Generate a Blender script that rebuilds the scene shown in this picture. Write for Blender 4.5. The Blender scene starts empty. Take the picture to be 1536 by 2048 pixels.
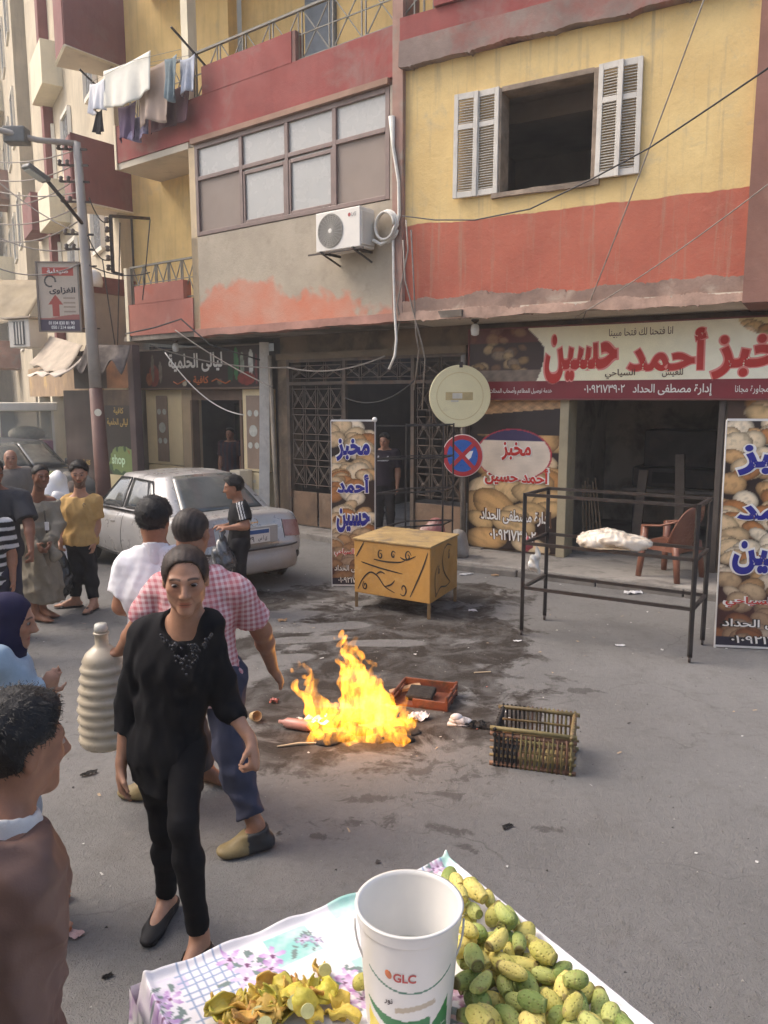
import bpy, bmesh, math, random
import numpy as np
import mathutils, mathutils.bvhtree, mathutils.geometry
from mathutils import Vector, Matrix

sc = bpy.context.scene
R_ = math.radians
# ------------------------------------------------------------------ camera
F = 1540.0; PT = math.atan(227 / 1540); H = 2.2          # focal length in photo pixels, pitch, eye height
SP, CP = math.sin(PT), math.cos(PT)
cam = bpy.data.cameras.new("camera"); cam_o = bpy.data.objects.new("camera", cam)
sc.collection.objects.link(cam_o); sc.camera = cam_o
cam_o.location = (0, 0, H); cam_o.rotation_euler = (R_(90) - PT, 0, 0)
cam.sensor_fit = 'HORIZONTAL'; cam.sensor_width = 36.0; cam.lens = F / 1536 * 36
cam.clip_start = 0.05; cam.clip_end = 1000
# ------------------------------------------------------------------ sky, sun, exposure
SUN_EL, SUN_DIR = R_(48), (0.90, -0.15)                   # elevation; direction in which the light travels over the ground
world = bpy.data.worlds.new("World"); sc.world = world; world.use_nodes = True
wn = world.node_tree; wn.nodes.clear()
sky = wn.nodes.new('ShaderNodeTexSky'); sky.sky_type = 'NISHITA'; sky.sun_disc = False
sky.sun_elevation = SUN_EL; sky.sun_rotation = math.atan2(-SUN_DIR[0], -SUN_DIR[1])
sky.dust_density = 5.0; sky.air_density = 0.9; sky.ozone_density = 0.6
bg = wn.nodes.new('ShaderNodeBackground'); bg.inputs[1].default_value = 0.15
wo = wn.nodes.new('ShaderNodeOutputWorld')
wn.links.new(sky.outputs[0], bg.inputs[0]); wn.links.new(bg.outputs[0], wo.inputs[0])
sun = bpy.data.lights.new("sun", 'SUN'); sun.energy = 0.55; sun.angle = R_(30); sun.color = (1.0, 0.94, 0.85)
sun_o = bpy.data.objects.new("sun", sun); sc.collection.objects.link(sun_o)
_d = Vector((SUN_DIR[0] * math.cos(SUN_EL), SUN_DIR[1] * math.cos(SUN_EL), -math.sin(SUN_EL)))
sun_o.rotation_euler = _d.to_track_quat('-Z', 'Y').to_euler(); sun_o.location = (-5, -10, 30)
vs = sc.view_settings; vs.view_transform = 'Standard'; vs.look = 'None'; vs.gamma = 1.0; vs.exposure = 1.1
vs.use_curve_mapping = False
sc.cycles.max_bounces = 8; sc.cycles.diffuse_bounces = 4; sc.cycles.transparent_max_bounces = 12
sc.cycles.volume_bounces = 0; sc.cycles.use_denoising = True
sc.cycles.use_adaptive_sampling = True; sc.cycles.adaptive_threshold = 0.025

# ------------------------------------------------------------------ photo geometry: pixel + real depth -> point
def ray(u, v):
    x = (u - 768) / F; y = (1024 - v) / F
    return Vector((x, CP + y * SP, -SP + y * CP))
def G(u, v, z=0.0):
    d = ray(u, v); return Vector((0, 0, H)) + d * ((z - H) / d.z)
def P(u, v, Y):
    d = ray(u, v); return Vector((0, 0, H)) + d * (Y / d.y)

# ------------------------------------------------------------------ materials
MATS = {}
def _mix(nt, a, b, fac, mode='MIX'):
    n = nt.nodes.new('ShaderNodeMix'); n.data_type = 'RGBA'; n.blend_type = mode; n.clamp_factor = True
    for sock, val in ((n.inputs[6], a), (n.inputs[7], b)):
        if isinstance(val, (tuple, list)): sock.default_value = (*val[:3], 1)
        else: nt.links.new(val, sock)
    if isinstance(fac, (int, float)): n.inputs[0].default_value = fac
    else: nt.links.new(fac, n.inputs[0])
    return n.outputs[2]
def _math(nt, op, a, b=None, c=None, clamp=False):
    n = nt.nodes.new('ShaderNodeMath'); n.operation = op; n.use_clamp = clamp
    for i, val in enumerate((a, b, c)):
        if val is None: continue
        if isinstance(val, (int, float)): n.inputs[i].default_value = val
        else: nt.links.new(val, n.inputs[i])
    return n.outputs[0]
def _noise(nt, vec, scale, detail=4, rough=.55, dist=0.0):
    n = nt.nodes.new('ShaderNodeTexNoise'); n.inputs['Scale'].default_value = scale
    n.inputs['Detail'].default_value = detail; n.inputs['Roughness'].default_value = rough
    n.inputs['Distortion'].default_value = dist
    if vec is not None: nt.links.new(vec, n.inputs['Vector'])
    return n.outputs[0]
def _range(nt, val, a, b, c=0.0, d=1.0):
    n = nt.nodes.new('ShaderNodeMapRange'); n.inputs[1].default_value = a; n.inputs[2].default_value = b
    n.inputs[3].default_value = c; n.inputs[4].default_value = d; nt.links.new(val, n.inputs[0]); return n.outputs[0]
def new_mat(name):
    m = bpy.data.materials.new(name); m.use_nodes = True; nt = m.node_tree
    return m, nt, nt.nodes['Principled BSDF']
def _coord(nt, kind='Object'):
    return nt.nodes.new('ShaderNodeTexCoord').outputs[kind]
def _bump(nt, b, h, strength, dist=0.01):
    n = nt.nodes.new('ShaderNodeBump'); n.inputs['Strength'].default_value = strength; n.inputs['Distance'].default_value = dist
    nt.links.new(h, n.inputs['Height']); nt.links.new(n.outputs[0], b.inputs['Normal'])
def mat(name, col=(.5, .5, .5), rough=.75, var=.14, vs=2.5, bump=.25, bs=45, metal=0.0, stains=(), rnd=0.0, coat=0.0, spec=.5, streak=0.0, alpha=1.0, trans=0.0):
    """solid colour with worn variation, optional stains (colour, scale, threshold, amount), fine relief"""
    if name in MATS: return MATS[name]
    m, nt, b = new_mat(name); v = _coord(nt)
    n1 = _noise(nt, v, vs, 6, .62)
    c = _mix(nt, [max(0, x * (1 - var * 1.6)) for x in col], [min(1, x * (1 + var)) for x in col], _range(nt, n1, .28, .72))
    for (sc_, scale, thr, amt) in stains:
        s = _noise(nt, v, scale, 5, .65, .4)
        c = _mix(nt, c, sc_, _math(nt, 'MULTIPLY', _range(nt, s, thr, thr + .14), amt))
    if streak > 0:
        mp = nt.nodes.new('ShaderNodeMapping'); mp.inputs['Scale'].default_value = (7, 7, .5); nt.links.new(v, mp.inputs['Vector'])
        s = _noise(nt, mp.outputs[0], 1.5, 5, .6)
        c = _mix(nt, c, [x * .45 for x in col], _math(nt, 'MULTIPLY', _range(nt, s, .5, .75), streak))
    if rnd > 0:
        oi = nt.nodes.new('ShaderNodeObjectInfo')
        h = nt.nodes.new('ShaderNodeHueSaturation'); nt.links.new(c, h.inputs['Color'])
        nt.links.new(_range(nt, oi.outputs['Random'], 0, 1, .5 - rnd * .12, .5 + rnd * .12), h.inputs['Hue'])
        r2 = _math(nt, 'FRACT', _math(nt, 'MULTIPLY', oi.outputs['Random'], 7.31))
        nt.links.new(_range(nt, r2, 0, 1, 1 - rnd * .5, 1 + rnd * .35), h.inputs['Value'])
        c = h.outputs[0]
    nt.links.new(c, b.inputs['Base Color'])
    nr = _noise(nt, v, vs * 2.3, 4)
    nt.links.new(_range(nt, nr, .3, .7, max(.03, rough - .1), min(1, rough + .1)), b.inputs['Roughness'])
    b.inputs['Metallic'].default_value = metal; b.inputs['Specular IOR Level'].default_value = spec
    b.inputs['Coat Weight'].default_value = coat
    if alpha < 1: b.inputs['Alpha'].default_value = alpha
    if trans > 0: b.inputs['Transmission Weight'].default_value = trans
    if bump > 0: _bump(nt, b, _noise(nt, v, bs, 5, .65), bump)
    MATS[name] = m; return m
def vcol_mat(name, rough=.6, var=.08, vs=20, bump=.0, bs=200, spec=.5, sss=0.0, coat=0.0):
    """colour print / skin tone stored on the mesh in the attribute Col"""
    if name in MATS: return MATS[name]
    m, nt, b = new_mat(name); v = _coord(nt)
    a = nt.nodes.new('ShaderNodeAttribute'); a.attribute_name = 'Col'
    f = _range(nt, _noise(nt, v, vs, 4, .6), .3, .7, 1 - var, 1 + var)
    c = nt.nodes.new('ShaderNodeVectorMath'); c.operation = 'SCALE'
    nt.links.new(a.outputs['Color'], c.inputs[0]); nt.links.new(f, c.inputs['Scale'])
    nt.links.new(c.outputs[0], b.inputs['Base Color'])
    b.inputs['Roughness'].default_value = rough; b.inputs['Specular IOR Level'].default_value = spec; b.inputs['Coat Weight'].default_value = coat
    if sss > 0:
        b.inputs['Subsurface Weight'].default_value = sss; b.inputs['Subsurface Radius'].default_value = (.012, .005, .003); b.inputs['Subsurface Scale'].default_value = 1.0
    if bump > 0: _bump(nt, b, _noise(nt, v, bs, 3, .6), bump, .004)
    MATS[name] = m; return m
def glass_mat(name, col=(.25, .28, .3), rough=.08, alpha=.55, var=.2):
    """dusty window glass: tinted, part see-through, glossy"""
    if name in MATS: return MATS[name]
    m, nt, b = new_mat(name); v = _coord(nt)
    n1 = _noise(nt, v, 1.7, 5, .6)
    nt.links.new(_mix(nt, [x * (1 - var) for x in col], [min(1, x * (1 + var)) for x in col], _range(nt, n1, .3, .7)), b.inputs['Base Color'])
    b.inputs['Roughness'].default_value = rough; b.inputs['Alpha'].default_value = alpha
    b.inputs['Specular IOR Level'].default_value = .7
    nt.links.new(_range(nt, _noise(nt, v, 6, 4), .3, .7, rough, rough + .15), b.inputs['Roughness'])
    MATS[name] = m; return m

# ------------------------------------------------------------------ mesh building
class MB:
    def __init__(s): s.v = []; s.f = []; s.m = []
    def add(s, vs, fs, mi=0):
        o = len(s.v); s.v.extend([tuple(p) for p in vs]); s.f.extend([tuple(i + o for i in q) for q in fs]); s.m.extend([mi] * len(fs)); return s
    def box(s, x0, x1, y0, y1, z0, z1, mi=0, M=None):
        vs = [Vector(p) for p in ((x0, y0, z0), (x1, y0, z0), (x1, y1, z0), (x0, y1, z0), (x0, y0, z1), (x1, y0, z1), (x1, y1, z1), (x0, y1, z1))]
        if M is not None: vs = [M @ p for p in vs]
        return s.add(vs, [(0, 3, 2, 1), (4, 5, 6, 7), (0, 1, 5, 4), (1, 2, 6, 5), (2, 3, 7, 6), (3, 0, 4, 7)], mi)
    def tube(s, pts, r, n=6, r2=None, cap=True, mi=0, flat=1.0):
        pts = [Vector(p) for p in pts]; k = len(pts); rings = []
        up = Vector((0, 0, 1)); prev = None
        for i, p in enumerate(pts):
            t = (pts[min(i + 1, k - 1)] - pts[max(i - 1, 0)]).normalized()
            a = prev if prev is not None else (up if abs(t.z) < .9 else Vector((1, 0, 0)))
            bx = (a - t * a.dot(t)).normalized(); prev = bx; by = t.cross(bx)
            rr = r[i] if isinstance(r, (list, tuple)) else (r if r2 is None else r + (r2 - r) * i / max(1, k - 1))
            rings.append([p + (bx * math.cos(2 * math.pi * j / n) + by * flat * math.sin(2 * math.pi * j / n)) * rr for j in range(n)])
        vs = [q for rg in rings for q in rg]; fs = []
        for i in range(k - 1):
            for j in range(n):
                fs.append((i * n + j, i * n + (j + 1) % n, (i + 1) * n + (j + 1) % n, (i + 1) * n + j))
        if cap: fs += [tuple(range(n - 1, -1, -1)), tuple((k - 1) * n + j for j in range(n))]
        return s.add(vs, fs, mi)
    def cyl(s, a, b, r, r2=None, n=10, mi=0): return s.tube([a, b], r, n, r if r2 is None else r2, True, mi)
    def bar(s, a, b, w, h=None, mi=0):
        a, b = Vector(a), Vector(b); t = (b - a); L = t.length; t.normalize(); h = w if h is None else h
        up = Vector((0, 0, 1)) if abs(t.z) < .95 else Vector((0, 1, 0))
        x = t.cross(up).normalized(); y = x.cross(t)
        vs = [q + x * sx * w / 2 + y * sy * h / 2 for q in (a, b) for sx, sy in ((-1, -1), (1, -1), (1, 1), (-1, 1))]
        return s.add(vs, [(3, 2, 1, 0), (4, 5, 6, 7), (0, 1, 5, 4), (1, 2, 6, 5), (2, 3, 7, 6), (3, 0, 4, 7)], mi)
    def lathe(s, prof, n=16, M=None, cap=True, mi=0):
        vs = []; k = len(prof)
        for (r, z) in prof:
            for j in range(n):
                p = Vector((r * math.cos(2 * math.pi * j / n), r * math.sin(2 * math.pi * j / n), z)); vs.append(M @ p if M is not None else p)
        fs = [(i * n + j, i * n + (j + 1) % n, (i + 1) * n + (j + 1) % n, (i + 1) * n + j) for i in range(k - 1) for j in range(n)]
        if cap: fs += [tuple(range(n - 1, -1, -1)), tuple((k - 1) * n + j for j in range(n))]
        return s.add(vs, fs, mi)
    def ell(s, c, r, n=10, k=7, M=None, mi=0):
        vs = []; c = Vector(c)
        for i in range(k + 1):
            th = math.pi * i / k
            for j in range(n):
                p = Vector((r[0] * math.sin(th) * math.cos(2 * math.pi * j / n), r[1] * math.sin(th) * math.sin(2 * math.pi * j / n), -r[2] * math.cos(th)))
                vs.append(c + (M @ p if M is not None else p))
        return s.add(vs, [(i * n + j, i * n + (j + 1) % n, (i + 1) * n + (j + 1) % n, (i + 1) * n + j) for i in range(k) for j in range(n)], mi)
    def prism(s, outline, y0, y1, M=None, mi=0):
        """outline in (x, z), extruded along y"""
        n = len(outline); vs = [Vector((x, y, z)) for y in (y0, y1) for x, z in outline]
        if M is not None: vs = [M @ p for p in vs]
        return s.add(vs, [tuple(range(n)), tuple(range(2 * n - 1, n - 1, -1))] + [(j + n, (j + 1) % n + n, (j + 1) % n, j) for j in range(n)], mi)
    def grid(s, fn, nu, nv, mi=0):
        vs = [fn(i / nu, j / nv) for j in range(nv + 1) for i in range(nu + 1)]; w = nu + 1
        return s.add(vs, [(j * w + i, j * w + i + 1, (j + 1) * w + i + 1, (j + 1) * w + i) for j in range(nv) for i in range(nu)], mi)
    def mesh(s, name, mats=None, smooth=False):
        me = bpy.data.meshes.new(name); me.from_pydata(s.v, [], s.f)
        for m in (mats if isinstance(mats, (list, tuple)) else [mats]):
            if m is not None: me.materials.append(m)
        if any(s.m): me.polygons.foreach_set('material_index', s.m)
        if smooth: me.polygons.foreach_set('use_smooth', [True] * len(me.polygons))
        bm = bmesh.new(); bm.from_mesh(me); bmesh.ops.recalc_face_normals(bm, faces=bm.faces); bm.to_mesh(me); bm.free()
        me.update(); return me
    def build(s, name, mats=None, parent=None, smooth=False, bevel=0.0, seg=2, sub=0, solid=0.0, sharp=None):
        o = obj(name, s.mesh(name, mats, smooth), parent)
        if solid: md = o.modifiers.new('solid', 'SOLIDIFY'); md.thickness = solid; md.offset = 0
        if bevel: md = o.modifiers.new('bevel', 'BEVEL'); md.width = bevel; md.segments = seg; md.limit_method = 'ANGLE'; md.angle_limit = R_(40)
        if sub: md = o.modifiers.new('sub', 'SUBSURF'); md.levels = sub; md.render_levels = sub
        if sharp: o.data.set_sharp_from_angle(angle=R_(sharp))
        return o
def obj(name, me, parent=None):
    o = bpy.data.objects.new(name, me); sc.collection.objects.link(o)
    if parent is not None: o.parent = parent
    return o
def tag(o, label, cat, group=None, kind=None):
    o['label'] = label; o['category'] = cat
    if group: o['group'] = group
    if kind: o['kind'] = kind
    return o
def thing(name, label, cat, loc=(0, 0, 0), rz=0.0, group=None):
    o = obj(name, None); o.location = loc; o.rotation_euler = (0, 0, rz); return tag(o, label, cat, group)
def struct(o): o['kind'] = 'structure'; return o
def copy_tree(o, parent=None):
    c = o.copy(); sc.collection.objects.link(c)
    if parent is not None: c.parent = parent
    for ch in list(o.children): copy_tree(ch, c)
    return c
def link_copy(src, name, parent, M=None):
    o = obj(name, src.data, parent)
    if M is not None: o.matrix_local = M
    return o
def mesh_np(name, V, Fq, mats, cols=None, smooth=True):
    """mesh from numpy arrays (quads)"""
    me = bpy.data.meshes.new(name); V = np.asarray(V, np.float32); Fq = np.asarray(Fq, np.int32); k = Fq.shape[1]
    me.vertices.add(len(V)); me.vertices.foreach_set('co', V.ravel())
    me.loops.add(Fq.size); me.loops.foreach_set('vertex_index', Fq.ravel())
    me.polygons.add(len(Fq)); me.polygons.foreach_set('loop_start', np.arange(0, Fq.size, k, dtype=np.int32))
    me.polygons.foreach_set('loop_total', np.full(len(Fq), k, np.int32))
    if smooth: me.polygons.foreach_set('use_smooth', np.ones(len(Fq), bool))
    for m in (mats if isinstance(mats, (list, tuple)) else [mats]): me.materials.append(m)
    if cols is not None:
        a = me.color_attributes.new('Col', 'FLOAT_COLOR', 'POINT'); c = np.ones((len(V), 4), np.float32); c[:, :3] = cols
        a.data.foreach_set('color', c.ravel())
    me.update(calc_edges=True); me.validate(); return me

# ------------------------------------------------------------------ lettering: Arabic joined forms, set right to left
AR = {'ا': (0xFE8D, 2), 'أ': (0xFE83, 2), 'إ': (0xFE87, 2), 'آ': (0xFE81, 2), 'ب': (0xFE8F, 4), 'ة': (0xFE93, 2), 'ت': (0xFE95, 4), 'ث': (0xFE99, 4), 'ج': (0xFE9D, 4), 'ح': (0xFEA1, 4), 'خ': (0xFEA5, 4), 'د': (0xFEA9, 2), 'ذ': (0xFEAB, 2), 'ر': (0xFEAD, 2), 'ز': (0xFEAF, 2), 'س': (0xFEB1, 4), 'ش': (0xFEB5, 4), 'ص': (0xFEB9, 4), 'ض': (0xFEBD, 4), 'ط': (0xFEC1, 4), 'ظ': (0xFEC5, 4), 'ع': (0xFEC9, 4), 'غ': (0xFECD, 4), 'ف': (0xFED1, 4), 'ق': (0xFED5, 4), 'ك': (0xFED9, 4), 'ل': (0xFEDD, 4), 'م': (0xFEE1, 4), 'ن': (0xFEE5, 4), 'ه': (0xFEE9, 4), 'و': (0xFEED, 2), 'ى': (0xFEEF, 2), 'ي': (0xFEF1, 4)}
def arabic(s):
    out = []
    for w in s.split(' '):
        r = []
        for i, c in enumerate(w):
            if c not in AR: r.append(c); continue
            b, n = AR[c]; pj = i > 0 and w[i - 1] in AR and AR[w[i - 1]][1] == 4
            nj = n == 4 and i + 1 < len(w) and w[i + 1] in AR
            r.append(chr(b + (3 if pj and nj else 2 if nj else 1 if pj else 0)))
        if any('\ufe70' <= ch <= '\ufeff' for ch in r): r.reverse()
        out.append(''.join(r))
    return ' '.join(reversed(out))
def text(name, s, m, parent, loc, width=None, height=None, bold=0.0, rz=0.0, rx=0.0, ar=True, depth=.0015, shear=0.0):
    """lettering facing local -y, centred on loc; fitted to width and/or height"""
    cu = bpy.data.curves.new(name, 'FONT'); cu.body = arabic(s) if ar else s; cu.size = 1; cu.resolution_u = 2; cu.offset = bold; cu.shear = shear
    cu.fill_mode = 'BOTH'; t = bpy.data.objects.new(name, cu); sc.collection.objects.link(t)
    bpy.context.view_layer.update(); dg = bpy.context.evaluated_depsgraph_get(); cv = t.evaluated_get(dg).to_curve(dg).copy(); cv.use_fake_user = False
    # overlapping strokes are filled one by one, so that they never cut holes into each other
    cyc = []
    for sp_ in cv.splines:
        pts = [tuple(q.co[:2]) for q in (sp_.bezier_points if sp_.type == 'BEZIER' else sp_.points)]; bz = [(q.handle_left[:2], q.co[:2], q.handle_right[:2]) for q in sp_.bezier_points] if sp_.type == 'BEZIER' else None
        poly = []
        if bz:
            for i in range(len(bz)):
                p0, p1, p2, p3 = bz[i][1], bz[i][2], bz[(i + 1) % len(bz)][0], bz[(i + 1) % len(bz)][1]; straight = abs((p1[0] - p0[0]) * (p3[1] - p0[1]) - (p1[1] - p0[1]) * (p3[0] - p0[0])) + abs((p2[0] - p0[0]) * (p3[1] - p0[1]) - (p2[1] - p0[1]) * (p3[0] - p0[0])) < 1e-5
                for k in range(1 if straight else 3): u = k / 3; v = 1 - u; poly.append(tuple(v ** 3 * p0[j] + 3 * v * v * u * p1[j] + 3 * v * u * u * p2[j] + u ** 3 * p3[j] for j in (0, 1)))
        else: poly = pts
        if len(poly) > 2: cyc.append((sum(poly[i - 1][0] * poly[i][1] - poly[i][0] * poly[i - 1][1] for i in range(len(poly))) / 2, poly))
    bpy.data.objects.remove(t); bpy.data.curves.remove(cu); bpy.data.curves.remove(cv)
    sg_ = 1 if max(cyc, key=lambda q: abs(q[0]))[0] > 0 else -1
    def within(p, poly):
        c = False
        for i in range(len(poly)):
            (x1, y1), (x2, y2) = poly[i], poly[i - 1]
            if (y1 > p[1]) != (y2 > p[1]) and p[0] < (x2 - x1) * (p[1] - y1) / (y2 - y1) + x1: c = not c
        return c
    def fat(poly):
        r_, n_ = [], len(poly)
        for i in range(n_):
            (ax_, ay), (bx_, by), (cx, cy) = poly[i - 1], poly[i], poly[(i + 1) % n_]; d1, d2 = Vector((bx_ - ax_, by - ay)), Vector((cx - bx_, cy - by))
            if d1.length < 1e-6 or d2.length < 1e-6: continue
            d1.normalize(); d2.normalize(); m_ = Vector((d1.y + d2.y, -d1.x - d2.x)); l_ = m_.length
            if l_ < 1e-3: r_.append((bx_, by)); continue
            m_ *= min(1.8, 2 / l_) / l_ * bold * sg_; r_.append((bx_ + m_.x, by + m_.y))
        return r_
    raw = [list(q) for q in cyc]
    if bold: cyc = [(a_, fat(p_)) for a_, p_ in cyc]; cyc = [q for q in cyc if len(q[1]) > 2]
    outs = [[q] for q in cyc if q[0] * sg_ > 0]
    for q in cyc:
        if q[0] * sg_ < 0:
            h_ = [g for g in outs if within(q[1][0], g[0][1])]
            if h_: min(h_, key=lambda g: abs(g[0][0])).append(q)
    vs_, fs_ = [], []
    for gi, g in enumerate(outs):
        loops = [[Vector((x, y, 0)) for x, y in q[1]] for q in g]; tri = mathutils.geometry.tessellate_polygon(loops); o_ = len(vs_)
        for lp in loops: vs_ += [(p.x, p.y, gi % 9) for p in lp]
        fs_ += [tuple(i + o_ for i in f_) for f_ in tri]
    if bold:
        for gi, q in enumerate(q for q in raw if q[0] * sg_ > 0 and not any(within(h_[1][0], q[1]) for h_ in raw if h_[0] * sg_ < 0)):
            lp = [Vector((x, y, 0)) for x, y in q[1]]; o_ = len(vs_); vs_ += [(p.x, p.y, 10 + gi % 3) for p in lp]; fs_ += [tuple(i + o_ for i in f_) for f_ in mathutils.geometry.tessellate_polygon([lp])]
    me = bpy.data.meshes.new(name); me.from_pydata(vs_, [], fs_)
    n = len(me.vertices); co = np.zeros(n * 3, np.float32); me.vertices.foreach_get('co', co); co = co.reshape(-1, 3)
    lo, hi = co.min(0), co.max(0); c = (lo + hi) / 2; w, h = hi[0] - lo[0], hi[1] - lo[1]
    sx = width / w if width else None; sy = height / h if height else None
    sx = sx or sy; sy = sy or sx
    q = np.zeros_like(co); q[:, 0] = (co[:, 0] - c[0]) * sx; q[:, 2] = (co[:, 1] - c[1]) * sy; q[:, 1] = -co[:, 2] * .00012
    me.vertices.foreach_set('co', q.ravel()); me.materials.clear(); me.materials.append(m); me.update()
    o = obj(name, me, parent); o.location = loc; o.rotation_euler = (rx, 0, rz); return o
def print_panel(name, w, h, nx, nz, paint, m, parent, loc, back=.012, mb=None):
    """flat printed sheet, centred on loc, facing local -y; paint(X, Z) -> rgb with X, Z in metres from the centre"""
    X, Z = np.meshgrid(np.linspace(-w / 2, w / 2, nx + 1), np.linspace(-h / 2, h / 2, nz + 1))
    col = paint(X.ravel(), Z.ravel()); n = X.size
    V = np.stack([X.ravel(), np.zeros(n), Z.ravel()], 1); i = np.arange(n).reshape(nz + 1, nx + 1)
    Q = np.stack([i[:-1, :-1], i[:-1, 1:], i[1:, 1:], i[1:, :-1]], -1).reshape(-1, 4)
    if back:
        V = np.concatenate([V, [(x, back, z) for x, z in ((-w / 2, -h / 2), (w / 2, -h / 2), (w / 2, h / 2), (-w / 2, h / 2))]])
        a, b, c, d = i[0, 0], i[0, -1], i[-1, -1], i[-1, 0]
        Q = np.concatenate([Q, [(n + 3, n + 2, n + 1, n), (a, n, n + 1, b), (b, n + 1, n + 2, c), (c, n + 2, n + 3, d), (d, n + 3, n, a)]])
        col = np.concatenate([col, np.full((4, 3), .4)])
    o = obj(name, mesh_np(name, V, Q, m, col, False), parent); o.location = loc; return o
def lin(*c): return np.array([((x / 255 + .055) / 1.055) ** 2.4 if x > 10 else x / 255 / 12.92 for x in c])
def vnoise(x, y, z=0.0, seed=0, oct=3):
    """cheap smooth noise for numpy arrays, about -1..1"""
    r = np.random.RandomState(seed); t = 0; a = 1.0; f = 1.0; s = 0
    for _ in range(oct):
        for k in range(3):
            d = r.randn(3); d /= np.linalg.norm(d); t = t + a * np.sin(f * (d[0] * x + d[1] * y + d[2] * z) * 2 + r.rand() * 6.3) / 3; 
        s += a * .6; a *= .55; f *= 2.1
    return t / s
def bread_paint(w, h, n, size, seed, flat=.75, base=lin(70, 45, 30), tints=None):
    """a print of heaped bread rounds"""
    r = np.random.RandomState(seed); tints = tints or [(222, 190, 140), (205, 165, 112), (232, 208, 170), (190, 140, 85), (214, 180, 128)]
    def f(X, Z):
        col = np.tile(base, (X.size, 1)).astype(float)
        rows = sorted([(r.uniform(-w / 2, w / 2), r.uniform(-h / 2, h / 2)) for _ in range(n)], key=lambda q: -q[1])
        for cx, cz in rows:
            a = size * r.uniform(.75, 1.3); b = a * flat * r.uniform(.7, 1.15); th = r.uniform(-.5, .5)
            dx = (X - cx) * math.cos(th) + (Z - cz) * math.sin(th); dz = -(X - cx) * math.sin(th) + (Z - cz) * math.cos(th)
            q = np.sqrt((dx / a) ** 2 + (dz / b) ** 2); m = q < 1
            t = lin(*tints[r.randint(len(tints))]); k = (1 - .75 * q[m] ** 4)[:, None]
            sp = vnoise(X[m] * 60 / size * .08, Z[m] * 60 / size * .08, seed=r.randint(9999))
            g = np.clip(1 - .35 * np.clip(sp, 0, 1), .4, 1)[:, None]
            col[m] = t * k * np.array([1, .96, .9]) * g * (1 + .18 * (dz[m] / b)[:, None])
        return col
    return f
# =================================================================== structure
rng = random.Random(7)
RA, LA = R_(-30), R_(-37.5)
R0, L0 = Vector((2.36, 10.13, 0)), Vector((.79, 11.02, 0))
def Rw(x, y, z=0): return R0 + Vector((math.cos(RA) * x - math.sin(RA) * y, math.sin(RA) * x + math.cos(RA) * y, z))
def Lw(x, y, z=0): return L0 + Vector((math.cos(LA) * x - math.sin(LA) * y, math.sin(LA) * x + math.cos(LA) * y, z))
def prism_xy(mb, pts, z0, z1, mi=0):
    n = len(pts); vs = [(p[0], p[1], z) for z in (z0, z1) for p in pts]
    return mb.add(vs, [tuple(range(n - 1, -1, -1)), tuple(range(n, 2 * n))] + [(j, (j + 1) % n, (j + 1) % n + n, j + n) for j in range(n)], mi)

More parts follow.
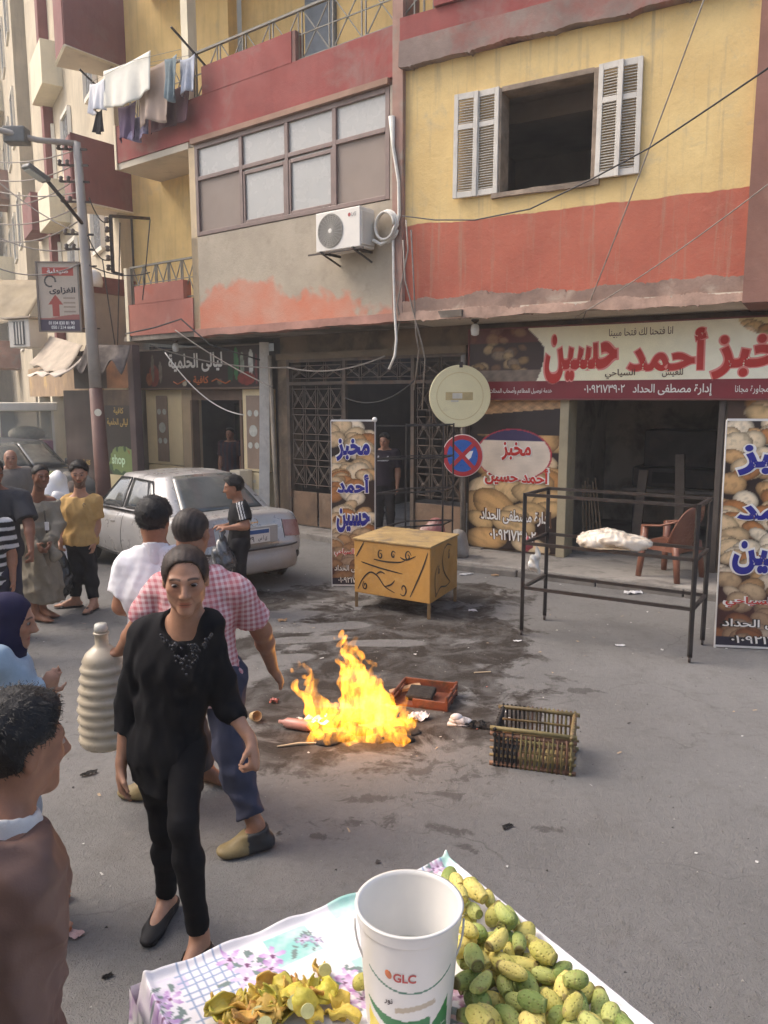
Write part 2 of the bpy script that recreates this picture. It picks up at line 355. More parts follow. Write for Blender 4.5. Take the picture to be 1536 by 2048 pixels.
# ---- road: dusty asphalt, wet round the fire and the yellow box
def road_mat():
    m, nt, b = new_mat("road_asphalt"); v = _coord(nt)
    n1 = _noise(nt, v, .55, 6, .6, .3); n2 = _noise(nt, v, 5, 6, .65); n3 = _noise(nt, v, 160, 2, .5)
    c = _mix(nt, (.148, .143, .136), (.200, .193, .184), _range(nt, n1, .35, .65))
    c = _mix(nt, c, (.115, .107, .096), _math(nt, 'MULTIPLY', _range(nt, n2, .52, .75), .6))
    vo = nt.nodes.new('ShaderNodeTexVoronoi'); vo.inputs['Scale'].default_value = 95; nt.links.new(v, vo.inputs['Vector'])
    ag = _range(nt, vo.outputs['Distance'], .0, .42, 1, 0)
    c = _mix(nt, c, (.30, .285, .262), _math(nt, 'MULTIPLY', _range(nt, vo.outputs['Distance'], .05, .16, 1, 0), .5))
    c = _mix(nt, c, (.11, .10, .09), _math(nt, 'MULTIPLY', _range(nt, n3, .55, .75), .5))
    n4 = _noise(nt, v, 24, 5, .7, .3); c = _mix(nt, c, (.12, .11, .098), _math(nt, 'MULTIPLY', _range(nt, n4, .54, .70), .55)); c = _mix(nt, c, (.28, .262, .24), _math(nt, 'MULTIPLY', _range(nt, n4, .30, .44, 1, 0), .25))
    vc = nt.nodes.new('ShaderNodeTexVoronoi'); vc.feature = 'DISTANCE_TO_EDGE'; vc.inputs['Scale'].default_value = .75; wv = nt.nodes.new('ShaderNodeVectorMath'); wv.operation = 'ADD'; nz = nt.nodes.new('ShaderNodeTexNoise'); nz.inputs['Scale'].default_value = 2.5; nz.inputs['Detail'].default_value = 6; nt.links.new(v, nz.inputs['Vector']); sv = nt.nodes.new('ShaderNodeVectorMath'); sv.operation = 'SCALE'; sv.inputs['Scale'].default_value = .55; nt.links.new(nz.outputs['Color'], sv.inputs[0]); nt.links.new(v, wv.inputs[0]); nt.links.new(sv.outputs[0], wv.inputs[1]); nt.links.new(wv.outputs[0], vc.inputs['Vector'])
    crk = _math(nt, 'MULTIPLY', _range(nt, vc.outputs['Distance'], .0, .008, 1, 0), _range(nt, _noise(nt, v, .8, 3), .45, .6)); c = _mix(nt, c, (.06, .055, .05), _math(nt, 'MULTIPLY', crk, .5))
    def blob(cx, cy, rx, ry, deg):
        mp = nt.nodes.new('ShaderNodeMapping'); mp.vector_type = 'TEXTURE'; mp.inputs['Location'].default_value = (cx, cy, 0)
        mp.inputs['Rotation'].default_value = (0, 0, R_(deg)); mp.inputs['Scale'].default_value = (rx, ry, 5); nt.links.new(v, mp.inputs['Vector'])
        l = nt.nodes.new('ShaderNodeVectorMath'); l.operation = 'LENGTH'; nt.links.new(mp.outputs[0], l.inputs[0]); return _math(nt, 'SUBTRACT', 1.0, l.outputs['Value'])
    def union(bs):
        o = None
        for q in bs: o = blob(*q) if o is None else _math(nt, 'MAXIMUM', o, blob(*q))
        return o
    edge = _noise(nt, v, 2.2, 7, .68, .5)
    wet = union([(.15, 6.6, 1.35, 1.25, 0), (-.55, 5.6, .8, .5, 20), (.25, 7.3, 1.5, 1.15, -30), (.1, 5.9, 1.15, 1.0, 0), (-.2, 4.95, 1.0, .62, 10), (.9, 8.6, .95, .6, -30), (-1.3, 6.6, .9, .35, 30), (-1.5, 8.1, 1.5, .5, 35), (.6, 5.0, .75, .4, 5)])
    w = _range(nt, _math(nt, 'ADD', wet, _math(nt, 'MULTIPLY', _math(nt, 'SUBTRACT', edge, .5), 2.7)), .10, .30); w = _math(nt, 'MULTIPLY', w, _range(nt, _noise(nt, v, 3.3, 6, .7, .6), .36, .56, .45, 1.0))
    dry = union([(-.55, 7.25, .5, .16, 15), (.02, 6.75, .42, .13, 0), (-.9, 6.3, .4, .14, 20), (-.75, 6.85, .5, .11, 10), (-1.1, 7.6, .5, .2, 20)])
    w = _math(nt, 'MULTIPLY', w, _range(nt, _math(nt, 'ADD', dry, _math(nt, 'MULTIPLY', _math(nt, 'SUBTRACT', edge, .5), 1.2)), .05, .2, 1, .12))
    soot = union([(.3, 4.0, .55, .2, -10), (-.1, 3.75, .5, .15, 5), (.35, 4.35, 1.2, .35, 0), (-.5, 4.3, .6, .3, 0)])
    fl = _noise(nt, v, 6.5, 6, .75, .8)
    s = _range(nt, _math(nt, 'ADD', soot, _math(nt, 'MULTIPLY', _math(nt, 'SUBTRACT', fl, .62), 4.5)), .25, .55)
    spots = union([(.33, 3.7, .17, .055, -28), (.42, 3.52, .1, .04, -30), (-.3, 3.62, .14, .05, -15), (-.08, 4.0, .2, .06, 8), (.85, 3.7, .1, .05, 0), (1.0, 5.9, .25, .06, -20), (1.5, 5.6, .2, .08, 0)])
    s = _math(nt, 'MAXIMUM', s, _range(nt, _math(nt, 'ADD', spots, _math(nt, 'MULTIPLY', _math(nt, 'SUBTRACT', fl, .54), 3.8)), .1, .4))
    c = _mix(nt, c, (.034, .027, .022), _math(nt, 'MULTIPLY', w, .92))
    c = _mix(nt, c, (.045, .038, .034), _math(nt, 'MULTIPLY', s, .62))
    nt.links.new(c, b.inputs['Base Color'])
    nt.links.new(_math(nt, 'SUBTRACT', .45, _math(nt, 'MULTIPLY', w, .33)), b.inputs['Specular IOR Level']); rr = _math(nt, 'SUBTRACT', .88, _math(nt, 'MULTIPLY', w, .18)); nt.links.new(rr, b.inputs['Roughness'])
    hgt = _math(nt, 'ADD', _math(nt, 'MULTIPLY', ag, .6), _math(nt, 'ADD', _math(nt, 'MULTIPLY', n3, .5), _math(nt, 'MULTIPLY', n2, 1.2)))
    _bump(nt, b, _math(nt, 'ADD', hgt, _math(nt, 'MULTIPLY', n4, 1.5)), .85, .008); return m
mb = MB(); mb.add([(-150, -60, 0), (150, -60, 0), (150, 250, 0), (-150, 250, 0)], [(0, 1, 2, 3)])
road = struct(mb.build('road', road_mat()))

concrete = mat('concrete', (.29, .268, .238), .9, .2, 1.2, .5, 30, stains=(((.14, .125, .11), 2.5, .5, .8), ((.34, .32, .29), 5, .6, .5)))
pv = MB()
front = [Rw(7, -.95), Rw(3, -.97), Rw(1, -.93), Rw(-1.2, -.95), Rw(-1.75, -.72), Lw(-.9, -.5), Lw(-3.3, -.46)]
back = [Lw(-3.3, .5), Lw(0, .5), Rw(0, 5), Rw(7, 5)]
prism_xy(pv, front + back, -.02, .1)
pavement = struct(pv.build('pavement', concrete, bevel=.02))
kerb_m = mat('kerb_stone', (.19, .175, .155), .9, .25, 3, .6, 25, stains=(((.12, .11, .10), 3, .5, .8),))
for i in range(8):
    x0 = -1.2 + i * .98; k = MB(); k.box(x0, x0 + .965, -1.04 + rng.uniform(-.012, .012), -.955, -.02, .09 + rng.uniform(-.012, .008))
    o = k.build('kerb_stone', kerb_m, pavement, bevel=.015); o.matrix_world = Matrix.Translation(R0) @ Matrix.Rotation(RA, 4, 'Z')

# ---- materials of the houses
YEL = (.74, .53, .22); RED = (.36, .105, .065); RED_SHADED = (.30, .075, .065)
def two_tone_wall():
    m, nt, b = new_mat("wall_yellow_over_red"); v = _coord(nt)
    s = nt.nodes.new('ShaderNodeSeparateXYZ'); nt.links.new(v, s.inputs[0])
    n0 = _noise(nt, v, .9, 2); nf = _noise(nt, v, 9, 4)
    lim = _math(nt, 'ADD', 4.36, _math(nt, 'ADD', _math(nt, 'MULTIPLY', _math(nt, 'SUBTRACT', n0, .5), .16), _math(nt, 'MULTIPLY', _math(nt, 'SUBTRACT', nf, .5), .03)))
    up = _range(nt, _math(nt, 'SUBTRACT', s.outputs[2], lim), -.006, .006)
    n1 = _noise(nt, v, 1.3, 6, .6); n2 = _noise(nt, v, 3.5, 6, .7, .5)
    y = _mix(nt, (.66, .46, .19), (.80, .60, .27), _range(nt, n1, .3, .7))
    y = _mix(nt, y, (.48, .40, .26), _math(nt, 'MULTIPLY', _range(nt, n2, .56, .74), .55))
    r = _mix(nt, (.39, .108, .068), (.52, .152, .094), _range(nt, n1, .3, .7))
    r = _mix(nt, r, (.50, .23, .155), _math(nt, 'MULTIPLY', _range(nt, n2, .55, .75), .45))
    c = _mix(nt, r, y, up)
    mp = nt.nodes.new('ShaderNodeMapping'); mp.inputs['Scale'].default_value = (9, 9, .4); nt.links.new(v, mp.inputs['Vector'])
    st = _noise(nt, mp.outputs[0], 1.5, 5, .65)
    c = _mix(nt, c, (.36, .28, .19), _math(nt, 'MULTIPLY', _range(nt, st, .54, .76), .62))
    ch = _noise(nt, v, 11, 6, .75); c = _mix(nt, c, (.52, .46, .38), _math(nt, 'MULTIPLY', _range(nt, ch, .685, .71), .75)); ck = _noise(nt, v, 2.2, 8, .8); c = _mix(nt, c, (.30, .22, .15), _math(nt, 'MULTIPLY', _range(nt, _math(nt, 'ABSOLUTE', _math(nt, 'SUBTRACT', ck, .5)), .0, .006, 1, 0), .35))
    nt.links.new(c, b.inputs['Base Color']); b.inputs['Roughness'].default_value = .9
    _bump(nt, b, _noise(nt, v, 14, 7, .7), .6, .014); return m
def grey_red_wall():
    """bare cement render with what is left of the red paint low down"""
    m, nt, b = new_mat("wall_bare_render"); v = _coord(nt)
    s = nt.nodes.new('ShaderNodeSeparateXYZ'); nt.links.new(v, s.inputs[0])
    n0 = _noise(nt, v, .85, 4, .55, .3); n1 = _noise(nt, v, 1.8, 6, .65); n2 = _noise(nt, v, 6, 6, .7)
    g = _mix(nt, (.35, .295, .225), (.48, .415, .32), _range(nt, n1, .3, .7))
    g = _mix(nt, g, (.27, .225, .165), _math(nt, 'MULTIPLY', _range(nt, n2, .55, .75), .5))
    r = _mix(nt, (.56, .19, .11), (.52, .29, .21), _range(nt, n1, .35, .7))
    hgt = _math(nt, 'ADD', _math(nt, 'MULTIPLY', _math(nt, 'SUBTRACT', n0, .5), 2.6), _math(nt, 'MULTIPLY', _math(nt, 'SUBTRACT', n2, .5), .25))
    x = s.outputs[0]
    prof = _math(nt, 'ADD', _math(nt, 'MULTIPLY', _range(nt, x, -4.2, -3.7), .25), _math(nt, 'MULTIPLY', _range(nt, x, -3.0, -1.9), -.42))
    lim = _math(nt, 'ADD', _math(nt, 'ADD', 3.72, prof), hgt)
    k = _range(nt, _math(nt, 'SUBTRACT', lim, s.outputs[2]), -.03, .12)
    nt.links.new(_mix(nt, g, r, k), b.inputs['Base Color']); b.inputs['Roughness'].default_value = .93
    _bump(nt, b, _noise(nt, v, 16, 7, .7), .5, .012); return m
m_two = two_tone_wall(); m_bare = grey_red_wall()
m_yel = mat('yellow_paint', YEL, .88, .14, 1.2, .35, 20, stains=(((.40, .33, .22), 1.6, .58, .45),), streak=.35)
m_cream = mat('cream_paint', (.78, .70, .52), .88, .12, 1.0, .3, 20, stains=(((.5, .44, .33), 1.6, .6, .4),), streak=.25)
m_pale = mat('pale_paint', (.80, .75, .64), .88, .1, 1.0, .3, 20, streak=.2)
m_red = mat('red_paint', RED, .88, .16, 1.4, .35, 20, stains=(((.33, .19, .15), 1.8, .56, .6),))
m_red_shaded = mat('shaded_red_paint', RED_SHADED, .88, .18, 1.2, .35, 20, stains=(((.27, .16, .14), 1.5, .52, .6),), streak=.2)  # the red darkened for the shade on the upper parapets
m_mar = mat('maroon_paint', (.22, .085, .075), .8, .15, 2, .25, 30)
m_pink = mat('faded_pink_render', (.36, .22, .175), .9, .2, 2, .5, 18, stains=(((.28, .25, .21), 3, .5, .7),))
m_slab = mat('slab_edge_render', (.33, .22, .17), .92, .25, 3, 1.0, 9, stains=(((.45, .36, .28), 4, .55, .7), ((.16, .12, .1), 6, .6, .6)))
m_soff = mat('soffit_plaster', (.62, .55, .44), .9, .12, 1.2, .3, 18, stains=(((.36, .31, .25), 1.6, .55, .5),))
m_dkrend = mat('dark_brown_render', (.22, .16, .105), .92, .25, 1.5, .5, 14, stains=(((.07, .055, .04), 1.3, .48, .7),))  # dark brown render broken up by near-black patches
m_in = mat('room_wall', (.36, .31, .27), .9, .15, 1.5, .3, 15)
m_inw = mat('shop_wall', (.46, .42, .36), .9, .15, 1.0, .3, 15, stains=(((.14, .12, .1), 1.3, .5, .7),))
m_wood = mat('old_window_wood', (.30, .23, .17), .8, .3, 6, .4, 60)
m_white = mat('chalky_white_paint', (.66, .62, .55), .7, .1, 6, .25, 60, stains=(((.38, .33, .27), 5, .58, .5),))
m_iron = mat('dark_iron', (.075, .062, .055), .6, .3, 8, .3, 80, metal=.4, stains=(((.16, .075, .035), 6, .55, .6),))
m_rail = mat('grey_green_rail_paint', (.21, .20, .165), .6, .2, 8, .2, 80, stains=(((.2, .1, .05), 7, .58, .6),))
m_alu = mat('brown_aluminium', (.20, .135, .115), .45, .12, 6, .1, 60)
m_glass = glass_mat('grey_window_glass', (.40, .395, .37), .18, 1.0, .03)
m_brown = mat('brown_window_panel', (.245, .19, .155), .55, .08, 1.5, .08, 40)
m_black = mat('shade_black', (.02, .018, .017), .95, .2, 2, 0)
cable_m = mat('cable_black', (.05, .047, .045), .6, .2, 20, 0)
cable_g = mat('cable_grey', (.30, .26, .22), .65, .2, 20, 0)
cable_w = mat('cable_white', (.70, .67, .60), .55, .12, 12, 0)

def ragged(mb, x0, x1, y0, y1, zb, zt, n=60, jb=.02, jt=.02, seed=1):
    """a slab edge with broken plaster: lower and upper outline uneven"""
    r = random.Random(seed); n *= 3; xs = [x0 + (x1 - x0) * i / n for i in range(n + 1)]; ph = [r.uniform(0, 6.3) for _ in range(8)]
    def jag(x, j, k): return j * (.9 * math.sin(x * 2.3 + ph[k]) * math.sin(x * 5.1 + ph[k + 1]) + .5 * math.sin(x * 13 + ph[k + 2]) * math.sin(x * 4 + ph[k + 3]) + r.uniform(-.25, .25) + (r.uniform(-1.2, 0) if r.random() < .05 else 0))
    lo = [zb + jag(x, jb, 0) for x in xs]; hi = [zt + jag(x, jt, 4) for x in xs]
    vs = []
    for x, a, c in zip(xs, lo, hi): vs += [(x, y0 + .008 * math.sin(x * 7 + ph[0]) * math.sin(x * 3 + ph[2]), a), (x, y0 + .008 * math.sin(x * 5 + ph[1]), c), (x, y1, c), (x, y1, a)]
    fs = []
    for i in range(n):
        for k in range(4): fs.append((i * 4 + k, (i + 1) * 4 + k, (i + 1) * 4 + (k + 1) % 4, i * 4 + (k + 1) % 4))
    fs += [(0, 1, 2, 3), (n * 4 + 3, n * 4 + 2, n * 4 + 1, n * 4)]; mb.add(vs, fs)

# =================================================================== right house with the bakery
RH = thing('apartment_building', 'yellow and red house with open white shutters above the bakery', 'building', R0, RA)
w = MB(); 
for a in ((-1.93, -.62, 3.3, 6.25), (.5, 2.13, 3.3, 6.25), (-.62, .5, 3.3, 4.63), (-.62, .5, 5.76, 6.25)): w.box(a[0], a[1], -.9, -.68, a[2], a[3])
w.build('wall', m_two, RH)
w = MB(); w.box(-1.93, -1.75, -.68, 0, 3.3, 6.25); w.box(1.95, 2.13, -.68, 0, 3.3, 6.25); w.box(-1.75, 1.95, 2.6, 2.75, 3.3, 6.3); w.box(-1.93, -1.75, 0, 2.6, 3.3, 6.3); w.box(1.95, 2.13, 0, 2.6, 3.3, 6.3)
w.build('room_wall', m_in, RH)
w = MB(); w.box(-1.75, 1.95, -.68, 2.6, 6.02, 6.25); w.box(-1.75, 1.95, .25, .5, 5.78, 6.02); w.build('room_ceiling', m_in, RH)
w = MB(); w.box(.62, 1.5, .55, 1.1, 3.4, 5.45); w.build('wardrobe', mat('dark_wardrobe', (.07, .055, .05), .5, .2, 4, .1), RH, bevel=.01)
w = MB(); w.box(-1.95, 3.6, -.96, 5, 3.2, 3.3); w.build('soffit', m_soff, RH)
w = MB(); ragged(w, -1.93, 2.2, -.955, -.9, 3.2, 3.46, 70, .012, .035, 4); w.build('slab_edge', m_slab, RH)
w = MB(); ragged(w, -1.93, 2.2, -.985, -.955, 3.19, 3.30, 80, .015, .025, 9); w.build('plaster_lip', mat('lip_plaster', (.50, .33, .25), .92, .25, 4, .7, 16), RH)
w = MB(); w.box(2.13, 3.6, -1.0, 0, 3.18, 9.5); w.build('pilaster', mat('pilaster_paint', (.27, .135, .10), .9, .18, 1.5, .4, 18, stains=(((.34, .2, .15), 2, .55, .6),)), RH)
w = MB(); ragged(w, -1.93, 2.12, -1.02, 0, 6.25, 6.55, 60, .02, .004, 12); w.build('cornice', mat('cornice_render', (.27, .20, .17), .92, .2, 2.5, .6, 16, stains=(((.31, .1, .08), 1.5, .5, .6),)), RH)
w = MB(); w.box(-1.93, 2.12, -.99, -.8, 6.56, 6.82); w.box(-1.45, 2.12, -1.03, -.82, 6.83, 8.2); w.build('parapet', m_red_shaded, RH)
w = MB(); w.box(-1.93, 3.6, 0.02, .2, 6.5, 11); w.build('upper_wall', m_yel, RH)
for i in range(4):
    w = MB(); w.bar((-1.9 + i * .13, -.9, 6.82), (-1.9 + i * .13, -.9, 7.6), .02); w.build('baluster', m_rail, RH)
w = MB(); w.bar((-1.92, -.9, 6.88), (-1.45, -.9, 7.25), .018); w.build('baluster', m_rail, RH)
# window frame, sill, shutters
for a in ((-.66, -.60, 4.60, 5.8), (.48, .54, 4.60, 5.8)):
    w = MB(); w.box(a[0], a[1], -.925, -.66, a[2], a[3]); w.build('window_jamb', m_wood, RH, bevel=.006)
w = MB(); w.box(-.60, .48, -.922, -.66, 5.75, 5.81); w.build('window_head', m_wood, RH, bevel=.006)
w = MB(); ragged(w, -.70, .58, -.955, -.66, 4.565, 4.625, 24, .008, .006, 3); w.build('window_sill', m_wood, RH)
def shutter(x0, x1, yaw, hinge):
    wd = x1 - x0; z0, z1 = 4.62, 5.81; s = MB(); st = .055
    s.box(0, st, -.035, 0, z0, z1); s.box(wd - st, wd, -.035, 0, z0, z1)
    for a, b in ((z0, z0 + .07), (z1 - .07, z1), (5.40, 5.46)): s.box(st, wd - st, -.034, -.001, a, b)
    o = s.build('shutter', m_white, RH, bevel=.004)
    o.location = (x0 if not hinge else x0, -.93, 0); o.rotation_euler = (R_(rng.uniform(-.4, .4)), R_(rng.uniform(-.5, .5)), R_(yaw))
    l = MB(); n = 0
    for a, b in ((z0 + .075, 5.395), (5.465, z1 - .075)):
        k = int((b - a) / .028)
        for i in range(k):
            z = a + (b - a) * (i + .5) / k; M = Matrix.Translation((wd / 2, -.016, z)) @ Matrix.Rotation(R_(38 + rng.uniform(-4, 4)), 4, 'X')
            l.box(-wd / 2 + st, wd / 2 - st, -.016, .016, -.003, .003, M=M)
    q = l.build('louvre_slats', mat('shutter_slat_paint', (.50, .46, .39), .75, .12, 8, .1), o); q['kind'] = 'stuff'
for a in ((-1.235, -.93, 2, 0), (-.925, -.62, -2, 0), (.505, .775, -5, 0), (.775, 1.045, 3, 0)): shutter(*a)
# ground floor round the shop
w = MB(); w.box(-1.36, 0, 0, .3, .1, 3.2); w.box(1.92, 4.6, 0, .3, .1, 3.2); w.box(0, 1.92, 0, .3, 2.2, 3.2); w.build('shop_front_wall', m_dkrend, RH)
w = MB(); w.box(-.05, .07, -.05, .32, .1, 2.2); w.build('door_jamb', mat('khaki_metal', (.40, .34, .22), .55, .12, 4, .1), RH, bevel=.01)
w = MB(); w.box(1.86, 1.93, -.04, .32, .1, 2.2); w.build('door_jamb', mat('brown_jamb', (.10, .08, .065), .6, .15, 4, .1), RH, bevel=.01)
w = MB(); w.box(-.5, -.35, .3, 3.6, .1, 3.2); w.box(3.0, 3.15, .3, 3.6, .1, 3.2); w.box(-.5, 3.15, 3.6, 3.75, .1, 3.2); w.build('shop_wall', m_inw, RH)
w = MB(); w.box(-.6, 3.2, .0, 3.7, .08, .105); w.build('shop_floor', concrete, RH)
w = MB(); w.box(-.35, 3.0, .3, 3.6, 2.75, 2.85); w.build('shop_ceiling', m_in, RH)

# =================================================================== left house: iron gate, cafe, closed-in balcony
LH = thing('apartment_building', 'grey and red house with closed-in balcony window over the iron gate', 'building', L0, LA)
w = MB(); w.box(-4.2, -.14, -.9, -.72, 3.3, 4.74); w.build('balcony_wall', m_bare, LH)
w = MB(); ragged(w, -4.2, -.12, -.915, -.7, 3.2, 3.31, 70, .012, .003, 21); w.build('slab_edge', mat('pink_slab', (.42, .22, .17), .92, .2, 3, .6, 15), LH)
w = MB(); w.box(-4.20, -4.05, -.9, 0, 3.31, 6.1); w.build('side_wall', mat('cream_return', (.66, .52, .33), .9, .15, 1.5, .4, 18, stains=(((.36, .31, .25), 2.2, .55, .6),)), LH)
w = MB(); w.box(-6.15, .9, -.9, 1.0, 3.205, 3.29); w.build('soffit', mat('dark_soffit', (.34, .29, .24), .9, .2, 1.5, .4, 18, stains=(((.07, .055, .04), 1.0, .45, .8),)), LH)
w = MB(); w.box(-4.05, -.14, -.35, -.3, 4.6, 6.1); w.build('room_wall', mat('curtain_beige', (.36, .35, .33), .9, .1, 1.5, .1), LH)
# window band
def wbar(x0, x1, z0, z1, y0=-.91, y1=-.83, n='window_frame'): w = MB(); w.box(x0, x1, y0, y1, z0, z1); return w.build(n, m_alu, LH, bevel=.006)
wbar(-4.05, -3.98, 4.75, 6.12); wbar(-.28, -.21, 4.75, 6.12); wbar(-3.98, -.28, 6.05, 6.12); wbar(-3.98, -.28, 4.75, 4.81)
for x in (-3.0, -2.05, -1.15): wbar(x - .035, x + .035, 4.81, 6.05)
XS = [-3.98, -3.0, -2.05, -1.15, -.28]
for i in range(4):
    a, b = XS[i] + (.035 if i else 0), XS[i + 1] - (.035 if i < 3 else 0)
    wbar(a, b, 5.58, 5.64)
    w = MB(); w.box(a, b, -.872, -.866, 5.64, 6.05); w.build('window_pane', m_glass, LH)
    w = MB(); w.box(a, b, -.872, -.866, 4.81, 5.58); w.build('window_panel' if i in (0, 3) else 'window_pane', m_brown if i in (0, 3) else m_glass, LH)
    if i in (1, 2):
        for p in ((a, a + .04, 4.81, 5.55), (b - .04, b, 4.81, 5.55), (a + .04, b - .04, 4.81, 4.85), (a + .04, b - .04, 5.50, 5.55)): wbar(*p, y0=-.90, y1=-.875, n='sash')
w = MB(); w.box(-4.08, -.2, -.97, -.86, 6.125, 6.2); w.build('window_head', mat('head_render', (.34, .21, .15), .9, .15, 2, .4, 20), LH)
w = MB(); w.box(-.205, -.13, -.905, -.7, 4.74, 6.12); w.build('pier', mat('pier_render', (.42, .36, .29), .92, .2, 2.5, .5, 16), LH)
# upper balcony
w = MB(); w.box(-6.1, -.13, -.92, -.74, 6.205, 6.80); w.box(-3.8, -1.9, -.925, -.745, 6.80, 7.2); w.box(-6.1, -5.92, -.74, 0, 6.205, 6.8); w.build('parapet', m_red_shaded, LH)
w = MB(); w.box(-1.9, -1.83, -.915, -.74, 6.80, 7.2); w.build('parapet_end', mat('parapet_end', (.23, .12, .10), .9, .2, 3, .4, 20), LH)
w = MB(); w.box(-6.12, -4.2, -.9, .0, 6.1, 6.2); w.box(-4.2, -.13, -.86, 0, 6.13, 6.2); w.build('balcony_soffit', m_soff, LH)
w = MB(); w.box(-6.125, -6.07, -.935, -.90, 6.10, 6.82); w.build('corner_trim', m_cream, LH)
w = MB(); w.box(-4.24, -4.08, -.93, -.76, 6.80, 9.5); w.build('balcony_post', m_cream, LH)
w = MB(); w.box(-7.02, -4.2, 0.0, .2, 3.29, 9.6); w.box(-4.2, .9, .3, .5, 6.2, 9.6); w.build('house_wall', m_yel, LH)
w = MB(); w.box(-2.72, -2.12, .24, .31, 6.25, 8.7); w.build('balcony_door', mat('blue_grey_door', (.13, .16, .19), .6, .15, 4, .1), LH)
w = MB(); w.box(-6.2, .9, -1.0, .3, 9.2, 9.4); w.build('upper_slab', m_soff, LH)
def railing(par, x0, x1, zb, zt, y, pitch, m, zfun=None):
    w = MB(); w.bar((x0, y, zt), (x1, y, zt), .045, .03); w.build('top_rail', m, par)
    w = MB(); w.bar((x0, y, zb + .04), (x1, y, zb + .04), .02, .02); w.build('bottom_rail', m, par)
    w = MB(); w.bar((x0, y, (zb + zt) / 2 + .02), (x1, y, (zb + zt) / 2 + .02), .014, .014); w.build('middle_rail', m, par)
    n = max(1, round((x1 - x0) / pitch)); p = (x1 - x0) / n
    for i in range(n):
        a = x0 + i * p
        for q in ((a, a), (a + p * .12, a + p * .12)):
            w = MB(); w.bar((q[0], y, zb), (q[1], y, zt), .018); w.build('baluster', m, par)
        for q in ((a + p * .12, a + p), (a + p, a + p * .12)):
            w = MB(); w.bar((q[0], y + .01, zb + .04), (q[1], y + .01, zt), .014); w.build('baluster', m, par)
railing(LH, -4.08, -.15, 6.80, 7.47, -.84, .56, m_rail)
railing(LH, -6.0, -4.24, 6.80, 7.47, -.84, .5, m_rail)
# lower open balcony
w = MB(); w.box(-6.02, -4.2, -.92, -.76, 3.29, 3.82); w.box(-5.75, -4.42, -.925, -.765, 3.82, 4.12); w.box(-6.02, -5.86, -.76, 0, 3.29, 3.82); w.build('parapet', mat('faded_red_paint', (.42, .155, .115), .9, .15, 1.6, .4, 20, stains=(((.46, .12, .07), 1.2, .55, .7), ((.44, .29, .24), 2, .58, .6))), LH)
w = MB(); w.box(-6.03, -5.95, -.93, -.85, 3.2, 4.45); w.build('balcony_post', m_cream, LH)
railing(LH, -5.94, -4.22, 3.82, 4.46, -.84, .34, m_rail)
# corner column between the two houses
cc = MB(); cc.box(-.13, .03, -.955, -.6, 3.2, 9.5); cc.build('corner_column', m_pink, LH)
# ground floor: gate surround
w = MB(); w.box(-3.2, .55, .05, .3, 2.84, 3.2); w.box(-3.2, -2.98, -.02, .3, .0, 2.84); w.build('gate_lintel', m_dkrend, LH)
w = MB(); w.box(-3.2, .45, -.06, .05, 2.82, 2.92); w.build('lintel_ledge', mat('ledge_render', (.19, .14, .09), .9, .2, 2, .4, 18), LH)
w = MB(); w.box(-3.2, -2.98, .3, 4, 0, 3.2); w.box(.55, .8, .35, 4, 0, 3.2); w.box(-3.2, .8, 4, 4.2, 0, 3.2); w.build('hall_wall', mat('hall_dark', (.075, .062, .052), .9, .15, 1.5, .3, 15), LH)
w = MB(); w.box(-3.0, .7, .02, 4, .05, .12); w.build('hall_floor', concrete, LH)
# white post beside the cafe
w = MB(); w.tube([(-3.5, -.12, 0), (-3.46, -.10, 1.5), (-3.44, -.08, 3.12)], [.13, .12, .11], 4); w.build('pier', m_white, LH)
w = MB(); w.tube([(-3.12, -.16, 0), (-3.22, -.13, 1.6), (-3.3, -.1, 2.9)], .035, 8); w.build('drain_pipe', mat('pipe_beige', (.42, .35, .27), .7, .2, 5, .1), LH, smooth=True)

# ---- iron gate
GT = thing('iron_gate', 'wrought iron gate with cross-braced panels and an open doorway', 'gate', L0, LA)
m_gate = mat('gate_iron', (.115, .088, .068), .65, .25, 5, .2, 60, metal=.2, stains=(((.19, .10, .055), 3, .55, .7),))
m_gpan = mat('gate_sheet', (.20, .125, .075), .7, .25, 2, .25, 40, stains=(((.28, .20, .13), 2.5, .55, .6), ((.09, .06, .045), 3, .55, .6)))
def gbar(a, b, w=.03, n='bar', m=None): q = MB(); q.bar(a, b, w); return q.build(n, m or m_gate, GT)
gx0, gx1, dx0, dx1 = -2.95, .42, -1.75, -.45
for x in (gx0, dx0, dx1, gx1): gbar((x, -.01, .1), (x, -.01, 2.82), .06, 'gate_post')
for z in (2.44, 2.80): gbar((gx0, -.012, z), (gx1, -.012, z), .05, 'gate_rail')
def panel_field(x0, x1, z0, z1, nx, nz):
    px, pz = (x1 - x0) / nx, (z1 - z0) / nz
    for i in range(nx + 1):
        for d in (-.022, .022): gbar((x0 + i * px + d, 0, z0), (x0 + i * px + d, 0, z1), .012)
    for j in range(nz + 1):
        for d in (-.05, .05):
            if z0 < z0 + j * pz + d < z1: gbar((x0, .004, z0 + j * pz + d), (x1, .004, z0 + j * pz + d), .014)
    for i in range(nx):
        for j in range(nz):
            cx, cz = x0 + (i + .5) * px, z0 + (j + .5) * pz; hx, hz = px / 2 - .03, pz / 2 - .06
            q = MB()
            for sx in (-1, 1):
                q.bar((cx - sx * hx, .012, cz - hz), (cx + sx * hx, .012, cz + hz), .014)
                q.tube([(cx + sx * hx, .01, cz - hz * .7), (cx + sx * hx * .35, .01, cz), (cx + sx * hx, .01, cz + hz * .7)], .008, 4)
            q.lathe([(.001, -.01), (.03, 0), (.001, .01)], 8, Matrix.Translation((cx, .0, cz)) @ Matrix.Rotation(R_(90), 4, 'X'))
            q.build('scroll_panel', m_gate, GT)
panel_field(gx0 + .05, dx0 - .05, .75, 2.40, 4, 4)
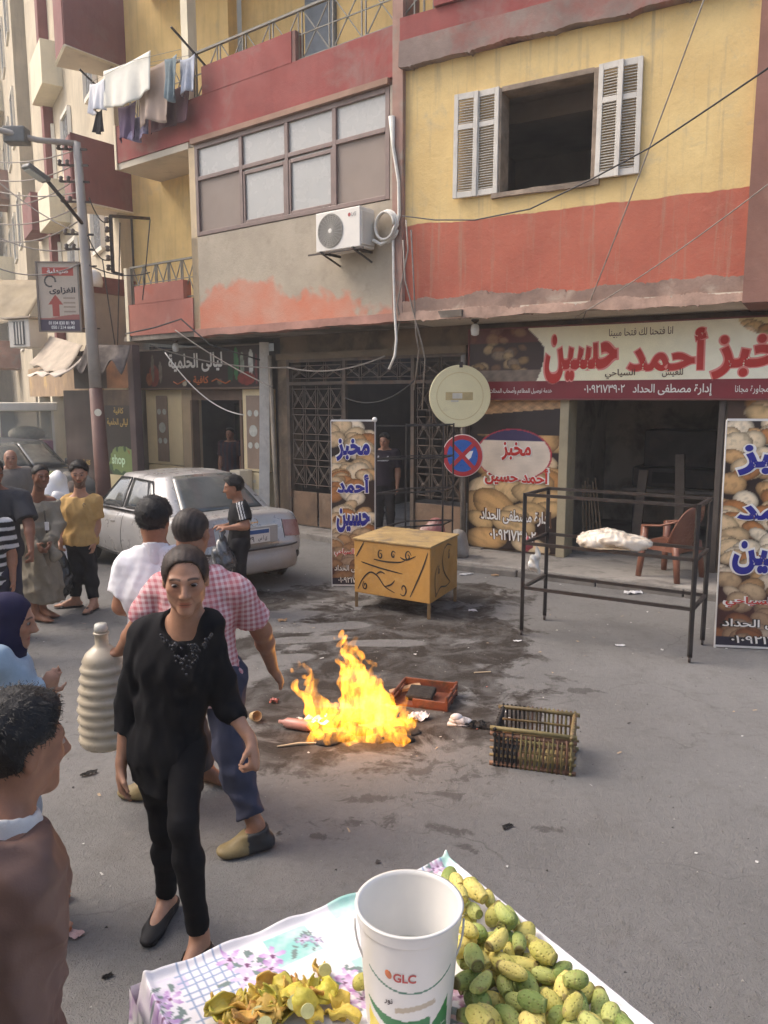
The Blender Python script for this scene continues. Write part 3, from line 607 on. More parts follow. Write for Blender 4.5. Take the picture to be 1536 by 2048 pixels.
panel_field(dx1 + .05, gx1 - .05, .75, 2.40, 3, 4)
panel_field(gx0 + .05, gx1 - .05, 2.47, 2.77, 9, 1)
for a, b in ((gx0 + .03, (gx0 + dx0) / 2 - .02), ((gx0 + dx0) / 2 + .02, dx0 - .03), (dx1 + .03, gx1 - .03)):
    q = MB(); q.box(a, b, -.005, .012, .12, .68); q.build('sheet_panel', m_gpan, GT, bevel=.004)
q = MB(); q.box(-1.95, -1.78, -.03, -.012, 1.25, 1.62); q.build('lock_plate', m_gpan, GT)

# =================================================================== house on the bend, farther left
E3 = Vector((-.527, .85, 0)); A0 = Lw(-7.02, -1.22); N3 = Vector((.85, .527, 0))
BH = thing('apartment_building', 'cream house with haze-dulled red balconies behind the lamp post', 'building', (0, 0, 0))
def quadpr(a, b, c, d, z0, z1, name, m): w = MB(); prism_xy(w, [a, b, c, d], z0, z1); return w.build(name, m, BH)
m_fcr = mat('far_cream', (.56, .48, .35), .9, .16, .9, .3, 20, stains=(((.40, .33, .24), 1.1, .55, .6),), streak=.4); W0 = Lw(-7.02, -.3); We = W0 + E3 * 9.5
quadpr(Lw(-7.05, 3), W0, We, We + N3 * 6, 0, 24, 'house_wall', m_fcr)
Lside = Lw(-7.02, .01)
m_far = mat('hazed_red_paint', (.26, .115, .105), .9, .15, 1.2, .35, 20, stains=(((.27, .17, .15), 1.5, .52, .6),), streak=.2)  # red greyed towards mauve: haze and shade put into the colour
for z0, z1, ln, mm in ((5.7, 6.82, .75, m_far), (8.25, 9.9, .9, m_far)):
    a, b, c = Lw(-7.0, .0), Lw(-7.0, -1.22), Lw(-7.0, -1.22) + E3 * ln
    t = .12; ins = N3 * t
    w = MB(); prism_xy(w, [a, b, b + (a - b).normalized() * .02 + E3 * t, a + E3 * t], z0, z1); w.build('balcony_side', mm, BH)
    w = MB(); prism_xy(w, [b + E3 * t, c, c + ins, b + E3 * t + ins], z0 + .003, z1 - .003); w.build('balcony_front', mm, BH)
    w = MB(); prism_xy(w, [a, b, c, c + N3 * 1.6, a + E3 * .3], z0 - .06, z0 - .002); w.build('balcony_slab', m_soff, BH)
    w = MB(); w.tube([b + Vector((0, 0, z0 - .03)), c + Vector((0, 0, z0 - .03))], .035, 4); w.tube([a + Vector((0, 0, z0 - .03)), b + Vector((0, 0, z0 - .03))], .03, 4); w.build('slab_trim', m_cream, BH)
w = MB(); pp = W0 + E3 * 6.1; prism_xy(w, [pp - N3 * .22, pp - N3 * .22 + E3 * .34, pp + E3 * .34 + N3 * .1, pp + N3 * .1], 3.0, 16); w.build('maroon_pilaster', m_mar, BH)
for t, z in ((1.2, 5.2), (1.2, 8.2), (1.0, 11.2), (3.9, 4.6), (3.9, 7.4), (3.9, 10.4), (6, 4.8), (6, 7.6)):
    p = W0 + E3 * t - N3 * .03; w = MB(); prism_xy(w, [p, p + E3 * .9, p + E3 * .9 + N3 * .2, p + N3 * .2], z, z + 1.25)
    o = w.build('window', mat('window_dark_pane', (.11, .115, .12), .25, .2, 3, 0), BH)
    w = MB()
    for a, b in ((0, .0), (.9, .9)): w.bar(p + E3 * a + Vector((0, 0, z)), p + E3 * b + Vector((0, 0, z + 1.25)), .09)
    for zz in (0, 1.25): w.bar(p + Vector((0, 0, z + zz)), p + E3 * .9 + Vector((0, 0, z + zz)), .09)
    w.build('window_frame', m_pale, o)
for t, z, m_ in ((4.6, 6.3, m_cream), (4.6, 9.3, m_cream), (7.4, 6.6, m_far)):
    p = W0 + E3 * t; w = MB(); prism_xy(w, [p - N3 * .45, p - N3 * .45 + E3 * 1.6, p + E3 * 1.6, p], z, z + .95); w.build('balcony', m_, BH, bevel=.01)
# first-floor ledge of that house behind the pole
w = MB(); prism_xy(w, [Lw(-7.0, -.02), Lw(-7.0, -1.0), Lw(-7.0, -1.0) + E3 * .5, Lw(-7.6, 0)], 3.0, 4.12); w.build('first_floor_wall', mat('beige_render', (.40, .34, .27), .9, .15, 1.5, .4, 18), BH)
w = MB(); prism_xy(w, [Lw(-6.98, -.02), Lw(-6.98, -1.03), Lw(-7.0, -1.03) + E3 * .55, Lw(-7.6, 0)], 4.12, 4.42); w.build('ledge', m_mar, BH)
w = MB(); w.box(-7.35, -7.02, -.05, .02, 4.7, 5.6); o = w.build('side_window', mat('window_dark_pane'), BH); o.location = L0; o.rotation_euler = (0, 0, LA)

# far houses that close the street
def far_house(o, ang, wd, dp, ht, m, label, floors, nwin, bal):
    t = thing('apartment_building', label, 'building', o, ang)
    w = MB(); w.box(-wd, 0, 0, dp, 0, ht); w.build('house_wall', m, t)
    for f in range(floors):
        for k in range(nwin):
            x = -wd + wd * (k + .5) / nwin; z = 3.6 + f * 3
            w = MB(); w.box(x - .5, x + .5, -.03, .1, z + .3, z + 1.7); q = w.build('window', mat('window_dark_pane'), t)
            w = MB()
            for a in ((x - .56, x - .5, z + .24, z + 1.76), (x + .5, x + .56, z + .24, z + 1.76), (x - .5, x + .5, z + 1.7, z + 1.76), (x - .5, x + .5, z + .24, z + .3)): w.box(a[0], a[1], -.06, .02, a[2], a[3])
            w.build('window_frame', m_pale, q)
        for (bx, bw) in bal:
            w = MB(); w.box(bx, bx + bw, -1.1, 0, 3.3 + f * 3, 3.45 + f * 3); w.box(bx, bx + bw, -1.1, -1.0, 3.45 + f * 3, 4.3 + f * 3); w.box(bx, bx + .1, -1.0, 0, 3.45 + f * 3, 4.3 + f * 3); w.box(bx + bw - .1, bx + bw, -1.0, 0, 3.45 + f * 3, 4.3 + f * 3)
            w.build('balcony', m_cream if f % 2 else m_pink, t)
    w = MB(); w.box(-wd - .1, .1, -.12, dp, ht, ht + .4); w.build('cornice', m_pale, t)
    return t
p = We + E3 * .6
far_house((p.x - .3, p.y, 0), R_(-62), 14, 8, 24, m_fcr, 'tall cream house at the far left with balconies', 7, 5, ((-8.4, 2.2),))
far_house((-19.5, 33, 0), R_(-20), 16, 8, 26, mat('tan_render', (.50, .42, .31), .9, .15, 1, .3, 20, streak=.3), 'tan house closing the far end of the street', 7, 5, ((-6, 3),))
# unseen low rows added behind the camera to shape the street light
def unseen_house(x, y, ang, wd, ht, label, m):
    t = thing('apartment_building', label, 'building', (x, y, 0), ang)
    w = MB(); w.box(0, wd, -9, 0, 0, ht); w.build('house_wall', m, t)
    for f in range(int(ht / 3)):
        for k in range(int(wd / 3)):
            w = MB(); w.box(k * 3 + 1, k * 3 + 2.1, -.1, .03, f * 3 + 1, f * 3 + 2.4); w.build('window', mat('window_dark_pane'), t)
unseen_house(-9.6, 3.9, R_(-35), 13, 3.6, 'unseen low cream shop row behind the fruit table, added for the light', m_cream)
unseen_house(-17.2, 16.6, R_(-58.2), 14.9, 4, 'unseen low cream house farther up the near side, added for the light', m_cream)
unseen_house(1.2, -3.6, R_(-30), 16, 3.6, 'unseen low yellow shop row on the near side, added for the light', m_yel)
# =================================================================== smooth solids on a grid (bodies, cloth, flames)
def V3(p): return np.array((p[0], p[1], p[2]), float)
class Solid:
    def __init__(s, lo, hi, h):
        s.lo = np.array(lo, float); s.h = h; s.n = np.ceil((np.array(hi, float) - s.lo) / h).astype(int) + 1
        s.D = np.full(s.n, .5, np.float32); s.ax = [s.lo[i] + h * np.arange(s.n[i]) for i in range(3)]
    def block(s, lo, hi):
        a = np.clip(np.floor((np.array(lo) - s.lo) / s.h).astype(int), 0, s.n); b = np.clip(np.ceil((np.array(hi) - s.lo) / s.h).astype(int) + 1, 0, s.n)
        if (b <= a).any(): return None
        sl = tuple(slice(a[i], b[i]) for i in range(3))
        g = [s.ax[i][sl[i]].astype(np.float32) for i in range(3)]
        return sl, g[0][:, None, None], g[1][None, :, None], g[2][None, None, :]
    def comb(s, sl, d, k, op='add'):
        a = s.D[sl]
        if op == 'sub': a = -a
        hh = np.clip(k - np.abs(a - d), 0, None) / max(k, 1e-6); r = np.minimum(a, d) - hh * hh * k * .25
        s.D[sl] = -r if op == 'sub' else r
    def cone(s, a, b, ra, rb, k=.02, flat=None, cut=(), op='add', wob=None):
        """round cone; flat = (axis, factor): thinner (factor < 1) along axis; cut: planes (p, n) that drop n-side"""
        a, b = V3(a), V3(b); m = max(ra, rb) + k + .02
        q = s.block(np.minimum(a, b) - m, np.maximum(a, b) + m)
        if q is None: return s
        sl, X, Y, Z = q; dx, dy, dz = X - a[0], Y - a[1], Z - a[2]; ab = b - a
        if flat is not None:
            w, fct = V3(flat[0]), flat[1]; w = w / np.linalg.norm(w); w = w - ab * (np.dot(w, ab) / max(np.dot(ab, ab), 1e-9)); w = w / np.linalg.norm(w)
            t_ = (dx * w[0] + dy * w[1] + dz * w[2]) * (1 / fct - 1); dx, dy, dz = dx + t_ * w[0], dy + t_ * w[1], dz + t_ * w[2]
        L2 = max(np.dot(ab, ab), 1e-9); t = np.clip((dx * ab[0] + dy * ab[1] + dz * ab[2]) / L2, 0, 1)
        d = np.sqrt((dx - t * ab[0]) ** 2 + (dy - t * ab[1]) ** 2 + (dz - t * ab[2]) ** 2) - (ra + (rb - ra) * t)
        if flat is not None: d = d * (.35 + .65 * flat[1])
        if wob is not None: d = d + wob(X, Y, Z)
        for (p, n) in cut:
            n = V3(n); n = n / np.linalg.norm(n); p = V3(p); d = np.maximum(d, (X - p[0]) * n[0] + (Y - p[1]) * n[1] + (Z - p[2]) * n[2])
        s.comb(sl, d, k, op); return s
    def ell(s, c, r, M=None, k=.02, op='add', cut=()):
        """ellipsoid with radii r in the frame M (columns = axes)"""
        c = V3(c); m = max(r) + k + .02; q = s.block(c - m, c + m)
        if q is None: return s
        sl, X, Y, Z = q; M = np.eye(3) if M is None else np.asarray(M); dx, dy, dz = X - c[0], Y - c[1], Z - c[2]
        u = [(dx * M[0, i] + dy * M[1, i] + dz * M[2, i]) / r[i] for i in range(3)]
        k0 = np.sqrt(u[0] ** 2 + u[1] ** 2 + u[2] ** 2); k1 = np.sqrt(sum((u[i] / r[i]) ** 2 for i in range(3))) + 1e-6
        d = k0 * (k0 - 1) / k1
        for (p, n) in cut:
            n = V3(n); n = n / np.linalg.norm(n); p = V3(p); d = np.maximum(d, (X - p[0]) * n[0] + (Y - p[1]) * n[1] + (Z - p[2]) * n[2])
        s.comb(sl, d, k, op); return s
    def plane(s, p, n, k=.004):
        n = V3(n); n = n / np.linalg.norm(n); p = V3(p); X, Y, Z = s.ax[0][:, None, None], s.ax[1][None, :, None], s.ax[2][None, None, :]
        s.D = np.maximum(s.D, ((X - p[0]) * n[0] + (Y - p[1]) * n[1] + (Z - p[2]) * n[2]).astype(np.float32)); return s
    def warp(s, fn):
        X, Y, Z = s.ax[0][:, None, None], s.ax[1][None, :, None], s.ax[2][None, None, :]
        near = np.abs(s.D) < .08; s.D = np.where(near, s.D + fn(X, Y, Z).astype(np.float32), s.D); return s
    def surface(s):
        D = s.D.copy(); D[0], D[-1], D[:, 0], D[:, -1], D[:, :, 0], D[:, :, -1] = (np.maximum(x, 1e-4) for x in (D[0], D[-1], D[:, 0], D[:, -1], D[:, :, 0], D[:, :, -1]))
        S = D < 0; n = D.shape
        c = np.zeros((n[0] - 1, n[1] - 1, n[2] - 1), np.int8)
        for i in (0, 1):
            for j in (0, 1):
                for k in (0, 1): c += S[i:n[0] - 1 + i, j:n[1] - 1 + j, k:n[2] - 1 + k]
        act = np.argwhere((c > 0) & (c < 8)); idx = np.full(c.shape, -1, np.int32); idx[tuple(act.T)] = np.arange(len(act))
        cor = {}
        for i in (0, 1):
            for j in (0, 1):
                for k in (0, 1): cor[i, j, k] = D[act[:, 0] + i, act[:, 1] + j, act[:, 2] + k]
        pos = np.zeros((len(act), 3)); cnt = np.zeros(len(act))
        for ax in range(3):
            for p in (0, 1):
                for q in (0, 1):
                    a = [0, 0, 0]; o = [x for x in range(3) if x != ax]; a[o[0]], a[o[1]] = p, q; b = list(a); b[ax] = 1
                    va, vb = cor[tuple(a)], cor[tuple(b)]; m = (va < 0) != (vb < 0); t = va[m] / (va[m] - vb[m])
                    pt = np.tile(np.array(a, float), (m.sum(), 1)); pt[:, ax] = t; pos[m] += pt; cnt[m] += 1
        V = s.lo + (act + pos / np.maximum(cnt, 1)[:, None]) * s.h; Q = []
        for ax in range(3):
            o = [(1, 2), (2, 0), (0, 1)][ax]; sl0 = [slice(None)] * 3; sl1 = [slice(None)] * 3; sl0[ax] = slice(0, -1); sl1[ax] = slice(1, None)
            ch = S[tuple(sl0)] != S[tuple(sl1)]; e = np.argwhere(ch); inside = S[tuple(sl0)][tuple(e.T)]
            ok = (e[:, o[0]] > 0) & (e[:, o[1]] > 0) & (e[:, o[0]] < n[o[0]] - 1) & (e[:, o[1]] < n[o[1]] - 1); e, inside = e[ok], inside[ok]
            def cell(da, db):
                f = e.copy(); f[:, o[0]] -= da; f[:, o[1]] -= db; return idx[f[:, 0], f[:, 1], f[:, 2]]
            q = np.stack([cell(1, 1), cell(0, 1), cell(0, 0), cell(1, 0)], 1); q[~inside] = q[~inside][:, ::-1]; Q.append(q)
        Q = np.concatenate(Q) if Q else np.zeros((0, 4), int)
        return V, Q[(Q >= 0).all(1)]
def solid_obj(name, S, m, parent, origin, cols=None, smooth_it=1):
    V, Q = S.surface()
    for _ in range(smooth_it):
        acc = np.zeros_like(V); n = np.zeros(len(V))
        for i in range(4):
            for j in (1, 3): np.add.at(acc, Q[:, i], V[Q[:, (i + j) % 4]]); np.add.at(n, Q[:, i], 1)
        V = V * .5 + .5 * acc / np.maximum(n, 1)[:, None]
    c = cols(V) if callable(cols) else cols
    o = obj(name, mesh_np(name, V - V3(origin), Q, m, c), parent); return o
# =================================================================== signs and banners
def rhit(u, v, y=0):
    d = ray(u, v); n = Vector((-math.sin(RA), math.cos(RA), 0)); t = ((R0 - Vector((0, 0, H))).dot(n) + y) / d.dot(n); p = Vector((0, 0, H)) + d * t - R0
    return p.x * math.cos(RA) + p.y * math.sin(RA), p.z
def lhit(u, v, y=0):
    d = ray(u, v); n = Vector((-math.sin(LA), math.cos(LA), 0)); t = ((L0 - Vector((0, 0, H))).dot(n) + y) / d.dot(n); p = Vector((0, 0, H)) + d * t - L0
    return p.x * math.cos(LA) + p.y * math.sin(LA), p.z
ink = lambda n, c, r=.5: mat('ink_' + n, tuple(lin(*c)), r, .04, 10, 0)
i_red, i_white, i_navy, i_pink, i_brown, i_black = ink('red', (196, 44, 34)), ink('white', (238, 234, 226)), ink('navy', (38, 38, 138)), ink('pink', (236, 150, 140)), ink('brown', (96, 66, 44)), ink('black', (28, 24, 24))
pm = vcol_mat('vinyl_print', .42, .05, 6)
def outlined(name, s, m, mo, par, loc, width, height, b=.012, bo=.05, dy=.0025):
    text(name + '_outline', s, mo, par, (loc[0], loc[1] + dy * .6, loc[2]), width * (1 + .06), height * 1.07, bo)
    return text(name, s, m, par, (loc[0], loc[1] - dy, loc[2]), width, height, b)
SG = thing('shop_sign', 'long cream bakery sign with big red lettering and maroon strip', 'sign', R0, RA)
def cream(X, Z):
    c = np.tile(lin(253, 250, 228), (X.size, 1)); k = np.exp(-((X + .1) / .9) ** 2)[:, None]; c = c * (1 - .5 * k) + lin(244, 234, 180) * .5 * k
    c = np.where((Z > .12)[:, None], c * .96 + .04 * lin(255, 250, 230), c)
    bw = bread_paint(1.0, .7, 42, .085, 5, base=lin(60, 40, 34), tints=[(150, 120, 80), (176, 150, 112), (120, 88, 60), (140, 120, 100)])(X + 1.75, Z)
    bw = np.where((Z > .16)[:, None], bw * .5 + lin(120, 50, 40) * .5, bw); bw = np.where((Z < -.2)[:, None], lin(128, 112, 98) * (1 + .25 * vnoise(X * 20, Z * 30, seed=3))[:, None], bw)
    m = (X < -1.15 + .16 * np.cos(Z * 3.4) - .55 * np.clip(Z - .1, 0, 1)); c[m] = bw[m]
    br = bread_paint(.8, .4, 16, .1, 8, base=lin(225, 205, 150))(X - 1.75, Z - .3); m = ((X - 1.75) / .45) ** 2 + ((Z - .33) / .2) ** 2 < 1; c[m] = br[m]
    return c
SX = .73
print_panel('sign_panel', 4.06, .68, 240, 44, cream, pm, SG, (SX, -.13, 2.765), .1)
print_panel('sign_strip', 4.06, .225, 60, 4, lambda X, Z: np.tile(lin(128, 38, 46), (X.size, 1)) * (1 + .12 * vnoise(X * 2, Z, seed=2))[:, None], pm, SG, (SX, -.133, 2.312), .1)
for a in ((-1.31, 2.77, 3.105, 3.125), (-1.31, 2.77, 2.18, 2.198), (-1.325, -1.305, 2.18, 3.125), (2.765, 2.785, 2.18, 3.125)):
    w = MB(); w.box(a[0], a[1], -.145, -.02, a[2], a[3]); w.build('sign_frame', m_mar, SG)
def sgn(name, s, u0, u1, v0, v1, m, mo=None, b=.02, y=-.136):
    x0, _ = rhit(u0, (v0 + v1) / 2, y); x1, _ = rhit(u1, (v0 + v1) / 2, y); um = (u0 + u1) / 2; _, z1 = rhit(um, v0, y); _, z0 = rhit(um, v1, y)
    loc = ((x0 + x1) / 2, y, (z0 + z1) / 2)
    if mo: text(name + '_outline', s, mo, SG, (loc[0], y + .003, loc[2]), (x1 - x0) * 1.05, (z1 - z0) * 1.05, b + .03)
    return text(name, s, m, SG, loc, x1 - x0, z1 - z0, b)
sgn('lettering', 'حسين', 1090, 1234, 668, 766, i_red, i_pink, .035); sgn('lettering', 'أحمد', 1256, 1412, 658, 742, i_red, i_pink, .035); sgn('lettering', 'مخبز', 1424, 1628, 668, 758, i_red, i_pink, .035)
sgn('lettering', ')انا فتحنا لك فتحا مبينا(', 1218, 1346, 655, 674, i_brown, None, .005); sgn('lettering', 'للعيش', 1324, 1366, 737, 754, i_brown, None, .015); sgn('lettering', 'السياحي', 1210, 1270, 738, 758, i_brown, None, .015)
sgn('lettering', 'إدارة مصطفى الحداد / ٠١٠٩٢١٧٣٩٠٢', 1168, 1424, 768, 792, i_white, None, .018, -.139); sgn('lettering', 'خدمة توصيل للمطاعم وأصحاب المحلات مجانا', 962, 1104, 774, 790, i_white, None, .012, -.139); sgn('lettering', 'للمنازل المجاورة مجانا', 1470, 1590, 770, 788, i_white, None, .012, -.139)
# poster beside the opening
PO = thing('wall_poster', 'printed poster of flat loaves left of the bakery opening', 'poster', R0, RA)
def poster_paint(X, Z):
    c = bread_paint(1.28, 2.0, 34, .27, 21, .62, lin(40, 26, 24))(X, Z)
    m = (Z > .55) & (Z < .86 + .08 * X); c[m] = lin(46, 36, 34) * (1 + .3 * vnoise(X[m] * 5, Z[m] * 9, seed=4))[:, None]
    m = (Z >= .86 + .08 * X); c[m] = lin(190, 150, 108) * (1 + .35 * vnoise(X[m] * 40, Z[m] * 40, seed=6))[:, None]
    q = (X / .52) ** 2 + ((Z - .28) / .34) ** 2; m = q < 1; bl = lin(222, 206, 186) * (1 + .12 * vnoise(X * 6, Z * 18, seed=7))[:, None]; bl[Z > .48] = lin(60, 50, 90); c[m] = bl[m]
    m = (q >= 1) & (q < 1.1); c[m] = lin(176, 52, 70); return c
print_panel('poster_sheet', 1.28, 2.06, 110, 180, poster_paint, pm, PO, (-.69, -.022, 1.16), .015)
def pst(s, u0, u1, v0, v1, m, mo, b=.02):
    y = -.028; x0, _ = rhit(u0, (v0 + v1) / 2, y); x1, _ = rhit(u1, (v0 + v1) / 2, y); _, z1 = rhit((u0 + u1) / 2, v0, y); _, z0 = rhit((u0 + u1) / 2, v1, y)
    outlined('lettering', s, m, mo, PO, ((x0 + x1) / 2, y, (z0 + z1) / 2), x1 - x0, z1 - z0, b, b + .05)
pst('مخبز', 1003, 1062, 884, 922, i_red, i_white, .03); pst('أحمد حسين', 970, 1096, 934, 972, i_red, i_white, .03); pst('إدارة مصطفى الحداد', 962, 1100, 1020, 1052, i_white, i_brown, .025); pst('٠١٠٩٢١٧٣٩٠٢', 980, 1072, 1060, 1082, i_white, i_brown, .025)
P2 = thing('wall_poster', 'printed poster of loaves right of the bakery opening, behind the banner', 'poster', R0, RA)
print_panel('poster_sheet', 1.2, 2.06, 60, 100, bread_paint(1.2, 2.06, 60, .17, 31), pm, P2, (2.56, -.022, 1.16), .015)
# roll-up banners
def banner(loc, rz, wd, ht, label, seed, rows, lean):
    t = thing('banner_stand', label, 'banner', loc, rz); t.rotation_euler = (lean, 0, rz)
    r0 = bread_paint(wd, ht, int(105 * wd / .6), .115, seed, .70, lin(44, 30, 26), [(226, 200, 160), (208, 168, 118), (240, 226, 200), (186, 128, 78), (232, 214, 182), (214, 186, 146)])
    def pt(X, Z):
        c = r0(X, Z); k = np.clip((-Z / ht - .1) * 2.2, 0, .55)[:, None]; c = c * (1 - k) + lin(90, 48, 44) * k; c = np.where((Z < -ht * .46)[:, None], lin(50, 46, 60), c); return c
    print_panel('banner_sheet', wd, ht, int(wd * 150), int(ht * 110), pt, pm, t, (0, 0, ht / 2 + .03), .004)
    m_f = mat('banner_frame_white', (.72, .70, .66), .4, .1, 6, 0)
    for x in (-wd / 2, wd / 2): w = MB(); w.bar((x, .012, 0), (x, .012, ht + .04), .018); w.build('upright', m_f, t)
    for z in (.02, ht + .04): w = MB(); w.bar((-wd / 2, .012, z), (wd / 2, .012, z), .02); w.build('crossbar', m_f, t)
    w = MB(); w.ell((wd / 2, .012, ht + .05), (.03, .025, .03)); w.build('cap', m_f, t, True)
    w = MB(); w.bar((0, .02, ht * .75), (0, .42, .0), .018); w.build('back_leg', m_iron, t)
    for (s, z, w_, h_, m, mo, b) in rows: outlined('lettering', s, m, mo, t, (0, -.004, z * ht), w_ * wd, h_ * ht, b, b + .06)
    return t
rows = [('مخبز', .845, .78, .135, i_navy, i_white, .045), ('أحمد', .64, .74, .115, i_navy, i_white, .045), ('حسين', .415, .78, .15, i_navy, i_white, .045), ('للعيش السياحي', .215, .86, .05, i_red, i_white, .02), ('مصطفى الحداد', .115, .9, .045, i_white, i_black, .02), ('٠١٠٩٢١٧٣٩٠٢', .045, .72, .035, i_white, i_black, .02)]
banner((-.36, 8.86, 0), R_(-4), .50, 1.91, 'tall narrow bread banner behind the yellow box', 41, rows, R_(-1))
banner((3.40, 6.55, 0), R_(-9), .90, 1.98, 'tall bread banner beside the empty metal frame, cut by the picture edge', 43, rows, R_(-2))

# =================================================================== road signs on one post
RS = thing('road_sign', 'bleached round no-entry sign and no-stopping sign on one thin post', 'road sign', (1.08, 10.42, .1))
m_post = mat('sign_post_grey', (.23, .205, .175), .6, .2, 6, .2, 60, metal=.3)
w = MB(); w.tube([(0, 0, 0), (-.02, -.08, 1.3), (-.045, -.16, 2.66)], .03, 10); w.build('post', m_post, RS, True)
m_fade = mat('bleached_sign_face', (.78, .70, .42), .55, .06, 3, .05, 30, stains=(((.55, .45, .27), 3, .62, .5),))
def disc(mb, r, t, M, n=48): mb.lathe([(r * .985, -t), (r, -t * .5), (r, t * .5), (r * .985, t)], n, M)
Mz = Matrix.Translation((-.085, -.21, 2.13)) @ Matrix.Rotation(R_(90), 4, 'X') @ Matrix.Rotation(R_(3), 4, 'Y')
w = MB(); disc(w, .405, .012, Mz); d1 = w.build('sign_disc', m_fade, RS, sharp=40)
w = MB(); w.lathe([(.30, .0135), (.306, .0145), (.312, .0135)], 48, Mz, False); w.build('faded_ring', mat('faded_ring', (.70, .58, .30), .6, .1, 4, 0), d1)
w = MB(); w.box(-.19, .17, -.052, .052, .0135, .0145, M=Mz); w.build('faded_bar', mat('faded_bar', (.52, .40, .19), .6, .15, 8, 0), d1)
w = MB(); w.box(-.10, .03, -.03, .04, .0146, .0152, M=Mz); w.box(-.12, -.02, -.075, -.05, .0146, .0152, M=Mz); w.build('sticker', mat('sticker_grey', (.62, .58, .48), .6, .15, 8, 0), d1)
w = MB(); w.box(-.015, .03, -.02, .02, .37, .44, M=Mz @ Matrix.Rotation(R_(-90), 4, 'X')); w.build('bracket', m_iron, RS)
Mn = Matrix.Translation((-.03, -.14, 1.345)) @ Matrix.Rotation(R_(-24), 4, 'Z') @ Matrix.Rotation(R_(90), 4, 'X') @ Matrix.Rotation(R_(0), 4, 'Y')
i_sred, i_sblue = ink('sign_red', (158, 44, 52), .4), ink('sign_blue', (36, 84, 160), .35)
w = MB(); disc(w, .285, .008, Mn); d2 = w.build('sign_disc', mat('sign_edge', (.62, .52, .50), .5, .1, 4, 0), RS, sharp=40)
def flat(name, m, fn, z): w = MB(); fn(w, z); return w.build(name, m, d2)
flat('red_ring', i_sred, lambda w, z: w.lathe([(.001, z), (.275, z), (.275, z + .001), (.001, z + .001)], 48, Mn, False), .0085)
flat('blue_field', i_sblue, lambda w, z: w.lathe([(.001, z), (.215, z), (.215, z + .001), (.001, z + .001)], 48, Mn, False), .0105)
for a in (45, -45): flat('red_bar', i_sred, lambda w, z: w.box(-.24, .24, -.027, .027, z, z + .001, M=Mn @ Matrix.Rotation(R_(a), 4, 'Z')), .0125 + (.0006 if a > 0 else 0))
flat('sticker', mat('sticker_pale', (.66, .66, .66), .5, .1, 6, 0), lambda w, z: w.add([Mn @ Vector((x, y, z)) for x, y in ((.03, .05), (.15, .07), (.12, -.02), (.05, -.09))], [(0, 1, 2, 3)]), .0118)
# =================================================================== yellow box on legs
YB = thing('vendor_box', 'mustard yellow painted box on legs with black scroll drawings', 'box', (0, 0, 0))
FL, FR, BR_ = Vector((-.315, 8.0, 0)), Vector((.46, 7.5, 0)), Vector((.80, 8.22, 0)); BL_ = FL + BR_ - FR
m_box = mat('mustard_sheet', (.46, .245, .06), .55, .16, 2.2, .25, 30, stains=(((.26, .155, .06), 2.6, .55, .6), ((.60, .42, .16), 4, .6, .5)))
m_boxt = mat('worn_box_top', (.40, .27, .11), .65, .2, 3, .3, 30, stains=(((.16, .12, .08), 4, .5, .7),))
w = MB(); prism_xy(w, [FL, FR, BR_, BL_], .16, .725); w.build('body', m_box, YB, bevel=.008)
cx_ = (FL + BR_) / 2; gr = lambda p, k: cx_ + (p - cx_) * k
w = MB(); prism_xy(w, [gr(p, 1.03) for p in (FL, FR, BR_, BL_)], .727, .75); w.build('top', m_boxt, YB, bevel=.006)
for p in (FL, FR, BR_, BL_): q = gr(p, .96); w = MB(); w.bar((q.x, q.y, 0), (q.x, q.y, .165), .032); w.build('leg', mat('box_leg', (.22, .14, .06), .7, .2, 5, .2), YB)
i_scr = mat('black_scroll_paint', (.035, .028, .02), .5, .1, 10, 0)
def scroll(a, b, pts, wd=.017):
    """brush stroke on the side a-b of the box; pts in (0..1 along, height)"""
    d = (b - a); n = Vector((d.y, -d.x, 0)).normalized() * .0025; L = []
    for k in range(len(pts) - 1):
        p0, p1, p2, p3 = pts[max(k - 1, 0)], pts[k], pts[k + 1], pts[min(k + 2, len(pts) - 1)]
        for i in range(5):
            t = i / 5; f = lambda q: .5 * (2 * p1[q] + (p2[q] - p0[q]) * t + (2 * p0[q] - 5 * p1[q] + 4 * p2[q] - p3[q]) * t * t + (3 * p1[q] - p0[q] - 3 * p2[q] + p3[q]) * t ** 3); L.append((f(0), f(1)))
    L.append(pts[-1]); V = [a + d * x + n + Vector((0, 0, z)) for x, z in L]; e = d.normalized(); w = MB(); vs = []
    for i, p in enumerate(V):
        t = (V[min(i + 1, len(V) - 1)] - V[max(i - 1, 0)]); tx, tz = t.dot(e), t.z; l = math.hypot(tx, tz) or 1; s = wd * (.35 + .65 * math.sin(math.pi * min(1, (i + 1) / len(V)))) / 2
        vs += [p + e * (-tz / l * s) + Vector((0, 0, tx / l * s)), p - e * (-tz / l * s) - Vector((0, 0, tx / l * s))]
    w.add(vs, [(2 * i, 2 * i + 1, 2 * i + 3, 2 * i + 2) for i in range(len(V) - 1)]); return w.build('scroll', i_scr, YB)
sp = lambda cx, cz, r, n=7, tw=1.6, ph=0, sx=.7: [(cx + sx * r * (1 - i / n * .8) * math.cos(ph + tw * 2 * math.pi * i / n), cz + r * (1 - i / n * .8) * math.sin(ph + tw * 2 * math.pi * i / n)) for i in range(n + 1)]
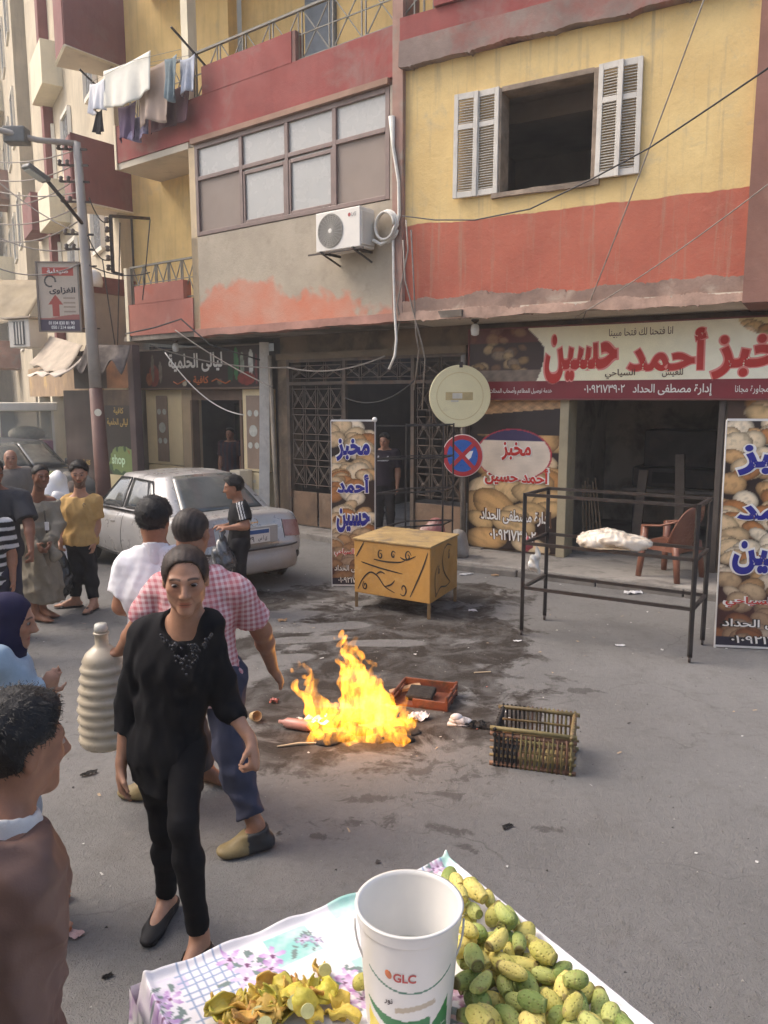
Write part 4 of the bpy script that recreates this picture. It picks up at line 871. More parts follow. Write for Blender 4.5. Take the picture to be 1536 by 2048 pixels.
for s_ in (sp(.36, .60, .055, 8, 1.2, 1.0), [(.27, .545), (.42, .535), (.6, .545), (.68, .57)], sp(.53, .615, .045, 8, 1.1, .5), sp(.72, .62, .06, 8, 1.3, .2), [(.62, .60), (.7, .58), (.82, .63)], [(.05, .20), (.12, .32), (.22, .40), (.32, .37), (.42, .27), (.55, .22)], sp(.15, .25, .05, 8, 1.3, 2), [(.3, .385), (.36, .42), (.42, .405)], sp(.66, .27, .075, 9, 1.0, -2.4), [(.42, .27), (.5, .3), (.55, .35)], [(.75, .2), (.9, .5), (.97, .68)], [(.03, .55), (.14, .72)], [(.1, .5), (.35, .46), (.65, .43)]): scroll(FL, FR, s_)
for s_ in ([(.2, .2), (.35, .27), (.55, .25), (.72, .27)], [(.72, .27), (.5, .40), (.42, .55), (.5, .68)], [(.2, .2), (.16, .34), (.18, .45), (.26, .52)], sp(.30, .46, .05, 8, 1.2, 1), sp(.66, .57, .06, 8, 1.2, .5), [(.5, .66), (.6, .69), (.75, .66)], sp(.2, .21, .03, 6, 1, 0)): scroll(FR, BR_, s_)
# =================================================================== metal frames
m_frame = mat('frame_steel', (.055, .048, .045), .5, .25, 6, .15, 60, metal=.5, stains=(((.14, .07, .04), 7, .6, .5),))
def rack(label, pts, levels, ht, bar=.032, castor=True, front_top=True):
    t = thing('metal_rack', label, 'rack', (0, 0, 0))
    for p in pts:
        w = MB(); w.bar((p[0], p[1], .06 if castor else 0), (p[0], p[1], ht), bar); w.build('post', m_frame, t)
        if castor:
            w = MB(); w.lathe([(.001, -.012), (.026, -.01), (.028, 0), (.026, .01), (.001, .012)], 12, Matrix.Translation((p[0], p[1], .028)) @ Matrix.Rotation(R_(90), 4, 'Y') @ Matrix.Rotation(R_(20), 4, 'X')); w.box(p[0] - .016, p[0] + .016, p[1] - .016, p[1] + .016, .045, .075); w.build('castor', m_iron, t)
    for z in levels:
        for i in range(4):
            a, b = Vector((*pts[i][:2], z)), Vector((*pts[(i + 1) % 4][:2], z)); d = (b - a).normalized() * (bar / 2 + .001); w = MB(); w.bar(a + d, b - d, bar * .9, bar * .85); w.build('rail', m_frame, t)
    return t
rack('empty dark steel frame stall on castors in front of the bakery', [(1.29, 6.99), (2.57, 6.23), (2.87, 6.7), (1.61, 7.49)], (.46, .88, 1.33), 1.345)
rack('tall thin steel frame behind the yellow box', [(-.10, 9.30), (.74, 9.62), (.90, 10.0), (.28, 9.9)], (.62, 1.05, 1.47, 1.87), 1.885, .022, False)
# bread in a bag on the frame
S = Solid((1.7, 6.5, .85), (2.5, 7.2, 1.2), .012)
ca, cb = P(1188, 1085, 6.78), P(1268, 1082, 6.62)
for i in range(5):
    t_ = i / 4; c_ = ca.lerp(cb, t_); S.ell((c_.x, c_.y, .945 + .03 * math.sin(t_ * 3)), (.15, .17, .055 + .03 * math.sin(math.pi * min(1, t_ + .25))), None, .03)
S.warp(lambda X, Y, Z: .010 * np.sin(X * 23 + 3 * np.sin(Y * 17 + X * 9) + Z * 30) * np.sin(Y * 31 + X * 12) + .006 * np.sin(X * 60 - Y * 75 + 4 * np.sin(Z * 40 + X * 20)))
bag = solid_obj('bread_bag', S, mat('clear_bag_of_bread', (.74, .66, .54), .3, .12, 9, .3, 60, stains=(((.56, .44, .30), 7, .5, .6),), coat=.6), None, (2.05, 6.75, .88)); bag.location = (2.05, 6.75, .88)
tag(bag, 'clear plastic bag of white flatbread lying on the steel frame', 'bread bag')
for i in range(3):
    w = MB(); c_ = ca.lerp(cb, .15 + .28 * i); n_ = 18; r = random.Random(i)
    rad = [.15 * (1 + r.uniform(-.06, .06)) for _ in range(n_)]
    w.add([(c_.x, c_.y, .912 + .004 * i)] + [(c_.x + rad[j] * math.cos(j * .349), c_.y + rad[j] * math.sin(j * .349), .9 + .006 * i + r.uniform(-.004, .004)) for j in range(n_)] + [(c_.x + rad[j] * math.cos(j * .349), c_.y + rad[j] * math.sin(j * .349), .893 + .006 * i) for j in range(n_)], [(0, 1 + j, 1 + (j + 1) % n_) for j in range(n_)] + [(1 + j, 1 + n_ + j, 1 + n_ + (j + 1) % n_, 1 + (j + 1) % n_) for j in range(n_)] + [tuple(range(2 * n_, n_, -1))])
    o = w.build('flatbread', mat('flatbread_crust', (.70, .55, .36), .8, .2, 12, .3, 60, stains=(((.45, .28, .14), 9, .58, .6),)), None, True); tag(o, ['flatbread at the low end under the bread bag', 'flatbread in the middle under the bread bag', 'flatbread at the chair end under the bread bag'][i], 'bread', 'flatbreads under the bag')
def limp_bag(name, label, cat, top, drop, r, m, seed=0):
    S = Solid((top[0] - r * 2, top[1] - r * 2, top[2] - drop - r), (top[0] + r * 2, top[1] + r * 2, top[2] + .05), .01); rr = random.Random(seed); p = Vector(top)
    for i in range(5):
        q = Vector((top[0] + rr.uniform(-.02, .02), top[1], top[2] - drop * (i + 1) / 5)); f = (.2, .35, .55, .9, 1.0, .8); S.cone(p, q, r * f[i], r * f[i + 1], .02); p = q
    S.warp(lambda X, Y, Z: .008 * np.sin(X * 90 + Z * 40 + seed) + .006 * np.sin(Y * 80 - Z * 70))
    o = solid_obj(name, S, m, None, top); o.location = top; return tag(o, label, cat)
pt_ = P(1072, 1078, 7.05); limp_bag('plastic_bag', 'small white plastic bag hanging from the steel frame post', 'bag', (pt_.x, pt_.y - .02, .86), .24, .045, mat('white_bag', (.72, .72, .66), .35, .1, 8, .3, 50, coat=.4), 2)
pt_ = P(1060, 1095, 7.1); limp_bag('plastic_bag', 'small red plastic bag knotted on the steel frame post', 'bag', (pt_.x - .02, pt_.y + .05, .90), .10, .04, mat('red_bag', (.35, .05, .06), .35, .1, 8, .3, 50, coat=.4), 3)
# =================================================================== plastic chair on the pavement
CH = thing('plastic_chair', 'brown plastic armchair with a woven-look back on the pavement', 'chair', (3.40, 8.98, .1), R_(38))
m_pl = mat('brown_plastic', (.21, .085, .052), .42, .1, 4, .08, 80, stains=(((.33, .17, .11), 4, .55, .4),))
# chair looks along +y in its own frame; back at y = -.24
for sx in (-1, 1):
    for (ya, yb, zt) in ((.20, .24, .62), (-.20, -.27, .44)):
        w = MB(); w.tube([(sx * .27, yb, 0), (sx * .25, (ya + yb) / 2, .25), (sx * .235, ya, zt)], [.024, .028, .034], 6, flat=1.5); w.build('leg', m_pl, CH, True)
    w = MB(); w.grid(lambda a, b: (sx * (.235 + .05 * math.sin(a * 3.1) + (b - .5) * .055), .23 - .46 * a, .62 + .06 * a + .10 * max(0, a - .6) - .012 * (2 * b - 1) ** 2), 12, 4); w.build('arm', m_pl, CH, True, solid=.016)
w = MB(); w.grid(lambda a, b: ((a - .5) * .46 * (1 - .06 * b), .23 - .44 * b, .42 - .03 * b - .02 * math.sin(math.pi * a) * math.sin(math.pi * b)), 10, 10); w.build('seat', m_pl, CH, True, solid=.018)
for sx in (-1, 1): w = MB(); w.box(sx * .235 - .006, sx * .235 + .006, -.2, .22, .34, .41); w.build('apron', m_pl, CH)
w = MB(); w.box(-.23, .23, .212, .226, .34, .42); w.box(-.23, .23, -.215, -.2, .33, .40); w.build('apron', m_pl, CH)
bk = lambda a, b: ((a - .5) * (.48 + .07 * math.sin(b * 2.6)), -.20 - .12 * b - .03 * math.cos((a - .5) * 3) + .13 * (2 * a - 1) ** 2 * (1 - .4 * b), .38 + (.50 - .15 * (2 * a - 1) ** 4) * b)
w = MB(); w.grid(bk, 20, 14); back = w.build('backrest', m_pl, CH, True, solid=.016)
for i in range(6):
    for j in range(8):
        a, b = .25 + .1 * i + (.05 if j % 2 else 0), .22 + .088 * j
        if a > .8: continue
        for side in (-1,):
            c_ = Vector(bk(a, b)); w = MB(); dx = Vector(bk(a + .045, b)) - c_; dz = Vector(bk(a, b + .05)) - c_; nn = dx.cross(dz).normalized(); c_ = c_ + nn * -.0095 * 0 + Vector((0, -.011, 0))
            w.add([c_ + dx * math.cos(k * math.pi / 3) * .9 + dz * math.sin(k * math.pi / 3) * .8 for k in range(6)] + [c_ + Vector((0, -.006, 0)) + dx * math.cos(k * math.pi / 3) * .7 + dz * math.sin(k * math.pi / 3) * .6 for k in range(6)], [tuple(range(6, 12))] + [(k, (k + 1) % 6, (k + 1) % 6 + 6, k + 6) for k in range(6)]); w.build('boss', m_pl, back)
# =================================================================== inside the bakery
OV = thing('bread_oven', 'dark sooty bread oven in the bakery', 'oven', Rw(1.15, 2.3, .105), RA)
m_ov = mat('oven_iron', (.045, .038, .034), .6, .3, 3, .2, 40, stains=(((.10, .06, .04), 3, .55, .6),))
w = MB(); w.box(-.75, .55, 0, .9, .75, 1.05); w.build('baking_chamber', m_ov, OV, bevel=.02)
w = MB(); w.box(-.6, .5, .05, .85, 1.06, 1.62); w.build('hood', m_ov, OV, bevel=.02)
w = MB(); w.box(-.85, .5, -.25, 0, .70, .745); w.build('landing_shelf', mat('shelf_steel', (.24, .21, .18), .5, .2, 4, .1), OV)
for x in (-.7, .5): w = MB(); w.box(x - .03, x + .03, .02, .08, 0, .75); w.build('leg', m_ov, OV)
w = MB(); w.box(-.45, .0, -.012, 0, .82, .98); w.build('oven_door', mat('oven_mouth', (.012, .011, .01), .8, .2, 4, 0), OV)
CB = thing('blue_cabinet', 'blue painted cabinet at the back of the bakery', 'cabinet', Rw(2.15, 2.7, .105), RA)
w = MB(); w.box(-.4, .5, 0, .6, 0, 1.55); w.build('carcass', mat('blue_paint', (.045, .085, .20), .5, .2, 3, .1, stains=(((.03, .03, .04), 2.5, .52, .7),)), CB, bevel=.01)
w = MB(); w.box(-.3, -.02, -.02, -.002, .75, 1.42); w.box(.06, .34, -.02, -.002, .75, 1.42); w.build('door', mat('pale_panel', (.23, .24, .26), .5, .2, 3, .1), CB)
for i, (x, y, h_) in enumerate(((.72, 1.2, 1.1), (1.35, 1.0, 1.35))):
    w = MB(); w.box(-.06, .06, -.03, .03, 0, h_); o = w.build('plank', mat('plank_wood', (.14, .11, .085), .8, .2, 5, .3), None, bevel=.005); o.location = Rw(x, y, .105); o.rotation_euler = (R_(-4), R_(3 - 6 * i), RA); tag(o, ['pale upright plank beside the oven', 'tall thin plank leaning by the blue cabinet'][i], 'plank')
for i in range(6):
    w = MB(); x = .16 + i * .055; w.tube([(x, .55, 0), (x - .10 - .02 * i, .75, .9 + .05 * (i % 3))], .011, 5); o = w.build('oven_stick', mat('stick_wood', (.23, .16, .1), .8, .3, 6, .2)); o.location = Rw(0, 0, .105); o.rotation_euler = (0, 0, RA); tag(o, ('first', 'second', 'third', 'fourth', 'fifth', 'sixth')[i] + ' thin wooden stick from the khaki jamb, leaning inside the bakery', 'stick', 'sticks by the jamb')
# lamps under the soffit
def bulb(loc, label):
    t = thing('soffit_lamp', label, 'lamp', loc)
    w = MB(); w.lathe([(.05, 0), (.05, -.02), (.02, -.04), (.02, -.06)], 12); w.build('holder', m_iron, t, True)
    w = MB(); w.lathe([(.028, -.055), (.05, -.075), (.056, -.13), (.05, -.19), (.02, -.205), (.001, -.207)], 16, None, False); w.build('globe', mat('opal_glass', (.80, .79, .75), .25, .04, 6, 0), t, True)
bulb(Rw(-1.02, -.62, 3.2), 'unlit white lamp under the soffit left of the bakery sign'); bulb(Lw(-5.1, -.6, 3.205), 'unlit white lamp under the soffit above the cafe sign')
# =================================================================== air conditioner
AC = thing('air_conditioner', 'white air conditioner outdoor unit with round fan grille under the window', 'air conditioner', Lw(-.8, -1.28, 4.11), LA)
m_ac = mat('ac_white', (.74, .70, .63), .45, .05, 3, .03, 40, stains=(((.5, .42, .33), 3, .62, .4),))
w = MB(); w.box(-.36, .40, 0, .30, .02, .52); w.build('casing', m_ac, AC, bevel=.012)
w = MB(); w.box(.402, .42, .02, .28, .05, .46); w.build('valve_cover', mat('ac_side', (.60, .56, .49), .5, .06, 4, .05), AC, bevel=.006)
Mf = Matrix.Translation((-.10, -.002, .27)) @ Matrix.Rotation(R_(90), 4, 'X')
w = MB(); w.lathe([(.001, .0), (.215, 0), (.215, .002), (.001, .002)], 32, Mf, False); fan = w.build('fan_recess', mat('fan_shadow_grey', (.22, .205, .18), .6, .1, 4, 0), AC)
w = MB()
for r in (.05, .075, .10, .125, .15, .175, .2, .215): w.lathe([(r - .003, .006), (r, .010), (r + .003, .006)], 32, Mf, False)
for k in range(24): a = k * math.pi / 12; w.bar(Mf @ Vector((.04 * math.cos(a), .04 * math.sin(a), .007)), Mf @ Vector((.215 * math.cos(a + .25), .215 * math.sin(a + .25), .007)), .005)
w.build('grille', mat('grille_grey', (.52, .49, .43), .5, .05, 5, 0), fan)
w = MB(); w.lathe([(.001, .013), (.03, .012), (.034, .006)], 16, Mf, False); w.build('hub', m_ac, fan)
text('lettering', 'LG', mat('ink_grey', (.34, .32, .30), .5, .05, 5, 0), AC, (.30, -.003, .43), .075, .05, .02, ar=False)
w = MB(); w.lathe([(.001, .002), (.024, .002), (.024, .003), (.001, .003)], 20, Matrix.Translation((.225, 0, .43)) @ Matrix.Rotation(R_(90), 4, 'X')); w.build('emblem', ink('emblem_red', (160, 60, 60)), AC)
for x in (-.25, .3): w = MB(); w.bar((x, -.04, .005), (x, .37, .005), .03); w.bar((x, -.02, .0), (x, .37, -.12), .02); w.build('bracket', m_iron, AC)
w = MB(); w.bar((-.5, .0, .0), (.45, .0, .0), .02); w.build('bracket', m_iron, AC)
w = MB(); pts = []
for k in range(3):
    for i in range(20): a = i / 20 * 2 * math.pi; pts.append((.62 + (.15 + .012 * k) * math.cos(a), .22 + .03 * k + .01 * i / 20, .28 + (.17 + .012 * k) * math.sin(a)))
w.tube(pts, .018, 6); w.build('coiled_pipe', cable_w, AC, True)
w = MB(); w.tube([(.45, .2, .12), (.55, .24, .06), (.70, .28, .12), (.80, .30, .4), (.79, .3, .8), (.70, .3, 1.25), (.68, .3, 1.6)], [.022, .024, .024, .024, .022, .024, .045], 8); w.build('insulated_pipe', cable_w, AC, True)
w = MB(); a_ = Lw(-.10, -.98, 4.35); w.tube([a_, Lw(-.08, -.99, 3.8), Lw(-.05, -1.0, 3.3), Lw(-.01, -1.02, 2.95), Lw(-.02, -1.04, 2.75), Lw(-.10, -1.06, 2.58)], .017, 8); tag(w.build('drain_hose', cable_w, None, True), 'white drain hose hanging loose in front of the gate', 'hose')
# =================================================================== laundry
def cloth(name, label, x0, x1, z0, z1, y, m, seed, taper=0.0, fold=.035, cat='laundry', sag=.03):
    r = random.Random(seed); ph = [r.uniform(0, 6) for _ in range(4)]; w = MB(); a0 = Lw(0, 0)
    def f(a, b):
        x = x0 + (x1 - x0) * (a + taper * b * (a - .5)); yy = y + fold * b ** .5 * (math.sin(a * 9 + ph[0]) + .5 * math.sin(a * 21 + ph[1])) * (.4 + b) - .04 * b
        zt = z1 - sag * math.sin(math.pi * a) + (z1l if False else 0); return (x, yy, zt - (z1 - z0) * b * (1 + .06 * math.sin(a * 7 + ph[2])))
    w.grid(f, 24, 14); o = w.build(name, m, None, True, solid=.004); o.location = L0; o.rotation_euler = (0, 0, LA); return tag(o, label, cat, 'washing on the balcony lines')
fab = lambda n, c, v=.06: mat('cloth_' + n, c, .9, v, 6, .2, 120)
cloth('hanging_sheet', 'big cream sheet in the middle of the washing line', -5.75, -4.5, 6.88, 7.48, -1.32, fab('cream', (.74, .72, .64)), 1, 0, .03)
cloth('hanging_shirt', 'white shirt at the outer end of the washing line', -6.12, -5.72, 6.9, 7.36, -1.34, fab('white', (.80, .79, .80)), 2)
cloth('hanging_robe', 'long beige robe hanging behind the cream sheet', -5.0, -4.25, 6.52, 7.35, -1.18, fab('beige', (.42, .32, .26)), 3, .1)
cloth('hanging_trousers', 'purple cloth hanging lowest on the washing line', -5.65, -5.15, 6.42, 6.95, -1.15, fab('purple', (.11, .07, .13)), 4)
cloth('hanging_scarf', 'lilac patterned cloth hanging beside the purple one', -5.4, -4.9, 6.38, 6.75, -1.1, fab('lilac', (.30, .26, .38), .4), 5)
cloth('hanging_shorts', 'small black cloth under the white shirt', -6.03, -5.88, 6.58, 6.94, -1.3, fab('black', (.04, .035, .035)), 6)
cloth('hanging_jeans', 'grey blue cloth at the inner end of the washing', -4.32, -4.02, 6.75, 7.35, -1.2, fab('slate', (.17, .22, .24), .2), 7)
cloth('hanging_shirt', 'pale blue shirt nearest the balcony post', -4.05, -3.7, 6.8, 7.3, -1.12, fab('paleblue', (.42, .45, .52), .2), 8)
cloth('hanging_cloth', 'dark maroon cloth hung over the parapet below the washing', -4.95, -3.95, 6.45, 7.0, -1.02, fab('plum', (.12, .05, .06)), 9)
RO = thing('washing_rack', 'iron rods holding washing lines out from the upper balcony', 'washing rack', L0, LA)
for x in (-6.15, -3.75): w = MB(); w.bar((x, -.85, 7.2), (x, -1.5, 7.55), .025); w.build('rod', m_iron, RO)
for y in (-1.34, -1.2, -1.1): w = MB(); w.tube([(-6.15, y, 7.38 + (y + 1.34) * -.3), (-5, y, 7.44), (-3.75, y, 7.3 - (y + 1.34) * .3)], .004, 4); w.build('line', cable_g, RO)
# =================================================================== cafe front
CF = thing('cafe_facade', 'cream panelled cafe front with a dark doorway', 'shop front', L0, LA)
m_cpan = mat('cream_cladding', (.80, .66, .40), .5, .07, 2, .06, 30); m_trim = mat('brown_trim', (.17, .11, .075), .5, .15, 4, .1); m_gold = mat('taupe_inlay', (.30, .22, .165), .5, .12, 4, .05)
for a, b in ((-6.8, -5.72), (-4.05, -3.48)):
    for z0, z1 in ((.05, .93), (.95, 2.36)): w = MB(); w.box(a, b, -.04, .2, z0, z1); w.build('wall_panel', m_cpan, CF, bevel=.006)
w = MB(); w.box(-5.72, -5.44, -.03, .2, .05, 2.36); w.build('door_reveal', mat('tan_reveal', (.52, .40, .25), .6, .1, 3, .05), CF); 
w = MB(); w.box(-5.44, -4.05, -.02, .2, 2.17, 2.36); w.build('door_head', m_trim, CF)
for x in (-5.44, -4.11): w = MB(); w.box(x, x + .05, -.06, .1, .05, 2.17); w.build('door_frame', m_trim, CF)
w = MB(); w.box(-6.85, -3.46, -.16, .1, 2.365, 2.395); w.build('ledge', m_trim, CF)
for cx in (-6.3, -3.78):
    w = MB(); w.box(cx - .17, cx + .17, -.052, -.04, 1.0, 2.25); pnl = w.build('inlay', m_gold, CF)
    for dx, dz, r in ((0, 1.65, .10), (-.08, 1.95, .055), (.08, 1.95, .055), (-.08, 1.4, .055), (.08, 1.4, .055)):
        w = MB(); w.lathe([(.001, 0), (r, 0), (r, .006), (.001, .006)], 16, Matrix.Translation((cx + dx, -.053, dz)) @ Matrix.Rotation(R_(90), 4, 'X')); w.build('medallion', mat('medallion', (.62, .50, .30) if r < .09 else (.55, .56, .50), .4, .15, 10, .1), pnl)
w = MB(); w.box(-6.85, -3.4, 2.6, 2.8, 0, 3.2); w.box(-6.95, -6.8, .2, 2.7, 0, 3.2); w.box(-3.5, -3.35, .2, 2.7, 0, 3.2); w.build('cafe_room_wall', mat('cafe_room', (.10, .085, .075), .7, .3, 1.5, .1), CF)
print_panel('mirror_print', 1.3, 2.0, 50, 70, lambda X, Z: np.clip(np.stack([.03 + .03 * np.clip(vnoise(X * 4, Z * 4, seed=s), 0, 1) + .05 * np.clip(vnoise(X * 9, Z * 7, seed=s + 5), 0, 1) * (Z < -.2) for s in (1, 2, 3)], 1), 0, 1) * np.array([1, 1.1, .95]), vcol_mat('mirror_dark', .15, .05), CF, (-4.78, 1.0, 1.1), .05)
w = MB(); w.box(-4.08, -3.82, -.35, -.06, .05, .98); vent = w.build('air_cooler', mat('cooler_white', (.60, .54, .42), .5, .1, 3, .05), CF, bevel=.01)
for k in range(7): w = MB(); w.box(-4.06, -3.84, -.362, -.352, .62 + k * .04, .635 + k * .04); w.build('slat', mat('ac_side'), vent)
for x, z, w_, h_ in ((-3.83, .78, .14, .05), (-3.58, .78, .14, .05), (-3.7, .5, .2, .28)): w = MB(); w.box(x - w_ / 2, x + w_ / 2, -.046, -.041, z - h_ / 2, z + h_ / 2); w.build('notice', mat('paper_cream', (.72, .66, .52), .8, .08, 6, 0), CF)
CS = thing('cafe_sign', 'dark cafe sign with white calligraphy over the doorway', 'sign', L0, LA)
def cafe_paint(X, Z):
    c = np.tile(lin(46, 30, 28), (X.size, 1)) * (1 + .5 * vnoise(X * 3, Z * 5, seed=11))[:, None]
    def el(cx, cz, a, b, col):
        m = ((X - cx) / a) ** 2 + ((Z - cz) / b) ** 2 < 1; c[m] = lin(*col) * (1 + .3 * vnoise(X[m] * 20, Z[m] * 20, seed=12))[:, None]
    el(-1.25, -.12, .16, .20, (120, 50, 36)); el(-1.28, .02, .05, .26, (110, 100, 90)); el(-1.05, -.05, .05, .2, (120, 112, 104)); el(-1.4, -.18, .09, .12, (150, 84, 50)); el(1.05, .05, .06, .28, (60, 120, 70)); el(1.2, .0, .05, .25, (140, 150, 130)); el(1.42, .06, .06, .22, (205, 205, 196)); el(1.3, -.2, .22, .11, (130, 42, 34)); el(1.55, -.05, .03, .26, (110, 40, 50)); el(.9, -.1, .07, .16, (34, 70, 44)); el(-.35, -.27, .06, .05, (180, 170, 150)); el(.62, -.25, .07, .05, (110, 100, 86))
    return c
print_panel('sign_panel', 3.36, .69, 170, 36, cafe_paint, pm, CS, (-5.14, -.13, 2.74), .1)
w = MB()
for a in ((-6.84, -3.44, 3.087, 3.107), (-6.84, -3.44, 2.375, 2.392)): w.box(a[0], a[1], -.15, -.02, a[2], a[3])
w.build('sign_frame', mat('taupe_metal', (.24, .19, .15), .5, .1, 4, .05), CS)
text('lettering', 'ليالى الحلمية', i_white, CS, (-5.18, -.136, 2.84), 1.5, .34, .03); text('lettering', 'كافية', ink('orange', (196, 104, 52)), CS, (-5.02, -.136, 2.52), .42, .16, .03)
for s_ in (-1, 1):
    w = MB(); w.tube([(-5.02 + s_ * (.3 + .12 * i), -.136, 2.5 + .04 * math.sin(i * 1.6)) for i in range(5)], .012, 4); w.build('flourish', ink('orange', (196, 104, 52)), CS)
# side posters of the cafe and pillar
CP_ = thing('cafe_side_wall', 'dark brown poster wall of the cafe with a painted cup', 'poster wall', L0, LA)
w = MB(); w.box(-5.56, -5.40, -1.27, -1.12, 0, 3.1); w.build('pillar', mat('purple_brown', (.105, .07, .065), .6, .2, 2, .1), CP_, bevel=.01)
def cup_paint(X, Z):
    c = np.tile(lin(48, 42, 38), (X.size, 1)) * (1 + .35 * vnoise(X * 2, Z * 2, seed=21))[:, None]
    m = ((X - .12) / .42) ** 2 + ((Z + .22) / .3) ** 2 < 1 + .25 * vnoise(X * 9, Z * 9, seed=5); k = vnoise(X * 8, Z * 8, seed=9); c[m] = np.where((k > .1)[:, None], lin(120, 140, 84), np.where((X > .25)[:, None], lin(140, 104, 60), lin(58, 84, 50)))[m]
    m = (np.abs(X) < .36 - .10 * (-.42 - Z)) & (Z < -.45); c[m] = lin(206, 192, 152); r = np.hypot(X - .42, Z + .65); m = (r < .13) & (r > .08) & (X > .36); c[m] = lin(206, 192, 152)
    m = (Z > .78); c[m] = lin(86, 66, 50) * (1 + .4 * vnoise(X[m] * 8, Z[m] * 8, seed=8))[:, None]; return c
print_panel('poster_sheet', 1.05, 2.1, 90, 160, cup_paint, pm, CP_, (-6.03, -1.222, 1.3), .06)
print_panel('poster_sheet', 1.1, 2.1, 50, 90, lambda X, Z: np.tile(lin(62, 50, 46), (X.size, 1)) * (1 + .5 * vnoise(X * 3, Z * 3, seed=27))[:, None], pm, CP_, (-7.14, -1.232, 1.3), .06)
text('lettering', 'كافية', ink('gold', (190, 160, 90)), CP_, (-5.95, -1.226, 1.98), .3, .13, .02); text('lettering', 'ليالى الحلمية', ink('gold', (190, 160, 90)), CP_, (-6.0, -1.226, 1.78), .62, .15, .02); text('lettering', 'shop', ink('mint', (200, 226, 190)), CP_, (-6.02, -1.226, 1.1), .4, .22, .03, ar=False); text('lettering', 'كافية', ink('gold', (190, 160, 90)), CP_, (-7.02, -1.236, 1.02), .24, .12, .02)
print_panel('upper_print', 1.9, .68, 80, 30, lambda X, Z: np.where((X > .1)[:, None], lin(128, 88, 60), lin(52, 42, 40)) * (1 + .4 * vnoise(X * 7, Z * 9, seed=33))[:, None], pm, CP_, (-6.4, -1.2, 2.72), .06)
# =================================================================== cables (sagging lines)
def sag(a, b, s, n=14): return [a.lerp(b, i / n) - Vector((0, 0, s * 4 * (i / n) * (1 - i / n))) for i in range(n + 1)]
def cable(label, pts, r, m): w = MB(); w.tube(pts, r, 5); tag(w.build('cable', m, None, True), label, 'cable', 'overhead and hanging cables')
cable('black cable rising from the wall corner across the open shutters to the right edge', [P(805, 432, 10.1), P(870, 440, 9.6), P(950, 440, 9.0), P(1060, 418, 8.2), P(1180, 360, 7.5), P(1300, 295, 7.0), P(1420, 215, 6.5), P(1560, 120, 6.0)], .008, cable_m)
cable('thin cable slanting down over the yellow and red wall', sag(P(1415, -20, 7.2), P(1165, 640, 9.2), .05), .007, cable_g)
cable('thin cable over the red wall from the right edge', sag(P(1560, 350, 7.0), P(1150, 635, 9.2), .05), .006, cable_g)
for i, (a, b) in enumerate((((812, 500), (800, 640)), ((822, 540), (838, 700)), ((806, 560), (850, 720)))):
    cable(['brown cable of the corner bundle hanging to the gate lintel', 'loose cable loop by the corner column', 'longest cable of the bundle hanging at the gate'][i], [P(a[0], 440 + 20 * i, 10.15), P(a[0] + 4, a[1], 10.1), P(b[0] - 6, b[1] - 30, 10.15), P(b[0], b[1], 10.3), P(b[0] - 14 + 4 * i, b[1] + 60 + 20 * i, 10.5)], .011, cable_g)
cable('cable looping across the gate transom', sag(P(575, 735, 12.0), P(770, 712, 11.0), .12), .012, cable_g)
cable('cable sagging across the top of the gate doorway', sag(P(690, 795, 11.7), P(830, 760, 11.0), .18), .011, cable_m)
cable('cable over the cafe sign towards the gate', sag(P(300, 690, 14.0), P(580, 735, 12.2), .12), .012, cable_g)
cable('cable sagging in front of the cafe door', sag(P(330, 705, 13.0), P(488, 830, 12.6), .22), .010, cable_w)
cable('lower cable over the cafe sign', sag(P(350, 660, 13.0), P(545, 775, 12.2), .05), .010, cable_g)
cable('cable bundle from the cafe soffit to the red balcony', [P(250, 668, 13.3), P(310, 655, 12.9), P(362, 638, 12.6), P(420, 690, 12.6), P(520, 720, 12.6)], .013, cable_m)
for i in range(9):
    a = P(150 + i * 2, 300 + 28 * i, 13.0); b = P(-40, [318, 352, 402, 372, 440, 470, 330, 455, 520][i], 16 - .4 * i)
    cable('street cable running left from the lamp post, number %d from its top' % (i + 1) if False else ['topmost', 'second', 'third', 'fourth', 'fifth', 'sixth', 'seventh', 'eighth', 'lowest'][i] + ' cable running left from the lamp post', sag(a, b, .12 + .05 * (i % 3)), .011, cable_g)
for i, (a, b, s_) in enumerate((((178, 395), (212, 445), .1), ((175, 470), (215, 520), .12), ((178, 530), (300, 545), .1), ((205, 520), (230, 690), .03), ((240, 445), (235, 690), .02), ((300, 440), (285, 600), .02))):
    cable(['short cable from the lamp post to the iron bracket', 'lower cable from the lamp post to the iron bracket', 'cable from the lamp post to the small red balcony', 'cable dropping from the bracket towards the cafe wall', 'thin cable down the wall behind the bracket', 'thin cable down the yellow wall by the small balcony'][i], sag(P(*a, 12.9), P(*b, 13.3), s_), .010, cable_m)
# iron bracket with insulators
BK = thing('wall_bracket', 'dark iron frame bracket with insulators beside the lamp post', 'bracket', (0, 0, 0))
for a, b in (((221, 432), (298, 437)), ((221, 432), (226, 545)), ((226, 545), (246, 550))): w = MB(); w.bar(P(*a, 13.5), P(*b, 13.5 if a[0] > 222 or b[0] < 230 else 14.6), .05); w.build('bar', m_iron, BK)
for k in range(6): q = P(213 + k * .8, 440 + 19 * k, 13.45); w = MB(); w.lathe([(.02, -.05), (.045, -.03), (.03, 0), (.045, .03), (.02, .05)], 8, Matrix.Translation(q)); w.build('insulator', mat('insulator_brown', (.12, .09, .07), .4, .2, 4, 0), BK, True)
